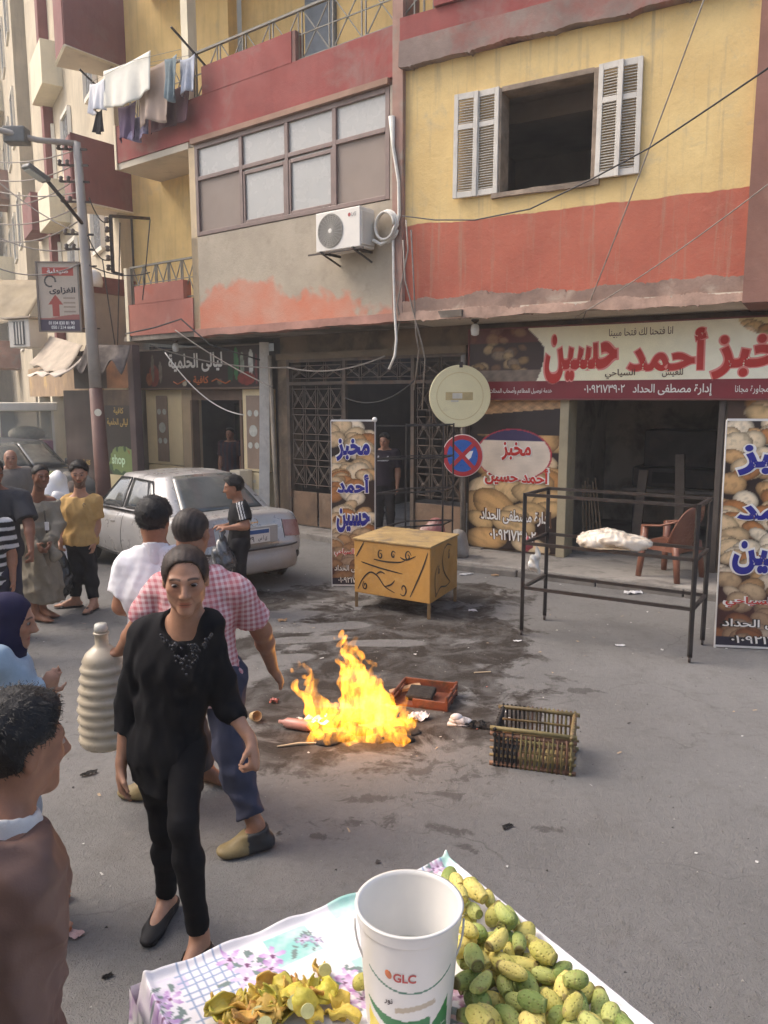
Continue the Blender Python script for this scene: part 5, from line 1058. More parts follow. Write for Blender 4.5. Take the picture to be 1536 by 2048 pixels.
# =================================================================== lamp post
LP = thing('lamp_post', 'leaning pale street lamp post with maroon lower part', 'lamp post', (0, 0, 0))
def pp_(v): t = (v - 280) / (950 - 280); return P(153 + 52 * t, v, 13.0)
b0 = pp_(950) - (pp_(300) - pp_(950)).normalized() * .95
w = MB(); w.tube([pp_(775), pp_(620), pp_(450), pp_(285)], [.100, .092, .078, .060], 14); w.build('upper_shaft', mat('pole_pale', (.40, .36, .32), .6, .1, 2, .1, 30, stains=(((.3, .25, .2), 3, .56, .6),)), LP, True)
w = MB(); w.tube([b0, pp_(950), pp_(776)], [.14, .124, .107], 14); w.build('lower_shaft', mat('pole_maroon', (.17, .085, .065), .6, .15, 2, .1, 30), LP, True)
w = MB(); w.tube([P(165, 448, 12.95), P(120, 392, 12.6), P(95, 362, 12.4)], .03, 8); w.build('arm', m_iron, LP, True)
a_, b_ = P(94, 362, 12.4), P(50, 330, 12.1); w = MB(); w.bar(a_, b_, .20, .07); w.build('lamp_head', mat('lamp_grey', (.16, .16, .15), .5, .15, 4, .05), LP, bevel=.02)
w = MB(); d_ = Vector((0, 0, -.045)); w.bar(a_.lerp(b_, .2) + d_, a_.lerp(b_, .92) + d_, .15, .02); w.build('lens', mat('lamp_lens', (.50, .52, .48), .2, .05, 4, 0), LP)
w = MB(); w.tube([pp_(287), P(75, 280, 12.8), P(-30, 252, 12.4)], .045, 8); w.build('cross_arm', mat('pole_pale'), LP, True)
w = MB(); w.box(-.22, .12, -.12, .12, -.12, .12, M=Matrix.Translation(P(40, 272, 12.7))); w.build('junction_box', mat('lamp_grey'), LP, bevel=.02)
for i, v in enumerate((300, 332, 365, 405, 470, 500)):
    q = pp_(v); w = MB(); w.bar(q + Vector((-.32, .02, .02)), q + Vector((.16, -.02, 0)), .03); w.build('bracket', m_iron, LP)
    for dx in (-.3, -.18): w = MB(); w.lathe([(.015, -.06), (.04, -.04), (.026, -.01), (.04, .02), (.015, .04)], 8, Matrix.Translation(q + Vector((dx, 0, .06)))); w.build('insulator', mat('insulator_brown'), LP, True)
w = MB(); w.lathe([(.001, 0), (.06, 0), (.06, .004), (.001, .004)], 16, Matrix.Translation(P(196, 825, 12.83)) @ Matrix.Rotation(R_(90), 4, 'X')); w.build('sticker', mat('paper_cream'), LP)
# =================================================================== pharmacy sign
c_ = P(118, 594, 13.0); PH = thing('pharmacy_sign', 'hanging pharmacy sign with a red arrow beside the lamp post', 'sign', c_, R_(2))
def ph_paint(X, Z):
    c = np.tile(lin(196, 178, 158), (X.size, 1)); c[(Z > .34) & (Z < .47) & (np.abs(X) < .25)] = lin(186, 84, 70); c[Z < -.31 + .03 * np.sin(X * 6)] = lin(168, 104, 90); c[Z < -.36] = lin(84, 72, 84)
    m = (np.abs(X + .06) < .055) & (Z > -.31) & (Z < -.1); c[m] = lin(172, 80, 66); m = (np.abs(X + .06) < (.04 - Z) * .75) & (Z > -.12) & (Z < .04); c[m] = lin(172, 80, 66)
    r = np.hypot(X + .13, (Z - .25)); m = (np.abs(r - .085) < .014) & ~((X > -.1) & (Z < .24)); c[m] = lin(70, 62, 60)
    for z in (-.02, -.09, -.16, -.23): m = (np.abs(Z - z) < .012) & (X > .07) & (X < .26); c[m] = lin(160, 140, 122)
    return c
print_panel('sign_panel', .64, 1.08, 80, 130, ph_paint, pm, PH, (0, 0, 0), .1)
for a in ((-.35, -.32, -.56, .56), (.32, .35, -.56, .56)): w = MB(); w.box(a[0], a[1], -.02, .12, a[2], a[3]); w.build('sign_frame', mat('taupe_metal'), PH)
for z in (-.56, .54): w = MB(); w.box(-.32, .32, -.02, .12, z, z + .02); w.build('sign_frame', mat('taupe_metal'), PH)
text('lettering', 'صيدلية', i_white, PH, (0, -.004, .405), .34, .09, .02); text('lettering', 'الغزاوى', ink('dark', (66, 56, 56)), PH, (.06, -.004, .1), .42, .12, .03); text('lettering', '01104 830 81 90', i_white, PH, (.02, -.004, -.415), .42, .055, .02, ar=False); text('lettering', '050 / 214 6640', i_white, PH, (.04, -.004, -.485), .38, .055, .02, ar=False)
for z in (.5, -.5): w = MB(); w.bar((.35, .05, z), (.62, .05, z), .02); w.build('bracket', m_iron, PH)
# =================================================================== parked car (x forward, y left, origin under the middle of the rear)
CK = .91; CA = R_(90 + 42)
_lr = Vector((-1.99, 8.03, 0)); _rt = Vector((math.cos(CA - R_(90)), math.sin(CA - R_(90)), 0))
CAR = thing('parked_car', 'dusty silver saloon car parked with its rear towards the fire', 'car', _lr + _rt * .82 * CK, CA); CAR.scale = (CK,) * 3
m_car = mat('silver_paint', (.42, .41, .395), .32, .07, 2.5, .02, 60, metal=.35, stains=(((.38, .35, .31), .7, .45, .3),), coat=.4)
m_cgl = mat('car_glass', (.085, .095, .095), .12, .25, 2.0, 0, stains=(((.22, .22, .2), 1.6, .5, .55),), coat=.5)  # lighter grey patches mixed into the dark glass
m_tri = mat('car_black_trim', (.035, .034, .033), .55, .2, 6, .05)
# lower body: sections from tail to nose; each ring: z levels with half-widths and an x offset
def car_ring(x, w, zb, zt, crown, off=(0,) * 9, wt=.80):
    zz = [zb, zb, zb + .10, zb + .26, (zb + zt) / 2 + .06, zt - .13, zt - .035, zt, zt + crown]
    ww = [0, w * .86, w * .96, w, w * 1.005, w * .975, w * .93, w * wt, 0]
    return [(x + o, y, z) for o, y, z in zip(off, ww, zz)]
st = [car_ring(.10, .62, .30, .93, .012, (.1, .06, -.02, -.06, .02, .05, .08, .12, .12), .7), car_ring(.13, .76, .27, .965, .015, (.06, .03, -.02, -.05, .0, .03, .05, .08, .1), .82),
      car_ring(.30, .825, .24, .99, .02), car_ring(.55, .84, .23, .985, .02), car_ring(.95, .845, .20, .96, .02), car_ring(1.5, .845, .18, .935, .02), car_ring(2.2, .845, .18, .915, .02), car_ring(2.9, .845, .18, .90, .02), car_ring(3.3, .84, .20, .88, .03), car_ring(3.75, .825, .22, .83, .04), car_ring(4.1, .78, .25, .74, .04), car_ring(4.28, .66, .30, .64, .03, (.0, .02, .05, .07, .06, .03, .0, -.03, -.03)), car_ring(4.31, .45, .34, .60, .02, (-.0, .02, .06, .08, .07, .03, .0, -.03, -.03))]
w = MB(); n = 9; vs = []
for r in st: vs += r + [(x, -y, z) for x, y, z in reversed(r[1:-1])]
k = 16; fs = [(i * k + j, i * k + (j + 1) % k, (i + 1) * k + (j + 1) % k, (i + 1) * k + j) for i in range(len(st) - 1) for j in range(k)]
fs += [tuple(range(k)), tuple((len(st) - 1) * k + j for j in range(k - 1, -1, -1))]
w.add(vs, fs); body = w.build('body', m_car, CAR, True, sub=2)
# cabin: base line, glass line, roof line (half, mirrored)
base = [(.80, .60, .955), (.86, .74, .96), (1.05, .785, .945), (2.05, .80, .93), (2.95, .79, .91), (3.12, .70, .905), (3.22, 0, .92)]
roof = [(1.34, .44, 1.405), (1.36, .545, 1.385), (1.50, .575, 1.375), (2.05, .60, 1.395), (2.42, .58, 1.385), (2.50, .50, 1.385), (2.52, 0, 1.405)]
w = MB(); bs = [(.77, 0, .975)] + base; rf = [(1.30, 0, 1.43)] + roof; N = len(bs)
rf2 = [(x + (.14 if x < 2 else -.16), y * .86, z + .018) for x, y, z in rf]
for sgn_ in (1, -1):
    q = [(x, y * sgn_, z) for x, y, z in bs]; r = [(x, y * sgn_, z) for x, y, z in rf]; r2 = [(x, y * sgn_, z) for x, y, z in rf2]; md = [tuple(.5 * (a + b) + (.012 if i == 1 else 0) * sgn_ for i, (a, b) in enumerate(zip(A, B))) for A, B in zip(q, r)]
    o_ = len(w.v); w.add(q + md + r + r2, [(i + N * j, i + 1 + N * j, i + 1 + N * (j + 1), i + N * (j + 1)) for j in range(3) for i in range(N - 1)] + [tuple(3 * N + i for i in range(N))])
cab = w.build('cabin', m_car, CAR, True)
bpy.context.view_layer.update(); _bt = mathutils.bvhtree.BVHTree.FromObject(body, bpy.context.evaluated_depsgraph_get())
def skin_y(x, z, s_, out=.002):
    h_ = _bt.ray_cast(Vector((x, s_ * 2.0, z)), Vector((0, -s_, 0)))[0]; return (h_.y if h_ else .84 * s_) + out * s_
def skin_x(y, z, out=.002):
    h_ = _bt.ray_cast(Vector((-1.0, y, z)), Vector((1, 0, 0)))[0]; return (h_.x if h_ else .1) - out
def lerp3(a, b, t): return tuple(x + (y - x) * t for x, y in zip(a, b))
def pane(name, pts, m, off, par=CAR):
    """glass patch: pts quad corners, pushed out by off along its normal, slightly bowed"""
    a, b, c, d = [Vector(p) for p in pts]; nrm = (b - a).cross(d - a).normalized(); 
    if nrm.dot(Vector(off)) < 0: nrm = -nrm
    w = MB(); w.grid(lambda s, t: a.lerp(b, s).lerp(d.lerp(c, s), t) + nrm * (.010 + .018 * math.sin(math.pi * s) * math.sin(math.pi * t)), 8, 6); return w.build(name, m, par, True, solid=.004)
q = lambda i, t, s=1: (lambda p: (p[0], p[1] * s, p[2]))(lerp3(bs[i], rf[i], t))
def rear_pt(y, t): a, b = lerp3((.775, 0, .97), (.80, .60, .955), min(1, abs(y) / .60)), lerp3((1.30, 0, 1.43), (1.34, .44, 1.405), min(1, abs(y) / .60)); p = lerp3(a, b, t); return (p[0], p[1] * (1 if y > 0 else -1), p[2])
for s_ in (1, -1):
    for i0, t0, i1, t1, nm in ((3, .03, 4, .0, 'rear_door_window'), (4, .05, 5, .02, 'front_door_window')):
        A, B = Vector(bs[i0]).lerp(Vector(bs[i1]), t0), Vector(bs[i0]).lerp(Vector(bs[i1]), 1 - t1 - .04); C, D = Vector(rf[i0]).lerp(Vector(rf[i1]), t0 + .06), Vector(rf[i0]).lerp(Vector(rf[i1]), .94)
        pts = [A.lerp(C, .08), B.lerp(D, .08), B.lerp(D, .90), A.lerp(C, .90)]; pts = [(p.x, p.y * s_, p.z) for p in pts]; win = pane(nm, pts, m_cgl, (0, s_, .3))
        if nm[0] == 'r': w = MB(); w.bar(Vector(pts[0]).lerp(Vector(pts[1]), .22) + Vector((0, .024 * s_, 0)), Vector(pts[3]).lerp(Vector(pts[2]), .16) + Vector((0, .024 * s_, 0)), .03, .012); w.build('window_divider', m_tri, CAR)
        w = MB()
        for a_, b_ in ((0, 1), (1, 2), (2, 3), (3, 0)): w.bar(Vector(pts[a_]) + Vector((0, .014 * s_, 0)), Vector(pts[b_]) + Vector((0, .014 * s_, 0)), .022, .014)
        w.build('window_seal', m_tri, win)
    pane('windscreen', [(3.2, 0, .95), (3.09, .66 * s_, .94), (2.53, .48 * s_, 1.36), (2.55, 0, 1.385)], m_cgl, (1, 0, .5))
    w = MB(); w.box(2.3, 2.44, skin_y(2.37, .74, s_) - .012, skin_y(2.37, .74, s_) + .012, .73, .755); w.build('door_handle', mat('chrome_dull', (.55, .52, .48), .25, .1, 5, 0, metal=.8), CAR, bevel=.006)
    w = MB(); w.box(1.32, 1.46, skin_y(1.4, .75, s_) - .012, skin_y(1.4, .75, s_) + .012, .74, .765); w.build('door_handle', mat('chrome_dull'), CAR, bevel=.006)
    for pts in ([(1.10, .90), (1.13, .7), (1.22, .45), (1.30, .27)], [(2.06, .88), (2.08, .6), (2.08, .26)], [(3.02, .86), (3.05, .6), (2.98, .26)]):
        w = MB(); w.tube([(a[0] + (b[0] - a[0]) * k / 6, skin_y(a[0] + (b[0] - a[0]) * k / 6, a[1] + (b[1] - a[1]) * k / 6, s_, .0005), a[1] + (b[1] - a[1]) * k / 6) for a, b in zip(pts, pts[1:]) for k in range(7)], .0045, 4); w.build('door_seam', m_tri, CAR)
    w = MB(); w.tube([(x_, skin_y(x_, .30, s_, .004), .30) for x_ in (1.3, 1.7, 2.1, 2.5, 3.0)], .012, 5); w.build('sill_moulding', m_tri, CAR)
    tl = MB(); tl.grid(lambda a, b: (lambda y, z: (skin_x(y, z, .006), y, z))(s_ * (.50 + .27 * a), .665 + .205 * b - .02 * a), 8, 5); tl.build('tail_light', mat('tail_red', (.30, .15, .125), .3, .15, 4, 0, coat=.5), CAR, solid=.016)
    w = MB(); w.box(2.72, 2.86, s_ * .90 - .06, s_ * .90 + .06, .93, 1.05); w.build('mirror', m_car, CAR, bevel=.03)
w = MB(); w.grid(lambda a, b: (lambda y: (.772 + .53 * b + .06 * abs(y) ** 2 - .022, y * (.60 - .15 * b) / .6 * .985, .992 + .425 * b - .015 * (y / .6) ** 2))((a - .5) * 1.2), 14, 8); w.build('rear_window', m_cgl, CAR, True, solid=.006)
for x_, y_ in ((.86, .76), (.86, -.76), (3.45, .76), (3.45, -.76)):
    wh = obj('wheel', None, CAR); wh.location = (x_, y_, .30); s_ = 1 if y_ > 0 else -1; wh.rotation_euler = (R_(-90 * s_), 0, 0)
    w = MB(); w.lathe([(.20, -.09), (.285, -.085), (.30, -.05), (.30, .06), (.285, .09), (.20, .095)], 28, None, False); w.build('tyre', mat('rubber', (.03, .029, .028), .85, .2, 6, .2), wh, True)
    w = MB(); w.lathe([(.001, .075), (.06, .08), (.08, .06), (.18, .07), (.20, .095), (.205, .05)], 20, None, False); w.build('rim', mat('rim_grey', (.33, .32, .30), .4, .1, 5, 0, metal=.6), wh, True)
    w = MB(); pts = [(x_ + .36 * math.cos(a), (.845 + .004) * s_, .30 + .36 * math.sin(a)) for a in [math.pi * i / 12 for i in range(13)]]; w.tube(pts, .02, 5)
    w.lathe([(.001, 0), (.35, 0), (.35, .02), (.001, .02)], 24, Matrix.Translation((x_, .83 * s_, .30)) @ Matrix.Rotation(R_(-90 * s_), 4, 'X')); w.build('wheel_arch', m_tri, CAR)
w = MB(); w.grid(lambda a, b: (.045 - .045 * math.sin(math.pi * min(1, b * 1.15)) + .36 * abs(2 * a - 1) ** 6, (a - .5) * 1.66 * (1 - .01 * b), .26 + .30 * b), 24, 8); w.build('rear_bumper', mat('bumper_silver', (.38, .37, .35), .42, .08, 2.5, .03, 60, stains=(((.34, .28, .22), 2, .5, .6),)), CAR, True, solid=.02)
w = MB(); w.tube([(-.005 + .34 * abs(t) ** 6, t * .83, .565) for t in [i / 10 - 1 for i in range(21)]], .012, 5); w.build('bumper_gap', m_tri, CAR)
w = MB(); w.tube([(skin_x(y_, z_, .001), y_, z_) for y_, z_ in ((-.50, .64), (-.50, .75), (-.50, .88))], .005, 4); w.build('boot_seam', m_tri, CAR); w = MB(); w.tube([(skin_x(y_, z_, .001), y_, z_) for y_, z_ in ((.50, .64), (.50, .75), (.50, .88))], .005, 4); w.build('boot_seam', m_tri, CAR)
w = MB(); w.box(.012, .03, -.33, .33, .63, .85); w.build('plate_recess', mat('bumper_silver'), CAR, bevel=.01)
w = MB(); w.box(-.002, .01, -.20, .20, .645, .82); pl_ = w.build('number_plate', mat('plate_white', (.68, .67, .62), .5, .08, 5, 0), CAR, bevel=.004)
w = MB(); w.box(-.0045, -.0025, -.185, .185, .76, .81); w.build('plate_band', ink('plate_blue', (44, 84, 140)), pl_)
for s_, x_ in (('٤٧٩', .10), ('ى ا س', -.09)): t_ = text('plate_lettering', s_, i_black, pl_, (-.005, x_, .70), .13, .07, .015); t_.rotation_euler = (0, 0, R_(-90))
w = MB(); w.lathe([(.045, 0), (.052, .006), (.045, .01)], 20, Matrix.Translation((.045, 0, .90)) @ Matrix.Rotation(R_(-90), 4, 'Y'), False); w.bar((.038, -.05, .90), (.038, .05, .90), .006, .016); w.build('emblem', mat('chrome_dull'), CAR)
w = MB(); w.lathe([(.001, 0), (.05, 0), (.05, .008), (.001, .008)], 16, Matrix.Translation((.10, -.66, .42)) @ Matrix.Rotation(R_(-90), 4, 'Y')); w.build('bumper_damage', m_tri, CAR)
# parked car at the left edge of the picture
C2 = copy_tree(CAR); C2.name = 'parked_car'; C2['label'] = 'dark grey car at the far left edge by the snack cart'; C2.location = (-8.9, 16.2, 0); C2.rotation_euler = (0, 0, R_(-40)); C2.scale = (1.0,) * 3
m_c2 = mat('dark_car_paint', (.075, .08, .085), .4, .1, 3, .02)
for ch in C2.children:
    if ch.type == 'MESH' and ch.data.materials and ch.data.materials[0] == m_car: ch.data = ch.data.copy(); ch.data.materials[0] = m_c2

# =================================================================== left-edge street clutter
POP = thing('snack_cart', 'glass snack cart with white top and pink panel at the far left', 'cart', P(58, 930, 16.0), R_(25)); POP.location.z = 0
for x in (-.5, .5):
    for y in (-.3, .3): w = MB(); w.bar((x, y, 0), (x, y, 1.95), .05); w.build('post', m_pale, POP)
w = MB(); w.box(-.6, .6, -.4, .4, 1.95, 2.12); w.build('roof', m_pale, POP, bevel=.02)
for y in (-.3, .3): w = MB(); w.box(-.475, .475, y - .005, y + .005, 1.35, 1.95); w.build('glass_pane', glass_mat('cart_glass', (.35, .38, .36), .1, .35), POP)
w = MB(); w.box(-.48, .48, -.33, .33, .95, 1.34); w.build('panel', mat('pink_panel', (.36, .19, .24), .5, .1, 3, .05), POP, bevel=.01)
w = MB(); w.box(-.46, .46, -.3, .3, .1, .94); w.build('base', mat('cart_black', (.03, .03, .035), .5, .2, 3, .05), POP)
w = MB(); w.ell((0, 0, 1.48), (.36, .22, .16), 14, 8); w.build('popcorn_heap', mat('popcorn', (.75, .70, .55), .9, .2, 20, .8, 60), POP, True)
def sack(name, label, loc, r, h, m, seed, cat='sack'):
    S = Solid((loc[0] - r * 1.7, loc[1] - r * 1.7, loc[2] - .02), (loc[0] + r * 1.7, loc[1] + r * 1.7, loc[2] + h * 1.25), .025)
    S.cone((loc[0], loc[1], loc[2] + r * .8), (loc[0], loc[1], loc[2] + h * .75), r, r * .85, .05); S.cone((loc[0], loc[1], loc[2] + h * .7), (loc[0] + r * .3, loc[1], loc[2] + h * 1.08), r * .6, r * .42, .08)
    S.warp(lambda X, Y, Z: .02 * np.sin(X * 22 + Z * 9 + seed) + .015 * np.sin(Y * 25 - Z * 14)); o = solid_obj(name, S, m, None, loc); o.location = loc; return tag(o, label, cat)
p = G(112, 1130); p = P(112, 1100, 9.9); m_sk = mat('white_sack', (.80, .79, .78), .6, .05, 5, .3, 60)
sack('white_sack', 'white sack standing between the robed man and the yellow shirt', (p.x, p.y, 0), .22, .85, m_sk, 1)
p = P(100, 960, 11.2); sack('white_sack', 'bulging white sack behind the robed man', (p.x, p.y, 0), .30, .95, m_sk, 4)
# stall heaps behind the men
for i, (u, v, Y, c, lb) in enumerate(((140, 985, 12.2, (.10, .075, .06), 'dark brown bundle on the pavement behind the yellow shirt'), (125, 940, 13.0, (.22, .2, .17), 'grey brown bundle by the cafe poster wall'), (95, 915, 12.6, (.16, .18, .08), 'greenish heap behind the white sack'))):
    p = P(u, v, Y); sack('cloth_bundle', lb, (p.x, p.y, 0), .32, .72 + .05 * i, mat('bundle_%d' % i, c, .9, .4, 6, .5, 30), i + 7, 'bundle')
# awnings and shop fronts on the bend
def sheet(name, label, a, b, drop, out, m, n=20, cat='awning', wave=.03):
    w = MB(); a, b, out, drop = Vector(a), Vector(b), Vector(out), drop
    w.grid(lambda s, t: a.lerp(b, s) + out * t - Vector((0, 0, drop * t + wave * math.sin(s * 14) * t + .05 * math.sin(math.pi * t))), n, 8); return tag(w.build(name, m, None, True, solid=.01), label, cat)
sheet('canvas_awning', 'ragged beige canvas awning under the pharmacy sign', P(100, 672, 15.5), P(165, 690, 13.9), .55, Vector((-.2, -.55, 0)), mat('canvas_beige', (.48, .40, .31), .9, .2, 3, .4, 40), 14)
sheet('canvas_awning', 'pale torn awning cloth left of the lamp post', P(112, 715, 15.0), P(172, 712, 13.7), .35, Vector((-.35, -.5, 0)), mat('canvas_pale', (.56, .49, .41), .9, .2, 3, .4, 40), 14)
sheet('canvas_awning', 'dark ragged cloth heap above the cafe posters', P(172, 690, 13.6), P(262, 690, 13.2), .38, Vector((-.1, -.25, 0)), mat('canvas_dark', (.14, .115, .10), .9, .5, 5, .8, 25), 22, wave=.12)
sheet('canvas_awning', 'brown tarpaulin over the far left shops', P(-10, 560, 17.5), P(95, 560, 17.0), 1.0, Vector((-.2, -.9, 0)), mat('tarp_brown', (.36, .29, .19), .85, .2, 2, .3, 30), 14)
LS = thing('far_shop', 'dim shop fronts under the house at the far left', 'shop front', (0, 0, 0))
w = MB(); a_ = Lw(-7.02, -1.0) + E3 * .6
prism_xy(w, [a_, a_ + E3 * 8, a_ + E3 * 8 + N3 * .3, a_ + N3 * .3], 2.25, 3.0); w.build('fascia', mat('fascia_tan', (.40, .27, .16), .7, .2, 2, .1, stains=(((.6, .42, .16), 2, .55, .8),)), LS)
w = MB(); prism_xy(w, [a_ + N3 * .2, a_ + E3 * 8 + N3 * .2, a_ + E3 * 8 + N3 * .4, a_ + N3 * .4], 0, 2.25); w.build('shade_slab', m_black, LS)  # black slab stands for the shade inside the shops
for t in (0, 1.9, 3.9, 5.9): w = MB(); q_ = a_ + E3 * t; prism_xy(w, [q_ - N3 * .05, q_ + E3 * .25 - N3 * .05, q_ + E3 * .25 + N3 * .25, q_ + N3 * .25], 0, 2.25); w.build('pier', m_cream, LS)
A2 = thing('air_conditioner', 'boxy old air conditioner under the pharmacy sign', 'air conditioner', P(57, 668, 15.5), R_(-25))
w = MB(); w.box(-.28, .28, -.22, .22, -.27, .27); w.build('casing', mat('ac_side'), A2, bevel=.015)
w = MB(); w.box(-.15, .15, -.235, -.222, -.22, .22); g_ = w.build('grille', mat('lamp_grey'), A2)
for k_ in range(4): w = MB(); w.box(-.14 + k_ * .08, -.11 + k_ * .08, -.245, -.237, -.21, .21); w.build('grille_slat', mat('ac_side'), g_)
w = MB(); w.box(-.4, .4, -.3, .25, .275, .30); w.build('canopy', mat('canvas_beige'), A2)
w = MB(); w.lathe([(.19, 0), (.21, .1), (.18, .25), (.10, .30)], 14); o = w.build('plastic_tub', m_sk, None, True); o.location = P(183, 574, 14.6); tag(o, 'white plastic tub on the maroon ledge behind the lamp post', 'tub')
# folding cafe chair beside the car
FC = thing('metal_chair', 'thin dark metal cafe chair between the car and the white pier', 'chair', Lw(-3.75, -.75, 0), R_(20))
for x in (-.2, .2):
    for y in (-.2, .2): w = MB(); w.tube([(x, y, 0), (x, y, .95 if y > 0 else .45)], .012, 6); w.build('leg', m_iron, FC)
w = MB(); w.box(-.21, .21, -.21, .21, .44, .46); w.build('seat', m_iron, FC)
for z in (.65, .75, .85, .94): w = MB(); w.bar((-.2, .2, z), (.2, .2, z), .02, .03); w.build('back_slat', m_iron, FC)
# rag and sacks beside the gate
p = P(865, 1050, 10.1)
sack('plastic_sack', 'red printed plastic sack leaning at the gate', (p.x, p.y, .1), .20, .42, mat('red_sack', (.30, .10, .09), .5, .3, 6, .3, 40, stains=(((.5, .42, .38), 5, .52, .8),)), 3)
p = P(905, 1065, 10.0); sack('plastic_sack', 'pale grey plastic sack behind the sign post', (p.x + .10, p.y + .15, .1), .14, .30, mat('grey_sack', (.30, .27, .24), .4, .15, 6, .4, 40, coat=.3), 5)
# =================================================================== fire on the road
FC0 = Vector((-.15, 4.95, 0))
def flame_mat():
    m = bpy.data.materials.new('flame'); m.use_nodes = True; nt = m.node_tree; nt.nodes.clear()
    out = nt.nodes.new('ShaderNodeOutputMaterial'); v = nt.nodes.new('ShaderNodeTexCoord').outputs['Object']
    mp = nt.nodes.new('ShaderNodeMapping'); mp.inputs['Scale'].default_value = (1, 1, .30); nt.links.new(v, mp.inputs['Vector'])
    n1 = _noise(nt, mp.outputs[0], 13, 4, .6, 1.4); n2 = _noise(nt, mp.outputs[0], 34, 3, .6, .8)
    d = _math(nt, 'ADD', _math(nt, 'MULTIPLY', n1, .75), _math(nt, 'MULTIPLY', n2, .25))
    d = _range(nt, d, .41, .66); d = _math(nt, 'ADD', _math(nt, 'MULTIPLY', d, d), .035)
    e = nt.nodes.new('ShaderNodeEmission'); e.inputs['Color'].default_value = (1.0, .36, .022, 1)
    nt.links.new(_math(nt, 'MULTIPLY', d, 38.0), e.inputs['Strength']); nt.links.new(e.outputs[0], out.inputs['Volume']); return m
m_flame = flame_mat()
FI = thing('bonfire', 'tall yellow flames of the rubbish fire burning on the road', 'fire', FC0)
rf_ = random.Random(5)
def tongue(S, pts, r0, k=.02):
    pts = [Vector(p) for p in pts]; n = len(pts)
    for i in range(n - 1):
        f = lambda j: r0 * max(.10, (1 - (j / (n - 1)) ** 1.3)); S.cone(pts[i], pts[i + 1], f(i), f(i + 1), k)
def wav(base, top, amp, n=8, ph=0.0):
    b, t = Vector(base), Vector(top); return [b.lerp(t, i / n) + Vector((amp * math.sin(i * 1.5 + ph) * (i / n) ** .5, amp * .5 * math.cos(i * 1.2 + ph), 0)) for i in range(n + 1)]
def PF(u, v, Y): return P(u, v, Y)
S = Solid((-.95, 4.45, 0.0), (.45, 5.45, 1.15), .011)
# low bed of fire
for i in range(46):
    u = rf_.uniform(628, 822); Yb = 4.86 + rf_.uniform(-.18, .2); b = G(u, 1470); b = Vector((P(u, 1470, Yb).x, Yb, .01)); hgt = rf_.uniform(.08, .22) * (1.2 - abs(u - 735) / 140)
    t = b + Vector((rf_.uniform(-.10, .07), rf_.uniform(-.03, .03), max(.06, hgt))); tongue(S, wav(b, t, .022, 6, rf_.uniform(0, 6)), rf_.uniform(.024, .05))
# the two big plumes
for i in range(24):
    Yb = 4.9 + rf_.uniform(-.08, .1); u0 = rf_.uniform(692, 785); tt = rf_.choice(((684, 1246), (694, 1262), (700, 1290), (682, 1300), (715, 1305), (735, 1325), (705, 1335), (745, 1350), (722, 1355)))
    b = Vector((P(u0, 1440, Yb).x, Yb, rf_.uniform(.05, .18))); tongue(S, wav(b, PF(tt[0] + rf_.uniform(-7, 7), tt[1] + rf_.uniform(-6, 12), Yb), .035, 9, rf_.uniform(0, 6)), rf_.uniform(.035, .06), .025)
for tt in ((598, 1318), (612, 1312), (578, 1340), (588, 1352), (600, 1350), (615, 1360), (625, 1368), (640, 1385), (620, 1340), (655, 1400), (632, 1372), (668, 1395)):
    Yb = 4.85 + rf_.uniform(-.06, .06); b = Vector((P(rf_.uniform(628, 668), 1440, Yb).x, Yb, .08)); tongue(S, wav(b, PF(tt[0], tt[1], Yb), .028, 8, rf_.uniform(0, 6)), rf_.uniform(.03, .045), .025)
for tt in ((815, 1385), (800, 1400), (825, 1420), (770, 1375)): Yb = 4.98; b = P(tt[0] - 14, 1445, Yb); tongue(S, wav(b, PF(*tt, Yb), .015, 6, tt[0]), .026)
for (u, v, r) in ((668, 1275, .010), (752, 1330, .008)): S.ell(P(u, v, 4.9), (r, r, r * 1.8), None, .01)
S.warp(lambda X, Y, Z: .010 * np.sin(X * 55 + 3 * np.sin(Z * 26) + Y * 20) + .008 * np.sin(Z * 48 - X * 38 + Y * 60))
fl = solid_obj('flame', S, m_flame, FI, FC0, None, 1)
fl.data.materials[0] = m_flame
li = bpy.data.lights.new('fire_light', 'POINT'); li.energy = 6; li.color = (1, .42, .10); li.shadow_soft_size = .22
lo_ = bpy.data.objects.new('fire_light', li); sc.collection.objects.link(lo_); lo_.parent = FI; lo_.location = (.02, -.05, .34)
# what burns and lies about
m_ash = mat('charred', (.022, .019, .017), .9, .4, 20, .6, 60, stains=(((.10, .09, .08), 14, .6, .6),))
S = Solid((-.75, 4.5, -.02), (.4, 5.4, .12), .012)
for i in range(26): a = rf_.uniform(0, 6.3); q = rf_.uniform(0, 1) ** .5; S.ell((-.14 + .42 * q * math.cos(a), 4.93 + .26 * q * math.sin(a), .005), (rf_.uniform(.04, .11), rf_.uniform(.04, .09), rf_.uniform(.015, .05)), None, .01)
o = solid_obj('ash_heap', S, m_ash, None, FC0); o.location = FC0; tag(o, 'black charred rubbish heap under the flames', 'ash heap')
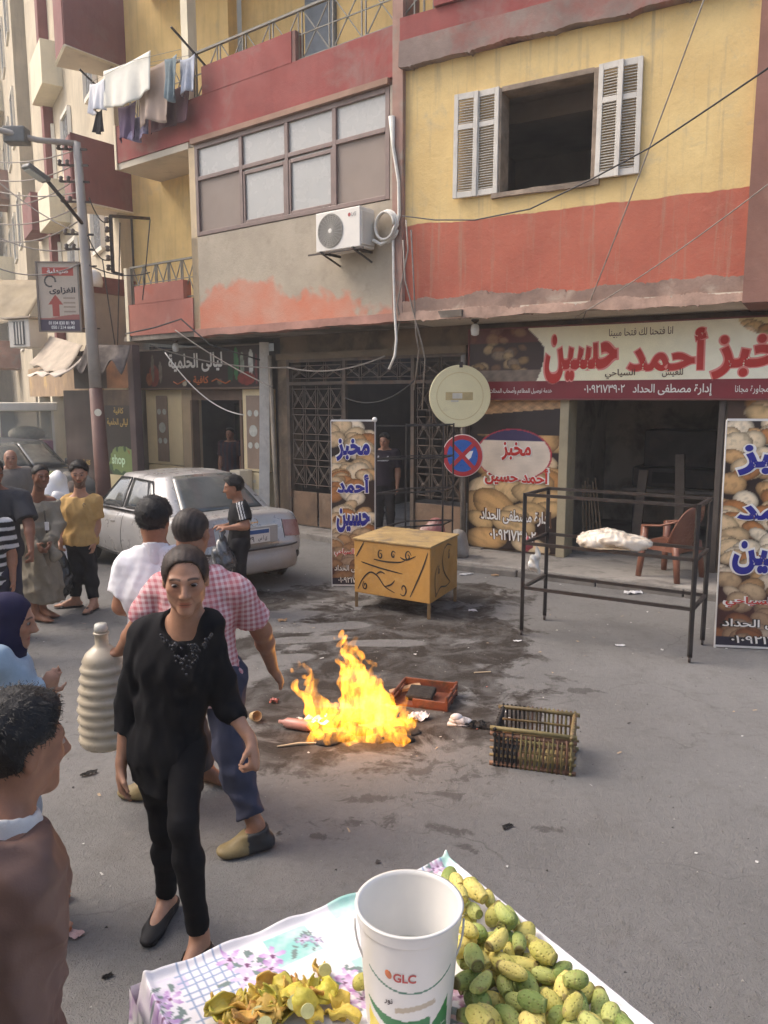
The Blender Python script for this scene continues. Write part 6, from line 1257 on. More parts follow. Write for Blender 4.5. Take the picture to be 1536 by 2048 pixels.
# red plastic crate, broken
RC = thing('plastic_crate', 'broken melted red plastic crate lying beside the fire', 'crate', G(850, 1400), R_(-18))
m_rc = mat('melted_red_plastic', (.17, .052, .028), .5, .25, 5, .3, 30, stains=(((.03, .025, .02), 5, .53, .8),), coat=.2)
w = MB(); w.box(-.20, .20, -.16, .16, .0, .014); w.build('base', m_rc, RC)
for x in (-.2, .2):
    w = MB()
    for k in range(2): w.box(x - .008, x + .008, -.16, .16, .02 + k * .045, .05 + k * .045)
    for y in (-.155, 0, .155): w.box(x - .01, x + .01, y - .012, y + .012, .0, .11 - (.05 if x < 0 else 0))
    w.build('side', m_rc, RC, bevel=.004)
w = MB(); w.box(-.2, .2, .152, .168, .01, .10); w.build('side', m_rc, RC, bevel=.005); w = MB(); w.box(-.05, .2, -.168, -.152, .01, .07); w.build('side', m_rc, RC, bevel=.005)
w = MB(); w.box(-.13, .07, -.07, .09, .02, .07, M=Matrix.Rotation(R_(12), 4, 'X')); w.build('burnt_block', m_ash, RC, bevel=.015)
def debris(name, label, cat, u, v, geo, m, rz=0, smooth=False, z=0.0, group=None, **kw):
    w = MB(); geo(w); o = w.build(name, m, None, smooth, **kw); p = G(u, v); o.location = (p.x, p.y, z); o.rotation_euler = (0, 0, R_(rz)); return tag(o, label, cat, group)
m_pap = mat('paper_white', (.72, .70, .68), .8, .08, 10, .1); m_card = mat('cardboard', (.42, .27, .15), .85, .2, 6, .2)
def crumple(sx, sy, h, seed, n=7):
    r = np.random.RandomState(seed); hh = r.rand(n + 1, n + 1) * h
    def f(w): w.grid(lambda a, b: ((a - .5) * sx * (1 + .15 * math.sin(b * 5 + seed)), (b - .5) * sy * (1 + .12 * math.sin(a * 6 + seed)), .004 + hh[int(round(a * n)), int(round(b * n))]), n, n)
    return f
debris('bottle', 'pink plastic bottle lying left of the flames', 'bottle', 590, 1458, lambda w: w.lathe([(.012, -.12), (.014, -.09), (.035, -.06), (.036, .1), (.03, .12), (.001, .122)], 14, Matrix.Rotation(R_(90), 4, 'Y')), mat('pink_bottle', (.52, .25, .20), .35, .2, 8, .05), -20, True, .036)
debris('wood_stick', 'pale stick on the road in front of the flames', 'stick', 592, 1492, lambda w: w.tube([(-.12, 0, .008), (.02, .012, .010), (.13, 0, .008)], [.005, .01, .007], 6), mat('pale_stick', (.60, .47, .30), .8, .15, 8, .2), 12)
debris('paper_scrap', 'white crumpled paper at the left foot of the flames', 'paper', 625, 1448, crumple(.2, .14, .05, 3), m_pap, 15, solid=.002)
debris('paper_scrap', 'white torn paper between the flames and the red crate', 'paper', 838, 1438, crumple(.13, .10, .04, 4), m_pap, 40, solid=.002)
debris('juice_cup', 'small yellow paper cup lying near the woman', 'cup', 510, 1442, lambda w: w.lathe([(.028, -.045), (.036, .045), (.034, .045), (.026, -.04), (.001, -.04)], 16, Matrix.Rotation(R_(70), 4, 'X')), mat('cup_yellow', (.58, .42, .22), .5, .2, 20, 0), 30, True, .036)
debris('shoe', 'white and black canvas shoe dropped by the bamboo crate', 'shoe', 922, 1450, lambda w: (w.ell((0, 0, .03), (.085, .035, .03)), w.ell((-.03, 0, .05), (.045, .03, .03)), w.box(-.09, .09, -.034, .034, 0, .014)), mat('canvas_shoe', (.62, .60, .60), .7, .2, 8, .2, 50, stains=(((.03, .03, .035), 9, .48, .95),)), -14, True)
debris('burnt_rag', 'burnt black rag beside the canvas shoe', 'rag', 955, 1455, crumple(.16, .07, .04, 8), m_ash, 0, solid=.006)
debris('wood_plank', 'scorched orange plank leaning out of the flames', 'plank', 812, 1385, lambda w: w.box(-.12, .12, -.03, .03, .02, .045, M=Matrix.Rotation(R_(-12), 4, 'Y')), m_card, 8, bevel=.004)
debris('foil_wrapper', 'shiny red wrapper left of the flames', 'wrapper', 548, 1405, crumple(.06, .05, .03, 9), mat('foil', (.5, .2, .18), .25, .3, 20, .3, metal=.5), 0, solid=.002)
debris('litter_scrap', 'pink paper scrap near the brown jacket boy', 'litter', 150, 1872, crumple(.06, .045, .012, 10), mat('pink_paper', (.62, .42, .38), .8, .1, 10, 0), -20, solid=.001)
debris('dead_leaf', 'dark dry leaf on the road below the jug', 'leaf', 178, 1550, crumple(.09, .03, .02, 11), mat('dry_leaf', (.09, .08, .065), .9, .3, 10, .2), 35, solid=.001)
debris('litter_scrap', 'white wrapper on the kerb in front of the chair', 'litter', 1266, 1187, crumple(.20, .10, .03, 12), m_pap, 10, solid=.002)
debris('litter_scrap', 'white strip on the wet road by the sign post', 'litter', 932, 1150, crumple(.17, .04, .02, 13), m_pap, 20, solid=.002)
debris('litter_scrap', 'white cup piece on the wet road below the yellow box', 'litter', 945, 1223, crumple(.08, .05, .02, 14), m_pap, 0, solid=.002)
debris('litter_scrap', 'grey carton scrap on the road left of the box', 'litter', 565, 1242, crumple(.09, .07, .02, 15), m_card, 10, solid=.002)
debris('litter_scrap', 'small stick on the road behind the red crate', 'litter', 965, 1346, lambda w: w.tube([(-.07, 0, .006), (.07, .01, .006)], .005, 5), mat('pale_stick'), 5)
debris('litter_scrap', 'pale bag scrap near the frame castor', 'litter', 1035, 1283, crumple(.07, .03, .01, 16), m_pap, 0, solid=.001)
debris('litter_scrap', 'paper scrap in the kerb left of the frame', 'litter', 990, 1152, crumple(.09, .05, .02, 17), m_card, 0, solid=.001)
debris('litter_scrap', 'scrap under the middle of the frame', 'litter', 1240, 1292, crumple(.08, .04, .01, 18), m_pap, 0, solid=.001)
debris('litter_scrap', 'black rag scrap in front of the plastic crate', 'litter', 1015, 1655, crumple(.06, .03, .01, 19), m_ash, 30, solid=.001)
debris('black_scrap', 'tiny black scrap on the road at the bottom left', 'litter', 215, 1955, crumple(.04, .02, .01, 20), m_ash, 30, solid=.001)
# =================================================================== bamboo crate on its side
a_ = math.atan2(4.27 - 4.40, 1.10 - .67)
BC = thing('bamboo_crate', 'scorched bamboo slat crate standing open on the road', 'crate', (.67, 4.40, 0), a_)
m_bam = mat('bamboo', (.22, .145, .065), .6, .22, 7, .25, 70, rnd=.35, stains=(((.02, .017, .014), 2.2, .56, .95),))
m_bch = mat('charred_bamboo', (.03, .024, .02), .85, .4, 9, .5, 60)
W_, D_, H_ = .45, .34, .235
def slat(a, b, r=.008, m=None): r *= 1.25; w = MB(); w.tube([Vector(a), Vector(a).lerp(Vector(b), .5) + Vector((rf_.uniform(-.004, .004), 0, rf_.uniform(-.004, .004))), Vector(b)], [r * rf_.uniform(.85, 1.15) for _ in range(3)], 5); return w.build('slat', m or (m_bch if Vector(a).lerp(Vector(b), .5).x < .13 + rf_.uniform(-.03, .03) else m_bam), BC, True)
for z in (.012, .065, .11, .155, .20, H_):
    for y in (0, D_):
        if y == D_ and z in (.11, .20): continue
        slat((-.03, y, z), (W_ + .03, y, z), .011 if z in (.012, H_, .20) else .007)
for x in (0, W_):
    for z in (.012, .10, .20, H_): slat((x, -.02, z), (x, D_ + .02, z), .010)
n_ = 17
for i in range(n_ + 1):
    x = W_ * i / n_
    slat((x, -.008, 0), (x, -.008, .205 + rf_.uniform(-.005, .02)), .006); slat((x, D_ + .006, 0), (x, D_ + .006, H_ + .02), .006)
    if i % 1 == 0: slat((x, 0, .014), (x, D_, .014), .007)
for j in range(1, 9): y = D_ * j / 9; slat((-.006, y, 0), (-.006, y, H_ + .01), .006, m_bch); slat((W_ + .006, y, 0), (W_ + .006, y, H_ + .01), .006)

# =================================================================== grit and crumbs on the road
rg = np.random.RandomState(3); n_ = 2600; px, py = rg.uniform(-4.5, 4.2, n_), 2.2 + 8.2 * rg.rand(n_) ** 1.2; sz = .0025 + .0075 * rg.rand(n_) ** 3
tet = np.array([(1, 0, -.3), (-.5, .87, -.3), (-.5, -.87, -.3), (0, 0, .8)]); tf = np.array([(0, 1, 3), (1, 2, 3), (2, 0, 3), (0, 2, 1)]); an = rg.rand(n_) * 6.28
V = np.stack([px[:, None] + sz[:, None] * (tet[None, :, 0] * np.cos(an)[:, None] - tet[None, :, 1] * np.sin(an)[:, None]), py[:, None] + sz[:, None] * (tet[None, :, 0] * np.sin(an)[:, None] + tet[None, :, 1] * np.cos(an)[:, None]), sz[:, None] * (tet[None, :, 2] * .7 + .2)], -1).reshape(-1, 3)
Q = (np.arange(n_)[:, None, None] * 4 + tf[None]).reshape(-1, 3); cc_ = np.array([(.30, .28, .25), (.08, .075, .07), (.2, .185, .165), (.45, .42, .38), (.04, .036, .032)])[rg.choice(5, n_, p=[.35, .25, .25, .07, .08])]
o = obj('grit', mesh_np('grit', V, Q, vcol_mat('grit_stone', .9, .2, 60), np.repeat(cc_, 4, 0), False)); o['kind'] = 'stuff'; o['label'] = 'loose grit and crumbs scattered over the road'; o['category'] = 'grit'

n_ = 150; px, py = rg.uniform(-3.2, 3.6, n_), 3.2 + 6.6 * rg.rand(n_); az = rg.rand(n_) * 6.28; la, lb = .006 + .018 * rg.rand(n_) ** 2, .004 + .010 * rg.rand(n_) ** 2; V = []
for i in range(n_):
    for (sx, sy) in ((-1, -1), (1, -.8), (.8, 1), (-.9, .7)): V.append((px[i] + sx * la[i] * math.cos(az[i]) - sy * lb[i] * math.sin(az[i]), py[i] + sx * la[i] * math.sin(az[i]) + sy * lb[i] * math.cos(az[i]), .004 + .006 * rg.rand()))
cc_ = np.array([(.60, .58, .54), (.40, .30, .20), (.05, .045, .04), (.45, .16, .12), (.50, .48, .40)])[rg.choice(5, n_, p=[.38, .2, .27, .05, .10])]
o = obj('paper_crumbs', mesh_np('paper_crumbs', np.array(V), np.arange(n_ * 4).reshape(-1, 4), vcol_mat('grit_stone'), np.repeat(cc_, 4, 0), False)); o['kind'] = 'stuff'; o['label'] = 'tiny paper and leaf crumbs strewn over the road'; o['category'] = 'litter'
# =================================================================== fruit table in front of the camera
TZ = .90; TA, TB, TC = G(288, 1960, TZ), G(908, 1713, TZ), G(1280, 2042, TZ)
TX = (TB - TA).normalized(); TYv = Vector((TX.y, -TX.x, 0)); TLn = (TB - TA).length; TRZ = math.atan2(TX.y, TX.x); TLn -= .03
def tl(u, v, z=TZ): p = G(u, v, z) - TA; return p.dot(TX), p.dot(TYv)          # table coordinates: x along the far edge, y towards the camera
TBL = thing('fruit_table', 'tray table covered with a flowered oilcloth holding fruit', 'table', TA, TRZ)
TD = .95
def oil_paint(x, y):
    c = np.tile(lin(232, 228, 230), (x.size, 1)); c *= (1 + .03 * vnoise(x * 8, y * 8, seed=3))[:, None]
    def rect(u, v, w, h, col, tex=0.0):
        cx, cy = tl(u, v); m = (np.abs(x - cx) < w / 2) & (np.abs(y - cy) < h / 2); k = np.clip(.75 + tex * vnoise(x * 45, y * 45, seed=5), 0, 1)[:, None]; c[m] = (c * (1 - k) + lin(*col) * k)[m]
    rect(585, 1890, .115, .10, (150, 205, 196), .5); rect(690, 1812, .085, .06, (160, 214, 200), .3); rect(640, 1850, .06, .05, (196, 214, 236), .2); rect(735, 1925, .06, .05, (176, 216, 206), .6); rect(900, 1730, .05, .05, (150, 205, 190), .3); rect(335, 1975, .09, .05, (206, 190, 216), .6)
    def plaid(u, v, w, h):
        cx, cy = tl(u, v); m = (np.abs(x - cx) < w / 2) & (np.abs(y - cy) < h / 2); q = np.minimum(np.abs(((x / .021) % 1) - .5), np.abs(((y / .021) % 1) - .5)); q2 = ((x / .042) % 1 < .5) | ((y / .042) % 1 < .5); k = (q < .09) & m; c[k] = lin(142, 160, 190)
    plaid(415, 1950, .13, .26); plaid(860, 1738, .10, .05); plaid(1000, 1960, .08, .2)
    r = np.random.RandomState(4)
    def flower(u, v, s, cols, n=4):
        cx, cy = tl(u, v)
        for k in range(n):
            fx, fy = cx + r.uniform(-1, 1) * s * 1.5, cy + r.uniform(-1, 1) * s * 1.5
            for a in range(3): lx, ly, th = fx + r.uniform(-1, 1) * s * 1.4, fy + r.uniform(-1, 1) * s * 1.4, r.uniform(0, 3); dx, dy = (x - lx) * math.cos(th) + (y - ly) * math.sin(th), -(x - lx) * math.sin(th) + (y - ly) * math.cos(th); m = (dx / (s * .5)) ** 2 + (dy / (s * .18)) ** 2 < 1; c[m] = lin(120, 136, 132)
            th = np.arctan2(y - fy, x - fx); rr = np.hypot(x - fx, y - fy); pr = s * (.6 + .4 * np.cos(5 * th + k)); m = rr < pr; kk = np.clip(rr / s, 0, 1)[:, None]; c0, c1 = lin(*cols[k % len(cols)]), lin(232, 214, 236); c[m] = (c1 * (1 - kk) + c0 * kk)[m]; m = rr < s * .16; c[m] = lin(120, 70, 110)
    flower(505, 1925, .035, ((186, 140, 196), (206, 190, 222), (160, 110, 176)), 5); flower(705, 1975, .03, ((160, 90, 160), (190, 150, 196)), 5); flower(940, 2005, .035, ((190, 80, 110), (214, 170, 150), (150, 60, 90)), 6); flower(320, 2030, .03, ((180, 130, 190), (150, 100, 170)), 5); flower(880, 1745, .02, ((196, 150, 170),), 3); flower(610, 1880, .018, ((120, 130, 150),), 4)
    return c
nx, ny = 230, 210; gx, gy = np.meshgrid(np.linspace(-.02, TLn + .02, nx + 1), np.linspace(-.015, TD, ny + 1)); gx, gy = gx.ravel(), gy.ravel()
def cloth_z(x, y):
    z = .0022 * vnoise(x * 9, y * 9, seed=8) + .0012 * vnoise(x * 30, y * 22, seed=9)
    z = z + .020 * np.exp(-((x - TLn) / .007) ** 2) + .014 * np.exp(-(y / .012) ** 2) * (1 + .3 * np.sin(x * 40)) + .012 * np.exp(-(x / .012) ** 2)
    e = np.maximum(np.maximum(-.0 - x, x - TLn), -y) ; return z - np.clip(e, 0, 1) * 4.5
V = np.stack([gx, -gy, cloth_z(gx, gy)], 1); I = np.arange(V.shape[0]).reshape(ny + 1, nx + 1)
Q = np.stack([I[:-1, :-1], I[1:, :-1], I[1:, 1:], I[:-1, 1:]], -1).reshape(-1, 4)
oc = obj('oilcloth', mesh_np('oilcloth', V, Q, vcol_mat('oilcloth_print', .35, .03, 30, .1, 60, coat=.15), oil_paint(gx, gy)), TBL)
w = MB(); w.box(0, TLn, -TD, 0, -.07, -.012); w.build('tray_board', mat('table_wood', (.30, .2, .12), .8, .2, 4, .2), TBL)
# cloth skirt turned down over the far, left and right edges
def skirt(p0, p1, drop, seed, n=60):
    p0, p1 = Vector(p0), Vector(p1); nrm = Vector(((p1 - p0).y, -(p1 - p0).x, 0)).normalized(); r = random.Random(seed); ph = r.uniform(0, 6)
    xs, V2, cols = [], [], []
    for j in range(9):
        for i in range(n + 1):
            t = i / n; p = p0.lerp(p1, t) - nrm * (.004 + .008 * (j / 8) * (1 + math.sin(t * 40 + ph) + .6 * math.sin(t * 17))) + Vector((0, 0, -.055 - drop * j / 8 if j else -.02)); V2.append(p)
    A_ = np.array([(v.x, v.y, v.z) for v in V2]); I2 = np.arange(len(V2)).reshape(9, n + 1); Q2 = np.stack([I2[:-1, :-1], I2[1:, :-1], I2[1:, 1:], I2[:-1, 1:]], -1).reshape(-1, 4)
    return obj('cloth_fold', mesh_np('cloth_fold', A_, Q2, vcol_mat('oilcloth_print'), oil_paint(A_[:, 0] + .06, -A_[:, 1] + .03 - A_[:, 2])), TBL)
skirt((-.025, 0.018, 0), (TLn + .025, .018, 0), .05, 1); skirt((-.025, -TD, 0), (-.025, .018, 0), .10, 2); skirt((TLn + .025, .018, 0), (TLn + .025, -TD, 0), .03, 3)
for x in (.06, TLn - .06):
    for y in (-.06, -TD + .06): w = MB(); w.bar((x, y, -.07), (x, y, -TZ), .045); w.build('leg', mat('table_wood'), TBL)
# =================================================================== bucket
BK0 = Vector((.052, 1.455, TZ + .006)); BKT = thing('plastic_bucket', 'white paint bucket with red lettering and green band on the oilcloth', 'bucket', BK0, R_(0))
bh, rt, rb = .262, .1065, .088
def brad(z): return rb + (rt - rb) * z / bh
def bucket_paint(a, z):
    """a: arc length from the front middle, z: height"""
    c = np.tile(lin(222, 218, 212), (a.size, 1)); zc = .140 + .9 * a ** 2 / .08 * .8
    m = (np.abs(z - (.137 + 3.6 * a ** 2)) < .0022) & (np.abs(a + .0) < .095); c[m] = lin(70, 120, 96)
    m = (z < .072 + 3.0 * (a + .01) ** 2) & (z > .040 + 5.0 * (a + .0) ** 2) & (a < .04) & (a > -.10); c[m] = lin(46, 120, 66)
    m = (z < .022 + 5.0 * (a + .0) ** 2) & (a < .03) & (a > -.10); c[m] = lin(226, 206, 84)
    m = (a > .028) & (a < .088) & (z < .03 + (a - .02) * 1.1) & (z > 0.0); c[m] = lin(40, 120, 60); m = ((a - .062) / .03) ** 2 + ((z - .012) / .022) ** 2 < 1; c[m] = lin(214, 206, 70)
    m = (np.abs(z - (.100 + .2 * a)) < .006) & (a > -.03) & (a < .052); c[m] = lin(186, 172, 150)
    return c * (1 + .02 * vnoise(a * 60, z * 40, seed=2))[:, None]
na, nz_ = 220, 110; aa, zz = np.meshgrid(np.linspace(0, 2 * np.pi, na, endpoint=False), np.linspace(0, bh, nz_)); aa, zz = aa.ravel(), zz.ravel()
rr_ = brad(zz) + .0035 * (zz > bh - .022) ; th = aa - math.pi
V = np.stack([rr_ * np.sin(th), -rr_ * np.cos(th), zz], 1); I = np.arange(na * nz_).reshape(nz_, na); I2 = np.roll(I, -1, 1)
Q = np.stack([I[:-1], I2[:-1], I2[1:], I[1:]], -1).reshape(-1, 4)
obj('bucket_wall', mesh_np('bucket_wall', V, Q, vcol_mat('bucket_plastic', .32, .02, 30), bucket_paint(th * brad(zz), zz)), BKT)
m_bkt = mat('bucket_white', (.70, .68, .64), .35, .05, 6, .03)
w = MB(); w.lathe([(rt + .0035, bh - .001), (rt + .006, bh + .004), (rt - .001, bh + .005), (rt - .004, bh - .004), (rb - .002, .012), (.001, .010)], 64, None, False); w.build('inner_wall', m_bkt, BKT, True)
w = MB(); w.lathe([(rb - .006, .06), (.001, .0605)], 48, None, False) if False else w.lathe([(.0955, .12), (.001, .1202)], 48, None, False); w.build('water', mat('cloudy_water', (.50, .50, .44), .08, .1, 5, 0), BKT)
w = MB(); w.lathe([(rb, 0.001), (.001, .001)], 48, None, False); w.build('bottom', m_bkt, BKT)
w = MB(); w.tube([((rt + .006) * math.cos(a), -.004 - .045 * math.sin(a), bh - .03 - .125 * math.sin(a)) for a in [math.pi * i / 24 for i in range(25)]], .0022, 6); w.build('handle', mat('handle_wire', (.55, .54, .52), .35, .1, 6, 0), BKT, True)
def wrap_text(s, m, a, z, width, height, bold=.02, ar=True):
    t = text('lettering', s, m, BKT, (0, 0, 0), width, height, bold, ar=ar); me = t.data
    for v in me.vertices: r = brad(v.co.z + z) + .0012; q = (v.co.x + a) / r; v.co = (r * math.sin(q), -r * math.cos(q), v.co.z + z)
    return t
wrap_text('GLC', ink('logo_red', (190, 84, 78)), -.012, .172, .046, .020, .03, False); wrap_text('نور', ink('dark', (66, 56, 56)), -.045, .112, .018, .016, .02)
w = MB(); w.ell((0, 0, 0), (.007, .0015, .010), 10, 6); o = w.build('logo_mark', ink('logo_orange', (200, 120, 80)), BKT, True); q_ = -.045 / .1; o.location = (brad(.175) * math.sin(q_), -brad(.175) * math.cos(q_) - .0005, .175); o.rotation_euler = (0, R_(-25), q_)
wrap_text('مفعول مباشر أبيض', i_white, .058, .048, .045, .010, .01)
# =================================================================== prickly pears
def pear_mat(name, c0, c1):
    m, nt, b = new_mat(name); v = _coord(nt); oi = nt.nodes.new('ShaderNodeObjectInfo')
    s = nt.nodes.new('ShaderNodeSeparateXYZ'); nt.links.new(v, s.inputs[0])
    f = _math(nt, 'ADD', _math(nt, 'MULTIPLY', _noise(nt, v, 30, 3), .7), _math(nt, 'MULTIPLY', _range(nt, s.outputs[2], -.035, .035), .5))
    f = _math(nt, 'ADD', f, _math(nt, 'MULTIPLY', _math(nt, 'SUBTRACT', oi.outputs['Random'], .5), .8))
    c = _mix(nt, c0, c1, _range(nt, f, .2, .9))
    vo = nt.nodes.new('ShaderNodeTexVoronoi'); vo.inputs['Scale'].default_value = 105; vo.inputs['Randomness'].default_value = .55; nt.links.new(v, vo.inputs['Vector'])
    c = _mix(nt, c, (.10, .065, .02), _math(nt, 'MULTIPLY', _range(nt, vo.outputs['Distance'], .11, .19, 1, 0), .8))
    c = _mix(nt, c, (.30, .22, .10), _math(nt, 'MULTIPLY', _range(nt, _noise(nt, v, 55, 4), .58, .7), .4))
    c = _mix(nt, c, (.17, .12, .05), _math(nt, 'MULTIPLY', _range(nt, s.outputs[2], .0285, .0335), .8)); c = _mix(nt, c, (.28, .20, .09), _math(nt, 'MULTIPLY', _range(nt, _noise(nt, v, 24, 5, .7), .60, .66), .6))
    nt.links.new(c, b.inputs['Base Color']); b.inputs['Roughness'].default_value = .62; b.inputs['Specular IOR Level'].default_value = .35
    b.inputs['Subsurface Weight'].default_value = .15; b.inputs['Subsurface Radius'].default_value = (.01, .008, .003)
    _bump(nt, b, _math(nt, 'ADD', _range(nt, vo.outputs['Distance'], .05, .4), _noise(nt, v, 38, 3)), .6, .004); return m
m_pg, m_py = pear_mat('pear_green', (.20, .27, .07), (.46, .48, .15)), pear_mat('pear_yellow', (.48, .44, .11), (.78, .64, .20))
m_crat = mat('pear_crown', (.22, .17, .06), .8, .3, 40, .4, 100)
def pear_mesh(L, r, bend, seed):
    rr = random.Random(seed); w = MB(); n, k = 16, 12; vs = []
    for i in range(k + 1):
        t = i / k; z = (t - .5) * L; q = r * (math.sin(math.pi * (.06 + .88 * t) ** .85) ** .62)
        q = max(q, r * .62) if t > .8 else q
        if i == k: q = r * .36; z -= .010
        for j in range(n): a = 2 * math.pi * j / n; f = 1 + .04 * math.sin(3 * a + seed) * t; vs.append((q * f * math.cos(a) + bend * (t - .5) ** 2, q * f * math.sin(a), z))
    fs = [(i * n + j, i * n + (j + 1) % n, (i + 1) * n + (j + 1) % n, (i + 1) * n + j) for i in range(k) for j in range(n)] + [tuple(range(n - 1, -1, -1)), tuple(k * n + j for j in range(n))]
    w.add(vs, fs); return w
pm_ = []
for i, (L, r, b) in enumerate(((.082, .0240, .0), (.076, .0255, .01), (.094, .0225, .03), (.070, .0250, 0))):
    for m in (m_pg, m_py): pm_.append(pear_mesh(L, r, b, i).mesh('prickly_pear', [m], True))
rp = random.Random(12)
poly = [(884, 1752), (935, 1752), (1030, 1848), (1120, 1930), (1182, 1985), (1258, 2060), (960, 2060), (925, 2010), (925, 1950), (918, 1900), (918, 1830)]
def inside(u, v):
    c = False
    for i in range(len(poly)):
        (x1, y1), (x2, y2) = poly[i], poly[i - 1]
        if (y1 > v) != (y2 > v) and u < (x2 - x1) * (v - y1) / (y2 - y1) + x1: c = not c
    return c
spots = []
for lay, dmin, tries in ((0, 36, 1700), (1, 38, 1000), (2, 58, 220)):
    cur = []
    for _ in range(tries):
        u, v = rp.uniform(880, 1265), rp.uniform(1748, 2062)
        if lay and (u - 900) < (v - 1760) * .12 + 6: continue
        if inside(u, v) and all(math.hypot(u - a, (v - b) * 1.25) < dmin is False or math.hypot(u - a, (v - b) * 1.25) >= dmin for a, b in cur): cur.append((u, v))
    spots += [(u, v, lay) for u, v in cur]
spots.append((722, 1962, 0))
for i, (u, v, lay) in enumerate(spots):
    z = TZ + .026 + .034 * lay; p = G(u, v, z); yel = rp.random() < .55 if v < 1900 else rp.random() < .42
    o = obj('prickly_pear', pm_[rp.randrange(4) * 2 + (1 if yel else 0)]); o.location = p; o.rotation_euler = (R_(90 + rp.uniform(-22, 22)), R_(rp.uniform(-180, 180)), R_(rp.uniform(-75, 75) + (180 if rp.random() < .4 else 0)))
    s = rp.uniform(.68, .92); o.scale = (s * rp.uniform(.92, 1.06), s * rp.uniform(.92, 1.06), s * rp.uniform(.95, 1.15))
    if (u, v) == (722, 1962): lb = 'lone green prickly pear left of the bucket'
    else: lb = ('yellow' if yel else 'green') + ' prickly pear ' + ('at the foot', 'in the second layer', 'on the top')[lay] + ' of the heap, ' + ('at its far end' if v < 1830 else 'in its far half' if v < 1900 else 'in its near half' if v < 1980 else 'at its near end')
    tag(o, lb, 'prickly pear', 'prickly pears heaped on the table')
# =================================================================== peels
m_pel = mat('peel_skin', (.66, .47, .08), .55, .2, 14, .3, 80, rnd=.3, stains=(((.36, .36, .08), 12, .55, .6), ((.62, .27, .04), 16, .52, .7)))
def peel_mesh(L, W, curl, seed):
    r = random.Random(seed); w = MB(); ph = r.uniform(0, 6)
    w.grid(lambda a, b: ((b - .5) * L * (1 - .1 * math.sin(a * 3)), W * math.sin((a - .5) * curl) / curl * 2 * math.sin(math.pi * (.08 + .84 * b)) ** .45, W * (1 - math.cos((a - .5) * curl)) / curl * 2 + .008 * math.sin(b * 5 + ph) + .002 * math.sin(a * 20 + b * 13)), 10, 12); return w
pls = []
for i in range(6):
    w = peel_mesh(.046 + .010 * (i % 3), .026, 1.9 + .45 * (i % 4), i); t = w.build('tmp', m_pel, None, True, solid=.004); bpy.context.view_layer.update()
    me = bpy.data.meshes.new_from_object(t.evaluated_get(bpy.context.evaluated_depsgraph_get())); bpy.data.objects.remove(t); me.name = 'fruit_peel'; pls.append(me)
cnt = 0
for lay in range(3):
    for _ in range((30, 20, 9)[lay]):
        t = rp.uniform(-1, 1); u = 555 + t * 125 * (1 - .22 * lay) + rp.uniform(-12, 12); v = 2000 - 32 * t * (1 if t < .5 else .4) + rp.uniform(-38, 42) * (1 - .25 * lay)
        if v < 1935 + (abs(u - 610) * .32): continue
        z = TZ + .014 + .020 * lay; o = obj('fruit_peel', pls[rp.randrange(6)]); o.location = G(u, v, z); o.rotation_euler = (R_(rp.uniform(-48, 48) + (180 if rp.random() < .35 else 0)), R_(rp.uniform(-30, 30)), R_(rp.uniform(0, 360))); s = rp.uniform(.8, 1.2); o.scale = (s, s * rp.uniform(.8, 1.2), s * rp.uniform(.6, 1.2))
        tag(o, 'curled yellow prickly pear peel ' + ('at the bottom of', 'inside', 'on top of')[lay] + ' the peel heap, ' + ('at its left end' if u < 500 else 'in its middle' if u < 600 else 'at its bucket end'), 'peel', 'fruit peels heaped left of the bucket')
for i, (u, v) in enumerate(((672, 2018), (640, 1945), (690, 2038))):
    o = obj('fruit_peel', pls[i]); o.location = G(u, v, TZ + .012); o.rotation_euler = (R_(160 if i == 0 else 20), 0, R_(40 + 60 * i)); tag(o, ['orange peel lying alone between heap and bucket', 'green peel at the far end of the peel heap', 'peel nearest the bucket foot'][i], 'peel', 'fruit peels heaped left of the bucket')
m_sl = mat('slice_flesh', (.60, .58, .26), .5, .15, 30, .1)
for i, (u, v, lb) in enumerate(((517, 2026, 'round pale green fruit slice on the peel heap'), (530, 2048, 'second pale slice at the front of the peel heap'), (588, 2005, 'small green slice in the middle of the peel heap'), (615, 2022, 'green slice beside the bucket end of the heap'), (650, 1940, 'pale slice standing at the far end of the heap'))):
    w = MB(); w.lathe([(.001, -.0025), (.0135, -.0025), (.0145, 0), (.0135, .0025), (.001, .003)], 18); o = w.build('fruit_slice', m_sl); o.location = G(u, v, TZ + .055); o.rotation_euler = (R_(25 + 10 * i), R_(8 * i), 0); tag(o, lb, 'fruit slice', 'fruit slices on the peel heap')
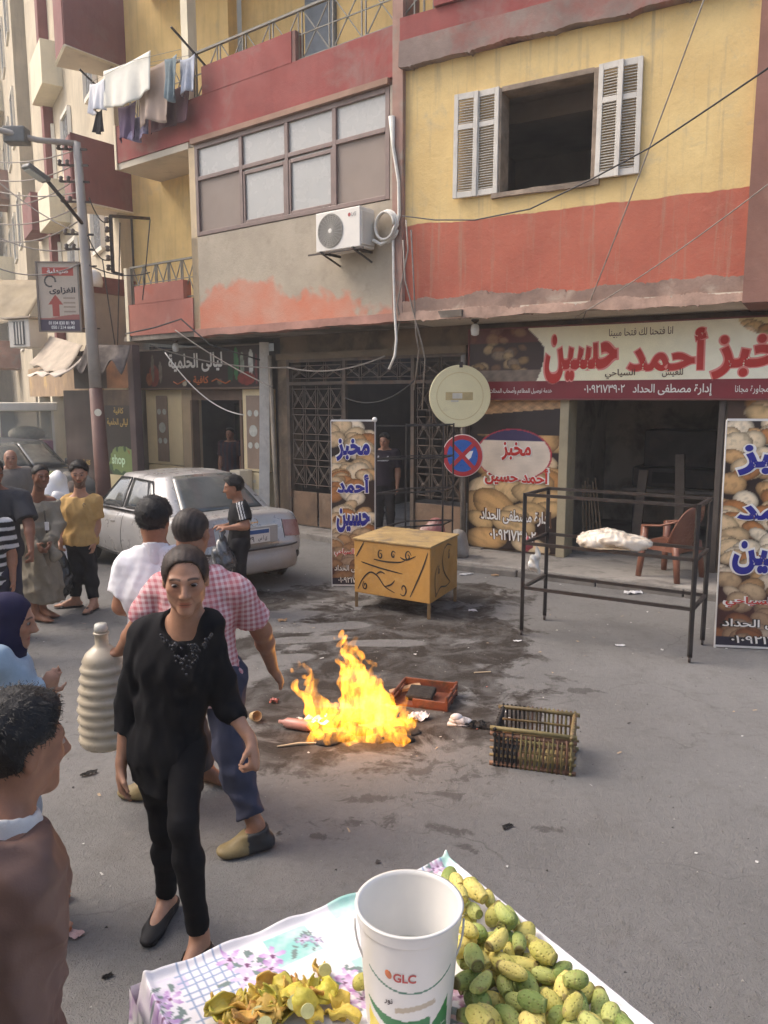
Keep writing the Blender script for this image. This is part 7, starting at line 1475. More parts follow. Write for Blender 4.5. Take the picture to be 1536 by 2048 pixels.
# =================================================================== people
def skin_material():
    """skin tone from Col; brows, lips, lids and beard drawn crisply from head coordinates stored on the mesh (HL)"""
    m, nt, b = new_mat('skin'); v = _coord(nt)
    def at(n, o): q = nt.nodes.new('ShaderNodeAttribute'); q.attribute_name = n; return q.outputs[o]
    sx = nt.nodes.new('ShaderNodeSeparateXYZ'); nt.links.new(at('HL', 'Vector'), sx.inputs[0]); x, y, z = sx.outputs; ax = _math(nt, 'ABSOLUTE', x)
    sp_ = nt.nodes.new('ShaderNodeSeparateXYZ'); nt.links.new(at('Prm', 'Vector'), sp_.inputs[0]); beard, age, dark = sp_.outputs
    mu, ad, su = (lambda a, c: _math(nt, 'MULTIPLY', a, c)), (lambda a, c: _math(nt, 'ADD', a, c)), (lambda a, c: _math(nt, 'SUBTRACT', a, c))
    def g(q, c, s, p=2): return _math(nt, 'POWER', _math(nt, 'ABSOLUTE', mu(su(q, c), 1 / s)), p)
    def bell(*ts):
        t = ts[0]
        for k in ts[1:]: t = ad(t, k)
        return _math(nt, 'EXPONENT', mu(t, -1.0))
    face = _range(nt, y, .035, .05)
    base = at('Col', 'Color'); n1 = _noise(nt, v, 40, 4); 
    c = _mix(nt, base, (0, 0, 0), mu(_range(nt, n1, .35, .75), .16))
    def tint(c, mul, f): k = nt.nodes.new('ShaderNodeVectorMath'); k.operation = 'MULTIPLY'; nt.links.new(base, k.inputs[0]); k.inputs[1].default_value = mul; return _mix(nt, c, k.outputs[0], mu(f, face))
    c = tint(c, (1.08, .86, .80), mu(bell(g(ax, .042, .02), g(z, -.022, .022)), .5))
    c = tint(c, (.50, .40, .38), mu(bell(g(ax, .031, .020), g(z, -.001, .011)), .62)); c = tint(c, (.50, .42, .40), mu(bell(g(ax, .030, .016), g(z, -.013, .006)), age))  # socket shade painted into the skin, plus dark rings under the eyes
    c = tint(c, (.6, .5, .46), mu(bell(g(su(ax, mu(su(-.035, z), .45)), .020, .0035), g(z, -.048, .016, 4)), age))  # crease shade of the cheek folds painted in
    c = tint(c, (.55, .46, .44), mu(bell(g(ax, 0, .022), g(z, -.041, .005)), .6)); c = tint(c, (.30, .24, .22), mu(bell(g(ax, .0085, .0045), g(z, -.0395, .003)), .8))  # shade below the nose and in the nostrils painted in
    zb = su(.0285, mu(g(ax, .026, .02), .0035)); brow = mu(_range(nt, _math(nt, 'ABSOLUTE', su(z, zb)), .0022, .0050, 1, 0), mu(_range(nt, ax, .008, .014), _range(nt, ax, .044, .052, 1, 0)))
    c = _mix(nt, c, (.020, .014, .011), mu(mu(brow, face), .82))
    c = tint(c, (.90, .52, .50), mu(bell(g(ax, 0, .021, 4), g(z, -.0632, .0095, 4)), .85)); c = tint(c, (.22, .15, .14), mu(bell(g(ax, 0, .024, 6), g(z, -.0632, .0015)), .9))
    c = tint(c, (.14, .10, .09), mu(bell(g(ax, .031, .0145, 6), g(su(z, su(.0108, mu(g(ax, .031, .014), .005))), 0, .0016)), .9)); c = tint(c, (.35, .26, .24), mu(bell(g(ax, .031, .0135, 6), g(ad(z, su(.0030, mu(g(ax, .031, .014), .004))), 0, .0012)), .7))
    bm_ = mu(_range(nt, su(ad(mu(_range(nt, ax, .03, .05), .9), _range(nt, z, -.05, -.075)), .0), .25, .9), _range(nt, z, -.02, -.045)); bm_ = _math(nt, 'MAXIMUM', bm_, bell(g(ax, 0, .026, 4), g(z, -.0515, .0045))); bm_ = mu(bm_, _range(nt, bell(g(ax, 0, .020, 4), g(z, -.0632, .008, 4)), .2, .6, 1, 0))
    c = _mix(nt, c, (.017, .013, .011), mu(mu(bm_, _range(nt, y, -.03, .0)), mu(beard, _range(nt, _noise(nt, v, 220, 2), .3, .6, .6, 1))))
    c = _mix(nt, c, (.014, .011, .010), dark)
    nt.links.new(c, b.inputs['Base Color']); b.inputs['Roughness'].default_value = .5; b.inputs['Specular IOR Level'].default_value = .4
    b.inputs['Subsurface Weight'].default_value = .1; b.inputs['Subsurface Radius'].default_value = (.012, .005, .003); b.inputs['Subsurface Scale'].default_value = 1
    _bump(nt, b, _noise(nt, v, 130, 3), .12, .003); return m
m_skin = skin_material()
m_hair = vcol_mat('hair', .55, .22, 60, .5, 160, .35)
m_cloth = vcol_mat('garment_cloth', .85, .10, 14, .3, 300, .18)
m_eye = vcol_mat('eye', .45, .0, 10, spec=.3)
m_shoe = vcol_mat('shoe_leather', .6, .12, 30, .2, 120, .4)
UP = Vector((0, 0, 1))
def unit(v): v = Vector(v); return v.normalized()
def stand(base, face, h, arms=True, lean=0.0):
    """joints of a standing figure: base point, facing direction (x, y), height"""
    b = Vector(base); f = unit((face[0], face[1], 0)); r = Vector((f.y, -f.x, 0)); J = {'h': h, 'f': f, 'r': r}
    at = lambda s, fw, z: b + r * s * h + f * (fw * h + lean * z * h) + UP * z * h
    J.update(pelvis=at(0, 0, .525), chest=at(0, .0, .73), neck=at(0, -.008, .835), head=at(0, .012, .928), hf=f)
    for k, s in (('L', -1), ('R', 1)):
        J['sh' + k] = at(s * .105, -.005, .812); J['el' + k] = at(s * .128, -.015, .63); J['wr' + k] = at(s * .132, .025, .485)
        J['hip' + k] = at(s * .052, 0, .515); J['kn' + k] = at(s * .056, .012, .285); J['an' + k] = at(s * .058, -.01, .048); J['toe' + k] = at(s * .075, .10, .014)
    return J
def box_of(J, pad=.16):
    P_ = np.array([V3(J[k]) for k in J if isinstance(J[k], Vector) and k not in ('f', 'r', 'hf') and not k.startswith('d_')]); lo, hi = P_.min(0) - pad, P_.max(0) + pad; lo[2] = max(lo[2], -.01 if P_[:, 2].min() > -.05 else lo[2]); return lo, hi
def torso(S, J, inf=0.0, k=.05, wide=1.0, belly=0.0, down=None):
    q = J['h'] / 1.7 * wide; f, r = J['f'], J['r']; p, c, n = J['pelvis'], J['chest'], J['neck']; up = unit(c - p); wst = p.lerp(c, .48)
    def slab(o, half, rad, fl=.9): S.cone(o - r * half * q, o + r * half * q, rad * q + inf, rad * q + inf, k, (f, fl))
    slab(p - up * .02, .075, .098); slab(wst, .055, .088); slab(c, .072, .105, .95); slab(c.lerp(n, .5), .085, .078)
    S.cone(p, wst, .135 * q + inf, .118 * q + inf, k, (f, .78)); S.cone(wst, c, .118 * q + inf, .148 * q + inf, k, (f, .76)); S.cone(c, n, .13 * q + inf, .06 * q + inf, k, (f, .75))
    if belly: S.ell(V3(wst + f * .05), (.12 * q + inf, .10 * q + inf, .13 * q), None, .05)
    for s in 'LR': S.cone(J['sh' + s], n.lerp(J['sh' + s], .25) + UP * .012, .054 * q + inf, .05 * q + inf, .04)
    if down is not None: S.cone(p, p - UP * down, .138 * q + inf, .148 * q + inf, k, (f, .80))
def arm(S, J, s, inf=0.0, upto=2.0, k=.03, th=1.0, flare=0.0):
    q = J['h'] / 1.7 * th; a, b, c = J['sh' + s], J['el' + s], J['wr' + s]
    t1 = min(1, upto); e = a.lerp(b, t1); cut = [(e, b - a)] if upto < 1 else []
    if upto < 1: e = a.lerp(b, min(1, t1 + .15))
    S.cone(a, e, .056 * q + inf, (.047 if upto >= 1 else .052) * q + inf + flare, k, None, cut)
    if upto > 1:
        t = upto - 1; e = b.lerp(c, t); cut = [(e, c - b)] if t < 1 else []
        if t < 1: e = b.lerp(c, min(1, t + .15))
        m = b.lerp(c, .28)
        S.cone(b, m, .041 * q + inf, .043 * q + inf, k, None, [(b.lerp(c, t), c - b)] if t < .28 else [])
        if t > .28: S.cone(m, e, .043 * q + inf, (.043 - .016 * min(1, t)) * q + inf + flare, k, None, cut)
def leg(S, J, s, inf=0.0, upto=2.0, k=.04, th=1.0, flare=0.0):
    q = J['h'] / 1.7 * th; a, b, c = J['hip' + s], J['kn' + s], J['an' + s]
    S.cone(a, b, .092 * q + inf, .058 * q + inf, k)
    t = upto - 1; e = b.lerp(c, t); m = b.lerp(c, .3)
    S.cone(b, m, .056 * q + inf, .058 * q + inf + flare * .3, k)
    S.cone(m, b.lerp(c, min(1.05, t + .1)), .058 * q + inf + flare * .3, .038 * q + inf + flare, k, None, [(e, c - b)])
def foot(S, J, s, inf=0.0, k=.02):
    q = J['h'] / 1.7; a, t = J['an' + s], J['toe' + s]; d = unit(Vector((t.x - a.x, t.y - a.y, 0))); heel = Vector((a.x, a.y, t.z + .024)) - d * .035 * q; ball = Vector((t.x, t.y, t.z + .014)) - d * .02 * q
    S.cone(a + UP * .03, heel + d * .02, .038 * q + inf, .034 * q + inf, k); S.cone(heel, ball, .034 * q + inf, .036 * q + inf, k, (UP, .72)); S.cone(a + d * .015, ball + UP * .004, .034 * q + inf, .026 * q + inf, k); S.cone(ball, ball + d * .062 * q, .038 * q + inf, .027 * q + inf, k, (UP, .5))
def hand(S, w, d, n, size=1.0, curl=.35, side=1, spread=.0):
    """w wrist, d pointing along the hand, n out of the palm; side = +1 puts the thumb on d x n"""
    d = unit(d); n = unit(n - d * n.dot(d)); t = d.cross(n) * side; z = size; r = .0092 * z
    S.cone(w - d * .015, w + d * .045 * z, .027 * z, .034 * z, .015, (n, .62)); S.cone(w + d * .04 * z, w + d * .078 * z, .036 * z, .036 * z, .012, (n, .42))
    for i, (off, L) in enumerate(((.027, .068), (.009, .078), (-.009, .072), (-.026, .056))):
        b = w + d * (.080 - .004 * abs(i - 1)) * z + t * off * z; dd = unit(d + t * spread * (1.5 - i) * .35); p = b - dd * .012
        for j in range(3):
            a = curl * (j + .6); e = p + (dd * math.cos(a) + n * math.sin(a)) * L * (.46, .32, .26)[j] * z; S.cone(p, e, r * (1.02, .95, .86)[j], r * (.95, .86, .72)[j], .004); p = e
    p = w + d * .028 * z + t * .026 * z; q = p + (d * .55 + t * .75 + n * .25).normalized() * .042 * z; S.cone(p, q, r * 1.35, r * 1.15, .012); S.cone(q, q + (d * .9 + t * .25 + n * (.2 + curl * .5)).normalized() * .036 * z, r * 1.12, r * .85, .006)
def head_frame(J):
    f = unit(J['hf']); r = unit(f.cross(UP)); u = r.cross(f); return np.array([[r.x, f.x, u.x], [r.y, f.y, u.y], [r.z, f.z, u.z]]), J['head']
def head(S, J, sc_=1.0, fem=0.0, ears=True):
    M, c = head_frame(J); s = sc_ * J['h'] / 1.7 if J['h'] > 1.5 else sc_ * .95; c0 = V3(c)
    at = lambda x, y, z: c0 + M @ (np.array((x, y, z)) * s)
    S.ell(at(0, -.016, .030), (.073 * s, .090 * s, .078 * s), M, .01); S.ell(at(0, .022, -.028), (.0555 * s, .064 * s, .078 * s), M, .03)
    S.cone(at(0, .02, -.05), at(0, .056, -.088), .046 * s, .024 * s, .025); 
    for x in (-1, 1):
        S.ell(at(x * .040, .050, -.016), (.021 * s, .021 * s, .017 * s), M, .025); S.ell(at(x * (.048 - .006 * fem), .0, -.055), (.018 * s, .034 * s, .026 * s), M, .03)
        S.cone(at(x * .012, .078, .021), at(x * .045, .064, .024), .0105 * s, .009 * s, .012)
        S.ell(at(x * .031, .094, .004), (.0155 * s, .019 * s, .0080 * s), M, .012, 'sub')
        if ears: S.ell(at(x * .073, -.012, -.006), (.009 * s, .018 * s, .031 * s), M, .008); S.ell(at(x * .083, -.006, -.002), (.006 * s, .009 * s, .016 * s), M, .006, 'sub')
        S.ell(at(x * .0125, .091, -.033), (.0085 * s, .010 * s, .008 * s), M, .007)
    S.cone(at(0, .080, .016), at(0, .105, -.027), .0075 * s, .0125 * s, .009)
    S.cone(at(-.016, .079, -.058), at(.016, .079, -.058), .0062 * s, .0062 * s, .006); S.cone(at(-.013, .079, -.0695), at(.013, .079, -.0695), .0068 * s, .0068 * s, .006); S.ell(at(0, .070, -.094), (.022 * s, .018 * s, .017 * s), M, .02)
    S.cone(at(-.023, .094, -.0636), at(.023, .094, -.0636), .0026 * s, .0026 * s, .003, None, (), 'sub')
    S.cone(J['neck'] + J['f'] * .005 - UP * .03, at(0, -.022, -.055), .060 * s, .050 * s, .03); return M, c0, s
def skin_attrs(ob, o, M, c0, s, beard, age, hair_paint):
    me = ob.data; n = len(me.vertices); co = np.zeros(n * 3, np.float32); me.vertices.foreach_get('co', co); V = co.reshape(-1, 3) + V3(o); L = (V - c0) @ M / s
    near = np.linalg.norm(L, axis=1) < .16; HL = np.where(near[:, None], L, -9.0).astype(np.float32); x, y, z = L.T
    dk = near & (z > .058 - .50 * np.clip(-y, -.1, .09)) & (y < .066) & hair_paint
    for nm, A in (('HL', HL), ('Prm', np.stack([np.full(n, beard), np.full(n, age), dk * 1.0], 1).astype(np.float32))): at = me.attributes.new(nm, 'FLOAT_VECTOR', 'POINT'); at.data.foreach_set('vector', np.ascontiguousarray(A, np.float32).ravel())
def eyes(t, o, M, c0, s, gaze=(0, 1, 0)):
    for x in (-1, 1):
        n, k = 16, 10; V, C = [], []
        for i in range(k + 1):
            th = math.pi * i / k
            for j in range(n): V.append((.0118 * math.sin(th) * math.cos(2 * math.pi * j / n), .0118 * math.cos(th), .0068 * math.sin(th) * math.sin(2 * math.pi * j / n)))
        V = np.array(V); g = np.array(gaze) / np.linalg.norm(gaze); d = V @ g / .0118; C = np.where((d > .88)[:, None], (.008, .006, .005), np.where((d > .72)[:, None], (.03, .015, .009), (.30, .25, .22)))
        Q = np.array([(i * n + j, i * n + (j + 1) % n, (i + 1) * n + (j + 1) % n, (i + 1) * n + j) for i in range(k) for j in range(n)]); W = c0 + (M @ (V + np.array((x * .031, .0705, .0045))).T * s).T
        obj('eye', mesh_np('eye', W - V3(o), Q, m_eye, C), t)
def strands(ho, c, M, cc, s, style):
    """single hairs standing off the hair mass, so that its outline is not a smooth shell"""
    me = ho.data; n = len(me.polygons); ctr = np.zeros(n * 3, np.float32); nor = np.zeros(n * 3, np.float32); me.polygons.foreach_get('center', ctr); me.polygons.foreach_get('normal', nor); ctr, nor = ctr.reshape(-1, 3), nor.reshape(-1, 3)
    r = np.random.RandomState(n); k = r.randint(0, n, {'crop': 1800, 'tied': 2600}.get(style, 3600)); p = ctr[k] + r.randn(len(k), 3) * .003; L = (p - cc) @ M / s; out = ((p - cc) * nor[k]).sum(1) > .02; p, k, L = p[out], k[out], L[out]
    back = M @ np.array((0, -1, -.35)); fwd = M @ np.array((0, .5, -.6)); N = nor[k]; d = (back if style == 'tied' else fwd)[None, :] + r.randn(len(k), 3) * .45; d = d - N * (d * N).sum(1)[:, None]; d = d / (np.linalg.norm(d, axis=1)[:, None] + 1e-6); up = {'crop': .7, 'tied': .03}.get(style, .38); d = d * (1 - up) + N * up
    ln = ({'crop': .005, 'tied': .016}.get(style, .017) * r.uniform(.5, 1.3, len(k)))[:, None] * s; w = np.cross(d, N); w = w / (np.linalg.norm(w, axis=1)[:, None] + 1e-6) * .0009; q = p - N * .001; m = q + d * ln * .55 + N * .001; e = q + d * ln - N * (.002 if style == 'tied' else 0)
    V = np.stack([q - w, q + w, m + w * .7, m - w * .7, e], 1).reshape(-1, 3); i = np.arange(len(q))[:, None] * 5
    Q = np.concatenate([i + np.array([0, 1, 2, 3]), i + np.array([3, 2, 4, 4])]); F3 = np.concatenate([np.concatenate([i + np.array([0, 1, 2]), i + np.array([0, 2, 3])]), i + np.array([3, 2, 4])])
    h_ = obj('hair_strands', mesh_np('hair_strands', V, F3, m_hair, np.tile(c * 1.3, (len(V), 1)), False), ho); h_['kind'] = 'stuff'
def hair(t, o, J, M, c0, s, h, style, col):
    lo, hi = c0 - .17 * s, c0 + .17 * s
    if style in ('tied',): lo = lo - .05
    S = Solid(lo, hi, min(h, .007)); at = lambda x, y, z: c0 + M @ (np.array((x, y, z)) * s); ax = lambda x, y, z: M @ np.array((x, y, z))
    th = {'short': .014, 'crop': .007, 'thick': .020, 'tied': .0085, 'fringe': .013}[style]
    S.ell(at(0, -.016, .030), ((.073 + th) * s, (.090 + th) * s, (.078 + th) * s), M, .01)
    if style in ('thick', 'short', 'fringe'): S.ell(at(0, .012, .090), (.058 * s, .060 * s, (.018 + th * .5) * s), M, .03)
    fr = {'short': (.064, .077), 'crop': (.064, .074), 'thick': (.066, .079), 'tied': (.058, .080), 'fringe': (.086, .048)}[style]
    if style != 'tied': S.plane(at(0, fr[0], fr[1]), ax(0, .80, -.60))
    else: [S.ell(at(x, .082, -.020), (.0500 * s, .088 * s, .102 * s), M, .008, 'sub') for x in (-.018, .0, .018)]; S.plane(at(0, .0, -.062), ax(0, .2, -1))
    # clear the face and ears, nape line
    S.ell(at(0, .105, -.01), (.075 * s, .085 * s, .075 * s), M, .015, 'sub')
    if style != 'tied':
        for x in (-1, 1): S.ell(at(x * .085, .012, -.016), (.026 * s, .044 * s, .044 * s), M, .01, 'sub')
        S.plane(at(0, -.06, -.062), ax(0, .25, -1))
    else:
        S.plane(at(0, -.06, -.05), ax(0, .4, -1)); S.ell(at(0, -.118, -.005), (.038 * s, .032 * s, .042 * s), M, .02); S.cone(at(.0, -.12, -.01), at(.02, -.135, -.12), .026 * s, .012 * s, .02)
    amp = {'short': .0016, 'crop': .0006, 'thick': .0024, 'tied': .0006, 'fringe': .002}[style]
    S.warp(lambda X, Y, Z: amp * (np.sin(X * 150 + 60 * Z + 2 * np.sin(Y * 60)) * np.sin(Y * 130 - 40 * Z + 2 * np.sin(X * 50)) + np.sin(Z * 120 + X * 70 + 2 * np.sin(Y * 80))))
    c = np.array(col); ho = solid_obj('hair', S, m_hair, t, o, lambda V: np.tile(c, (len(V), 1)) * (1 + .55 * vnoise(((V - c0) @ M)[:, 0] * 160, ((V - c0) @ M)[:, 1] * 14, ((V - c0) @ M)[:, 2] * 20, seed=3))[:, None])
    strands(ho, c, M, c0 - V3(o), s, style); return ho
def folds(amp, seed, wl=1.0, vert=.5):
    r = np.random.RandomState(seed); W = [(r.randn(3) * np.array([1, 1, vert]), r.rand() * 6.3) for _ in range(5)]
    def f(X, Y, Z):
        g = 0
        for i, (d, ph) in enumerate(W):
            d = d / np.linalg.norm(d) * (26, 38, 55, 75, 20)[i] / wl; w_ = np.sin(d[0] * X + d[1] * Y + d[2] * Z + ph + 1.3 * np.sin(9 * Z + 5 * X + ph)); g = g + (1 - np.abs(w_)) * (.5, .4, .25, .15, .5)[i] - (.3, .24, .15, .09, .3)[i]
        return -amp * g
    return f
def const(c): c = np.array(c, float); return lambda V: np.tile(c, (len(V), 1))
def shirt(t, o, J, vox, col, sleeve=.55, hem=.05, inf=.018, seed=1, amp=.006, m=None, flare=.012, collar=False, wide=1.0, belly=0.0, neck=.02, vneck=0.0, th=1.0, name='shirt', hole=None, nk=(0, .22, 1)):
    lo, hi = box_of(J, .2); S = Solid(lo, hi, vox); torso(S, J, inf, .05, wide, belly, hem + .1)
    up = unit(J['chest'] - J['pelvis']); S.plane(J['pelvis'] - up * hem, -up)
    if collar:
        n = J['neck']; S.plane(n + UP * .03, UP)
        S.cone(n - UP * .05, n + UP * .035 - J['f'] * .01, .078 * J['h'] / 1.7, .066 * J['h'] / 1.7, .015, None, [(n + UP * .04 + J['f'] * .02, UP + J['f'] * .35)])
    else: S.plane(J['neck'] + UP * neck, J['f'] * nk[1] + UP * nk[2])
    if hole: f_, r_ = J['f'], J['r']; S.ell(V3(J['neck'] + f_ * hole[3] + UP * hole[4]), hole[:3], np.array([[r_.x, f_.x, 0], [r_.y, f_.y, 0], [0, 0, 1]]), .006, 'sub')
    if vneck: S.cone(J['neck'] + J['f'] * .10 + UP * .05, J['neck'] + J['f'] * .13 - UP * vneck, .055, .018, .01, None, (), 'sub')
    for s in 'LR': arm(S, J, s, inf * .85, sleeve, .03, th, flare)
    S.warp(folds(amp, seed)); return solid_obj(name, S, m or m_cloth, t, o, col if callable(col) else const(col), 2)
def trousers(t, o, J, vox, col, inf=.014, upto=1.93, seed=2, amp=.006, m=None, flare=.01, th=1.0, waist=.07, wide=1.0):
    lo, hi = box_of(J, .16); hi[2] = J['pelvis'].z + .2; S = Solid(lo, hi, vox); q = J['h'] / 1.7 * wide; r, f, p = J['r'], J['f'], J['pelvis']
    S.cone(p - r * .07 * q, p + r * .07 * q, .10 * q + inf, .10 * q + inf, .05, (f, .92)); S.cone(p + UP * .12, p, .115 * q + inf, .13 * q + inf, .05, (f, .8)); S.plane(p + UP * waist, UP)
    for s in 'LR': leg(S, J, s, inf, upto, .04, th, flare)
    S.warp(folds(amp, seed, 1.1, .9)); return solid_obj('trousers', S, m or m_cloth, t, o, col if callable(col) else const(col))
def shoes(t, o, J, kind, col, vox=.008, which='LR'):
    for s in which:
        a, tt = J['an' + s], J['toe' + s]; d = unit(Vector((tt.x - a.x, tt.y - a.y, 0))); side = Vector((d.y, -d.x, 0)); q = J['h'] / 1.7; g = tt.z - .014
        ctr = (a + tt) / 2; S = Solid(V3(ctr) - np.array((.2, .2, .12)), V3(ctr) + np.array((.2, .2, .14)), vox)
        heel = Vector((a.x, a.y, g)) - d * .04 * q; tip = Vector((tt.x, tt.y, g)) + d * .055 * q
        if kind == 'sandal':
            S.cone(heel + UP * .008, tip - d * .03 + UP * .008, .040 * q, .044 * q, .01, (UP, .28)); b = Vector((tt.x, tt.y, g + .03)) - d * .02; S.cone(b - side * .045 + UP * -.018, b + UP * .018, .013, .016, .008, (d, 1.6)); S.cone(b + side * .045 + UP * -.018, b + UP * .018, .013, .016, .008, (d, 1.6)); S.plane((a.x, a.y, g + .001), (0, 0, -1))
        elif kind == 'flat':
            foot(S, J, s, .007); S.cone(heel + UP * .006, tip - d * .03 + UP * .006, .036 * q, .038 * q, .01, (UP, .25)); S.plane(a + d * .03 - UP * .018, UP + d * -.12); S.ell(V3(Vector((a.x, a.y, g + .075)) + d * .06), (.10 * q, .031 * q, .045), np.array([[d.x, side.x, 0], [d.y, side.y, 0], [0, 0, 1]]), .008, 'sub'); S.plane((a.x, a.y, g + .001), (0, 0, -1))
        else:
            foot(S, J, s, .016); S.cone(heel + UP * .015, tip - d * .03 + UP * .014, .046 * q, .052 * q, .02, (UP, .5)); S.plane(a + d * .03 + UP * (.012 if kind == 'croc' else .02), UP + d * .18); S.plane((a.x, a.y, g + .001), (0, 0, -1))
        c1, c2 = np.array(col[0]), np.array(col[1]); mid = V3(a + d * .055 * q); dv = V3(d)
        solid_obj('shoe' if kind != 'sandal' else 'sandal', S, m_shoe, t, o, lambda V: np.where((((V - mid) @ dv) > 0)[:, None], c1, c2))
def collar(t, o, J, c, h=.04, r=.074, m=None):
    n = J['neck'].lerp(J['head'], .12) - UP * .01; q = J['h'] / 1.7; S = Solid(V3(n) - .13, V3(n) + .12, .007); S.cone(n - UP * .05, n + UP * h - J['f'] * .006, (r + .010) * q, (r - .004) * q, .008, None, [(n + UP * (h - .006), UP + J['f'] * .30)]); S.cone(n - UP * .0, n + UP * .09, (r - .014) * q, (r - .012) * q, .003, None, (), 'sub'); solid_obj('collar', S, m or m_cloth, t, o, const(c), 2)
def figure(label, J, vox, skin, hand_L=None, hand_R=None, hair_style='short', hair_col=(.012, .010, .009), head_s=1.0, eyes_on=True, gaze=(0, 1, -.1), sub=True, tired=0.0, beard=0.0, feet='LR', wide=1.0, hsz=1.0, lips=(1, .72, .7), th=1.0, thl=1.0):
    o = Vector((J['pelvis'].x, J['pelvis'].y, 0)); t = thing('person', label, 'person', o)
    lo, hi = box_of(J, .17); S = Solid(lo, hi, vox); torso(S, J, -.008, .05, wide)
    for s in 'LR':
        arm(S, J, s, 0, 2.0, .03, th); leg(S, J, s, -.003, 2.02, .04, thl)
        if s in feet: foot(S, J, s)
        hd = hand_L if s == 'L' else hand_R; fd = J['wr' + s] - J['el' + s]
        if hd is None: hd = dict(d=fd, n=J['r'] * (1 if s == 'L' else -1), curl=.32)
        dd = unit(hd['d']); nn = Vector(hd['n']); nn = unit(nn - dd * nn.dot(dd)); tw = dd.cross(nn); side = hd.get('side') or (1 if tw.dot(J['f']) > 0 else -1)
        hand(S, J['wr' + s], dd, nn, hsz * J['h'] / 1.7 * 1.02, hd.get('curl', .3), side, hd.get('spread', 0))
    M, c0, s_ = head(S, J, head_s, 1.0 if hair_style == 'tied' else 0.0, ears=hair_style != 'none')
    bo = solid_obj('body', S, m_skin, t, o, const(skin)); skin_attrs(bo, o, M, c0, s_, beard, tired, hair_style not in ('none', 'bald', 'tied'))
    if eyes_on: eyes(t, o, M, c0, s_, gaze)
    if hair_style not in ('none', 'bald'): hair(t, o, J, M, c0, s_, vox, hair_style, hair_col)
    return t, o, M, c0, s_
SKN = (.34, .165, .098); SKL = (.44, .235, .15); SKD = (.25, .115, .068)
# ------------------------------------------------------------------- woman in black walking towards the camera
J = stand((-.78, 2.76, 0), (.10, -1), 1.66)
J.update(head=P(371, 1158, 2.70), hf=unit((.20, -1, -.13)), neck=P(374, 1243, 2.77), chest=P(352, 1330, 2.78), pelvis=P(334, 1487, 2.80),
         shR=P(286, 1266, 2.81), shL=P(418, 1250, 2.75), elR=P(258, 1402, 2.86), wrR=P(242, 1530, 2.80), elL=P(452, 1402, 2.80), wrL=P(502, 1482, 2.70),
         hipR=P(300, 1500, 2.84), hipL=P(375, 1500, 2.77), knR=P(330, 1660, 2.92), knL=P(366, 1648, 2.64), anR=P(334, 1812, 3.03), anL=P(400, 1880, 2.72))
J['toeR'] = Vector((J['anR'].x - .02, J['anR'].y - .15, .014)); J['toeL'] = Vector((J['anL'].x - .05, J['anL'].y - .15, .014)); J['anR'].z = max(.075, J['anR'].z); J['r'] = unit(J['shR'] - J['shL']); J['r'].z = 0; J['f'] = unit(UP.cross(J['r']))
BLK = (.010, .0098, .0115)
t, o, M, c0, s_ = figure('woman in black blouse and trousers walking towards the camera', J, .0065, (.44, .235, .148), hand_R=dict(d=(.02, -.12, -1), n=(.9, .3, 0), curl=.30), hand_L=dict(d=(.25, -.55, -.8), n=(-.75, -.2, -.5), curl=.95), hair_style='tied', hair_col=(.042, .028, .022), tired=.55, gaze=(-.05, 1, .0), feet='LR', head_s=1.06, th=.76, thl=.76, wide=.82, lips=(.95, .66, .62))
shirt(t, o, J, .0075, BLK, 1.52, .17, .016, 11, .014, None, .012, wide=.87, th=.75, neck=.05, hole=(.074, .115, .085, .06, .035), name='blouse')
trousers(t, o, J, .0075, BLK, .009, 1.90, 5, .006, None, .006, .78, wide=.78); shoes(t, o, J, 'flat', ((.012, .01, .01), (.012, .01, .01)), .006)
rw = random.Random(3)
w = MB()
for i in range(64):
    a = rw.uniform(-1, 1); u_, v_ = 372 + a * 52, 1268 + 22 * (1 - a * a) + rw.uniform(0, 60) * (1 - abs(a)) ; q = P(u_, v_, 2.60 + .05 * abs(a)); w.ell(q - o, (.006, .004, .006), 6, 4)
b_ = w.build('bead_embroidery', mat('black_beads', (.03, .03, .035), .15, .3, 30, 0), t, True); b_['kind'] = 'stuff'
# ------------------------------------------------------------------- man in pink plaid shirt, from behind, by the fire
def plaid_mat():
    m, nt, b = new_mat('pink_plaid_cloth'); v = _coord(nt); mp = nt.nodes.new('ShaderNodeMapping'); mp.inputs['Rotation'].default_value = (0, R_(6), R_(-24)); nt.links.new(v, mp.inputs['Vector'])
    s = nt.nodes.new('ShaderNodeSeparateXYZ'); nt.links.new(mp.outputs[0], s.inputs[0]); band = lambda ax, p: _range(nt, _math(nt, 'ABSOLUTE', _math(nt, 'SUBTRACT', _math(nt, 'FRACT', _math(nt, 'MULTIPLY', s.outputs[ax], 1 / p)), .5)), .22, .28)
    a, c = band(0, .026), band(2, .026); k = _math(nt, 'MULTIPLY', _math(nt, 'ADD', a, c), .5); base = _mix(nt, (.72, .55, .55), (.50, .17, .19), k); big = _math(nt, 'MULTIPLY', band(0, .11), .3); base = _mix(nt, base, (.33, .06, .08), big)
    nt.links.new(base, b.inputs['Base Color']); b.inputs['Roughness'].default_value = .9; _bump(nt, b, _noise(nt, v, 260, 2), .2, .002); return m
pmat = plaid_mat(); J = stand((-.85, 3.62, 0), (-.35, .94), 1.73)
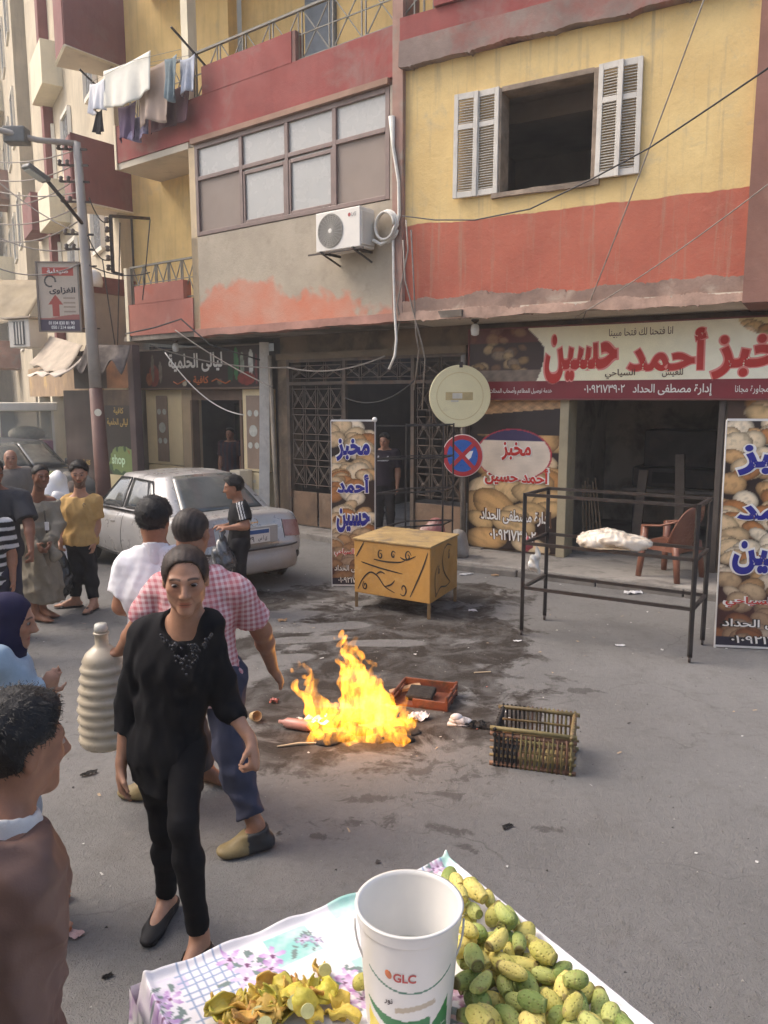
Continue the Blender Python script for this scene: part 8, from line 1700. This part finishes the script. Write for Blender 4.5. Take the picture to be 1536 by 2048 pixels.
J.update(head=P(384, 1066, 3.60), hf=unit((.22, .95, -.12)), neck=P(388, 1140, 3.58), chest=P(398, 1225, 3.60), pelvis=P(418, 1345, 3.66), shR=P(472, 1180, 3.57), shL=P(322, 1176, 3.66), elR=P(523, 1262, 3.72), wrR=P(546, 1338, 3.92),
         elL=P(272, 1262, 3.72), wrL=P(240, 1302, 3.86), hipR=P(450, 1362, 3.66), hipL=P(392, 1362, 3.74), knR=P(458, 1500, 3.58), anR=P(514, 1652, 3.52), knL=P(345, 1480, 3.80), anL=P(318, 1590, 4.0)); J['anR'].z = .095
J['r'] = unit((J['shR'] - J['shL']) * Vector((1, 1, 0))); J['f'] = unit(UP.cross(J['r'])); J['toeR'] = Vector((J['anR'].x - .105, J['anR'].y - .045, .02)); J['toeL'] = Vector((J['anL'].x - .15, J['anL'].y + .02, .02)); J['anL'].z = .09
t, o, M, c0, s_ = figure('man in pink plaid shirt and navy trousers seen from behind, carrying a jug', J, .008, SKN, hand_R=dict(d=(.35, .35, -.75), n=(-.8, .1, -.4), curl=.22, spread=.5), hand_L=dict(d=(-.85, .1, -.25), n=(0, .2, -1), curl=.28), hair_style='crop', hair_col=(.035, .026, .022), eyes_on=False, head_s=1.02, th=1.05, wide=.92)
shirt(t, o, J, .009, (.5, .3, .3), .72, .13, .022, 21, .013, pmat, .02, th=1.02, wide=.93, neck=.03); collar(t, o, J, (.5, .3, .3), .034, .073, pmat)
trousers(t, o, J, .009, (.050, .054, .085), .020, 1.80, 22, .016, None, .010, 1.02); shoes(t, o, J, 'croc', ((.22, .165, .075), (.03, .03, .032)), .008)
# jug in his left hand
jc = P(203, 1380, 3.88); JG = thing('plastic_jug', 'ribbed translucent plastic water jug carried by the man in plaid', 'jug', (jc.x + .015, jc.y, .385))
prof = [(.001, 0), (.12, .0), (.135, .02)] + [(.135 - .030 * max(0, (i - 14) / 18) + .0075 * math.sin(i * 1.57), .03 + i * .0135) for i in range(33)] + [(.085, .50), (.05, .53), (.034, .545), (.034, .60), (.040, .602), (.040, .61), (.032, .612)]
w = MB(); w.lathe(prof, 36, None, False); w.build('jug_body', mat('jug_plastic', (.50, .43, .32), .3, .08, 4, .05, 30, stains=(((.36, .30, .20), 3, .55, .5),), coat=.2), JG, True)
w = MB(); w.lathe([(.001, .615), (.033, .615), (.036, .63), (.030, .655), (.001, .656)], 16, None, False); w.build('cap', mat('jug_cap', (.50, .49, .44), .3, .05, 5, 0), JG, True)
# ------------------------------------------------------------------- man in white polo shirt, from behind
J = stand((-1.12, 3.98, 0), (-.05, 1), 1.69)
J.update(head=P(309, 1040, 3.98), hf=unit((.05, 1, -.2)), neck=P(312, 1100, 3.97), chest=P(316, 1185, 3.98), pelvis=P(322, 1325, 4.0), shL=P(256, 1132, 3.98), shR=P(374, 1130, 3.98), elL=P(243, 1212, 3.98), wrL=P(290, 1222, 4.2), elR=P(392, 1215, 4.0), wrR=P(352, 1230, 4.22), hipL=P(298, 1340, 4.0), hipR=P(350, 1340, 4.0), knL=P(302, 1450, 4.0), knR=P(388, 1455, 4.05), anL=P(305, 1560, 4.1), anR=P(412, 1552, 4.2))
J['anR'].z = .075; J['anL'].z = .075; J['toeR'] = J['anR'] + Vector((.13, -.06, -.06)); J['toeL'] = J['anL'] + Vector((-.05, .15, -.06))
t, o, M, c0, s_ = figure('barefoot man in white polo shirt seen from behind, bending his arms', J, .009, SKN, hair_style='thick', hair_col=(.010, .009, .009), eyes_on=False, head_s=1.0)
shirt(t, o, J, .009, (.78, .77, .80), .70, .16, .022, 31, .013, None, .018, th=1.12, neck=.03); collar(t, o, J, (.70, .69, .72), .032, .072); trousers(t, o, J, .011, (.05, .05, .06), .012, 1.9, 32, .006)
# ------------------------------------------------------------------- man in yellow T-shirt
J = stand((-3.18, 7.98, 0), (.12, -1), 1.66)
J.update(head=P(158, 946, 7.93), hf=unit((.30, -1, -.28)), neck=P(160, 993, 7.98), chest=P(160, 1022, 7.98), pelvis=P(161, 1078, 7.98), shR=P(134, 1006, 7.98), shL=P(190, 1002, 7.98), elR=P(125, 1048, 8.0), wrR=P(121, 1082, 7.88), elL=P(193, 1050, 8.02), wrL=P(188, 1085, 7.96), hipR=P(150, 1082, 7.98), hipL=P(172, 1082, 7.98), knR=P(153, 1140, 7.92), knL=P(181, 1142, 7.95), anR=P(152, 1197, 7.98), anL=P(188, 1208, 7.86))
J['anR'].z = .08; J['anL'].z = .08; J['toeR'] = J['anR'] + Vector((-.15, -.05, -.065)); J['toeL'] = J['anL'] + Vector((-.02, -.15, -.065))
t, o, M, c0, s_ = figure('bearded young man in mustard T-shirt and black joggers holding a bag', J, .010, SKL, hand_R=dict(d=(.05, -.2, -1), n=(.9, 0, 0), curl=.8), hair_style='thick', beard=.8, gaze=(.2, 1, -.4), head_s=1.06)
shirt(t, o, J, .010, (.52, .33, .125), .72, .065, .026, 41, .017, None, .016, vneck=.045); trousers(t, o, J, .010, (.012, .012, .015), .015, 1.88, 42, .014, None, .006); shoes(t, o, J, 'sandal', ((.035, .03, .028),) * 2, .009)
w = MB(); w.tube([Vector((.012 * math.cos(a), 0, .014 * math.sin(a))) + P(168, 1010, 7.83) - o for a in [i * .6 for i in range(9)]], .004, 4); w.build('chest_emblem', i_black, t)
p = J['wrR'] + Vector((0, -.02, -.09)); bg_ = limp_bag('plastic_bag', 'black plastic bag hanging from the hand of the man in mustard', 'bag', tuple(p), .42, .12, mat('black_bag', (.03, .032, .033), .3, .2, 8, .4, 40, coat=.4), 6)
# ------------------------------------------------------------------- man in galabeya
J = stand((-3.42, 7.55, 0), (.75, -.66), 1.62)
J.update(head=P(82, 952, 7.5), hf=unit((.75, -.8, -.06)), neck=P(72, 998, 7.55), chest=P(70, 1030, 7.55), pelvis=P(72, 1090, 7.55), shR=P(38, 1008, 7.5), shL=P(102, 1004, 7.62), elL=P(114, 1050, 7.58), wrL=P(100, 1085, 7.38), elR=P(38, 1058, 7.35), wrR=P(72, 1090, 7.25), hipR=P(60, 1100, 7.5), hipL=P(84, 1100, 7.6), knR=P(64, 1160, 7.45), knL=P(92, 1160, 7.6), anR=P(72, 1228, 7.45), anL=P(84, 1222, 7.62))
for s in 'LR': J['an' + s].z = .075; J['toe' + s] = J['an' + s] + Vector((.15, -.06, -.062))
t, o, M, c0, s_ = figure('barefoot man in olive grey robe gathered up at the waist', J, .010, SKD, hair_style='crop', beard=.35, gaze=(.1, 1, 0), head_s=1.05)
lo, hi = box_of(J, .2); S = Solid(lo, hi, .011); torso(S, J, .03, .05, 1.12, .6)
for s in 'LR': arm(S, J, s, .026, 1.85, .04, 1.05, .03)
pz = J['pelvis']; S.cone(pz + UP * .1, pz - UP * .45 + J['f'] * .06, .19, .20, .06, (J['f'], .85)); S.cone(pz - UP * .35, pz - UP * .72 + J['r'] * .06, .19, .17, .06, (J['f'], .8)); S.cone(J['wrR'] - UP * .03, pz - UP * .5 + J['f'] * .14, .06, .11, .08); S.cone(J['wrL'], J['wrL'] + Vector((.04, 0, -.12)), .05, .07, .05); S.cone(pz - UP * .3 - J['r'] * .12, pz - UP * .66 - J['r'] * .16, .12, .10, .06)
S.plane(J['neck'] + UP * .015, J['f'] * .3 + UP); S.plane((o.x, 0, .20), (-.25, 0, -1)); S.warp(folds(.030, 51, 1.5, .22)); solid_obj('robe', S, m_cloth, t, o, const((.27, .24, .185)))
w = MB(); q0 = J['neck'] + J['f'] * .16 - UP * .10; w.tube([q0 - o, q0 + J['f'] * .03 - UP * .22 - o], .008, 5); w.build('placket', mat('placket_dark', (.06, .05, .04), .8, .2, 5, 0), t)
w = MB(); c_ = q0 + J['f'] * .035 - UP * .14 - o; w.box(c_.x - .015, c_.x + .02, c_.y - .012, c_.y + .006, c_.z - .05, c_.z + .03); w.build('pocket_cloth', m_pap, t)
# ------------------------------------------------------------------- boy with the three-stripe shirt at the boot of the car
J = stand((-1.47, 7.75, 0), (-1, -.15), 1.46)
J.update(head=P(466, 974, 7.72), hf=unit((-1, -.25, -.22)), neck=P(478, 1006, 7.75), chest=P(480, 1032, 7.75), pelvis=P(478, 1088, 7.75), shL=P(483, 1016, 7.62), shR=P(476, 1016, 7.90), elL=P(492, 1052, 7.58), wrL=P(455, 1056, 7.52), elR=P(466, 1052, 7.95), wrR=P(448, 1052, 7.75))
t, o, M, c0, s_ = figure('boy in black shirt with white shoulder stripes standing behind the car', J, .010, SKN, hand_L=dict(d=(-1, -.1, .1), n=(.0, .3, -1), curl=.4), hand_R=dict(d=(-1, -.3, .0), n=(0, -.3, -1), curl=.4), hair_style='thick', head_s=1.0)
def stripes3(V):
    c = np.tile((.017, .017, .019), (len(V), 1)); a, b = V3(J['shL']), V3(J['elL']); d = (b - a) / np.linalg.norm(b - a); tt = (V - a) @ d; side = np.cross(d, (0, 1, 0)); x = (V - a) @ (side / np.linalg.norm(side)); k = (tt > -.06) & (tt < .125) & (V[:, 1] < a[1] - .012) & (np.abs(x) < .034) & ((np.abs(x) % .0225) < .0075); c[k] = (.6, .6, .6); k = (tt > .135) & (tt < .165) & (V[:, 1] < J['chest'].y); c[k] = (.55, .55, .55); return c
shirt(t, o, J, .008, stripes3, .72, .04, .018, 61, .005, None, .014, th=1.15); trousers(t, o, J, .011, (.018, .018, .022), .014, 1.9, 62, .006); shoes(t, o, J, 'sandal', ((.03, .03, .03),) * 2, .009)
limp_bag('plastic_bag', 'dark grey translucent bag held by the boy at the car', 'bag', tuple(J['wrL'] + Vector((-.05, 0, -.04))), .36, .11, mat('grey_film', (.06, .065, .07), .25, .2, 8, .4, 40, coat=.5), 9)
# ------------------------------------------------------------------- boy in the gate doorway
p = Lw(-1.02, .05, .12); J = stand(p, (-.25, -1), 1.56); J['hf'] = unit((-.35, -1, -.12))
t, o, M, c0, s_ = figure('boy in dark football shirt standing in the gate doorway', J, .010, SKN, hair_style='thick', gaze=(-.2, 1, -.1), head_s=1.04)
def football(V):
    c = np.tile((.022, .016, .024), (len(V), 1)); L = V - V3(J['chest']); x = L @ V3(J['r']); z = L[:, 2]; fr = (L @ V3(J['f'])) > .05; k = fr & (np.abs(z - .02) < .014) & (np.abs(x) < .085) & (np.sin(x * 260) > -.4); c[k] = (.45, .45, .45); k = fr & (np.abs(z - .075) < .014) & (np.abs(np.abs(x) - .075) < .012); c[k] = (.4, .4, .4); return c
shirt(t, o, J, .009, football, .78, .05, .02, 71, .006, None, .018, th=1.15); trousers(t, o, J, .011, (.018, .016, .018), .016, 1.9, 72, .006); shoes(t, o, J, 'sandal', ((.03, .03, .03),) * 2, .009)
# ------------------------------------------------------------------- figures behind
p = Lw(-4.72, .25, .06); J = stand(p, (-.2, -1), 1.62); t, o, M, c0, s_ = figure('dark figure standing in for a mirror reflection in the cafe doorway', J, .013, SKD, hair_style='short', eyes_on=False)  # figure added in place of a dim reflection in the cafe mirror
shirt(t, o, J, .013, lambda V: np.where((np.sin(((V - V3(J['chest'])) @ V3(J['r'])) * 70) > 0)[:, None], (.04, .012, .016), (.012, .014, .03)), .7, .08, .02, 81); trousers(t, o, J, .014, (.02, .02, .025))  # cloth colours darkened to the dimness of that reflection
p = P(36, 1130, 9.3); J = stand((p.x, 9.3, 0), (.5, -1), 1.62); J['head'].z -= .02; t, o, M, c0, s_ = figure('bald man standing behind the robed man', J, .013, (.36, .19, .125), hair_style='bald', eyes_on=True); shirt(t, o, J, .013, (.17, .15, .13), 1.8, .1, .02, 83); trousers(t, o, J, .014, (.06, .055, .05))
# ------------------------------------------------------------------- man in charcoal T-shirt at the left edge
p = P(2, 1150, 6.9); J = stand((p.x, 6.9, 0), (.55, -.85), 1.66); J.update(elL=P(58, 1050, 6.85), wrL=P(62, 1102, 6.72), shL=P(42, 998, 6.95), shR=P(-38, 1000, 6.9)); J['hf'] = unit((.8, -.6, -.1))
t, o, M, c0, s_ = figure('man in charcoal T-shirt cut by the left edge of the picture', J, .010, SKD, hand_L=dict(d=(.25, -.5, -.8), n=(-.9, 0, 0), curl=.8), hair_style='short'); shirt(t, o, J, .010, (.05, .05, .056), .82, .12, .03, 85, .008, None, .02, th=1.15, wide=1.1); trousers(t, o, J, .011, (.035, .036, .06), .018, 1.9, 86); shoes(t, o, J, 'sandal', ((.03, .03, .03),) * 2, .01)
p = P(-22, 1150, 6.3); J = stand((p.x, 6.3, 0), (.3, -1), 1.42); t, o, M, c0, s_ = figure('boy in black and white striped shirt at the left edge', J, .011, SKN, hair_style='short')
shirt(t, o, J, .009, lambda V: np.where((np.sin(V[:, 2] * 85) > .25)[:, None], (.5, .5, .5), (.018, .018, .02)), .8, .12, .02, 87); trousers(t, o, J, .012, (.03, .03, .05), .016, 1.9, 88); shoes(t, o, J, 'sandal', ((.03, .03, .03),) * 2, .01)
# ------------------------------------------------------------------- woman with navy headscarf behind the near boy
p = P(14, 1400, 2.95); J = stand((p.x - .02, 2.95, 0), (.8, .35), 1.50); J.update(head=P(20, 1240, 2.95), hf=unit((.95, .25, -.22)), elR=P(48, 1390, 2.88), wrR=P(86, 1392, 2.92), elL=P(52, 1400, 3.1), wrL=P(92, 1398, 3.02)); J['neck'] = J['head'] + Vector((-.04, 0, -.15))
t, o, M, c0, s_ = figure('woman in navy headscarf clasping her hands at the left edge', J, .009, SKL, hand_R=dict(d=(.45, .1, .9), n=(-.3, .8, 0), curl=.35), hand_L=dict(d=(.45, -.1, .9), n=(-.3, -.8, 0), curl=.35), hair_style='none', head_s=1.02)
S = Solid(c0 - .32, c0 + .22, .009); at = lambda x, y, z: c0 + M @ (np.array((x, y, z)) * s_)
S.ell(at(0, -.016, .028), (.085 * s_, .104 * s_, .092 * s_), M, .01); S.ell(at(0, -.01, -.05), (.078 * s_, .085 * s_, .09 * s_), M, .05); S.cone(at(0, -.02, -.09), at(0, -.03, -.20), .09, .13, .06); S.ell(at(0, .095, -.02), (.058 * s_, .07 * s_, .088 * s_), M, .01, 'sub'); S.warp(folds(.007, 91, 1.2)); solid_obj('headscarf', S, m_cloth, t, o, const((.022, .020, .050)))
def denim(V): k = (V[:, 2] > J['chest'].z + .03)[:, None]; return np.where(k & ((V[:, 0] < J['chest'].x + .02)[:, None]), (.50, .46, .22), (.33, .43, .52))
shirt(t, o, J, .010, denim, 1.75, .55, .024, 92, .008, None, .02); trousers(t, o, J, .012, (.26, .36, .46), .03, 1.9, 93, .01); shoes(t, o, J, 'sandal', ((.3, .12, .06),) * 2, .01)
# ------------------------------------------------------------------- near boy in brown jacket
J = stand((-.80, 1.34, 0), (.45, .9), 1.70); J.update(head=P(40, 1492, 1.42), hf=unit((.62, .78, -.14)), neck=P(0, 1650, 1.36), chest=P(-52, 1800, 1.38), shR=P(12, 1800, 1.33), shL=P(-170, 1730, 1.5), elR=P(14, 2060, 1.30), wrR=P(25, 2300, 1.32))
J['pelvis'] = J['chest'] + Vector((0, 0, -.36)); J['r'] = unit((J['shR'] - J['shL']) * Vector((1, 1, 0))); J['f'] = unit(UP.cross(J['r']))
t, o, M, c0, s_ = figure('boy in brown jacket seen from behind at the bottom left', J, .007, (.29, .14, .085), hair_style='short', hair_col=(.009, .008, .008), head_s=.93)
shirt(t, o, J, .008, (.135, .078, .062), 1.9, .12, .032, 95, .018, vcol_mat('jacket_cloth', .6, .08, 12, .15, 200, .4), .012, False, name='jacket', neck=.012, nk=(0, .25, 1))
collar(t, o, J, (.62, .60, .58), .03, .068)
w = MB(); q = [J['neck'].lerp(J['shR'], k) for k in (.45, .7, .95)]; w.tube([J['neck'].lerp(J['shR'], .42) + UP * .075 - J['f'] * .03 - o, J['neck'].lerp(J['shR'], .62) + UP * .055 - J['f'] * .075 - o, J['neck'].lerp(J['shR'], .80) - UP * .03 - J['f'] * .095 - o, J['neck'].lerp(J['shR'], .85) - UP * .14 - J['f'] * .10 - o], .004, 5); w.build('sleeve_seam', mat('seam_dark', (.05, .03, .025), .8, .2, 9, 0), t, True)
trousers(t, o, J, .012, (.03, .03, .04), .018, 1.9, 96); shoes(t, o, J, 'sandal', ((.05, .04, .03),) * 2, .01)
# =================================================================== dusty air of the street
hm = bpy.data.materials.new('haze'); hm.use_nodes = True; hn = hm.node_tree; hn.nodes.clear()
ho_ = hn.nodes.new('ShaderNodeOutputMaterial'); pv_ = hn.nodes.new('ShaderNodeVolumePrincipled'); pv_.inputs['Density'].default_value = .0035; pv_.inputs['Color'].default_value = (.93, .93, .92, 1); pv_.inputs['Anisotropy'].default_value = .25
hn.links.new(pv_.outputs[0], ho_.inputs['Volume'])
w = MB(); w.box(-160, 160, -70, 260, -1, 30); hz = w.build('haze', hm); hz['kind'] = 'stuff'; hz['label'] = 'pale dusty haze hanging in the street air'; hz['category'] = 'haze'
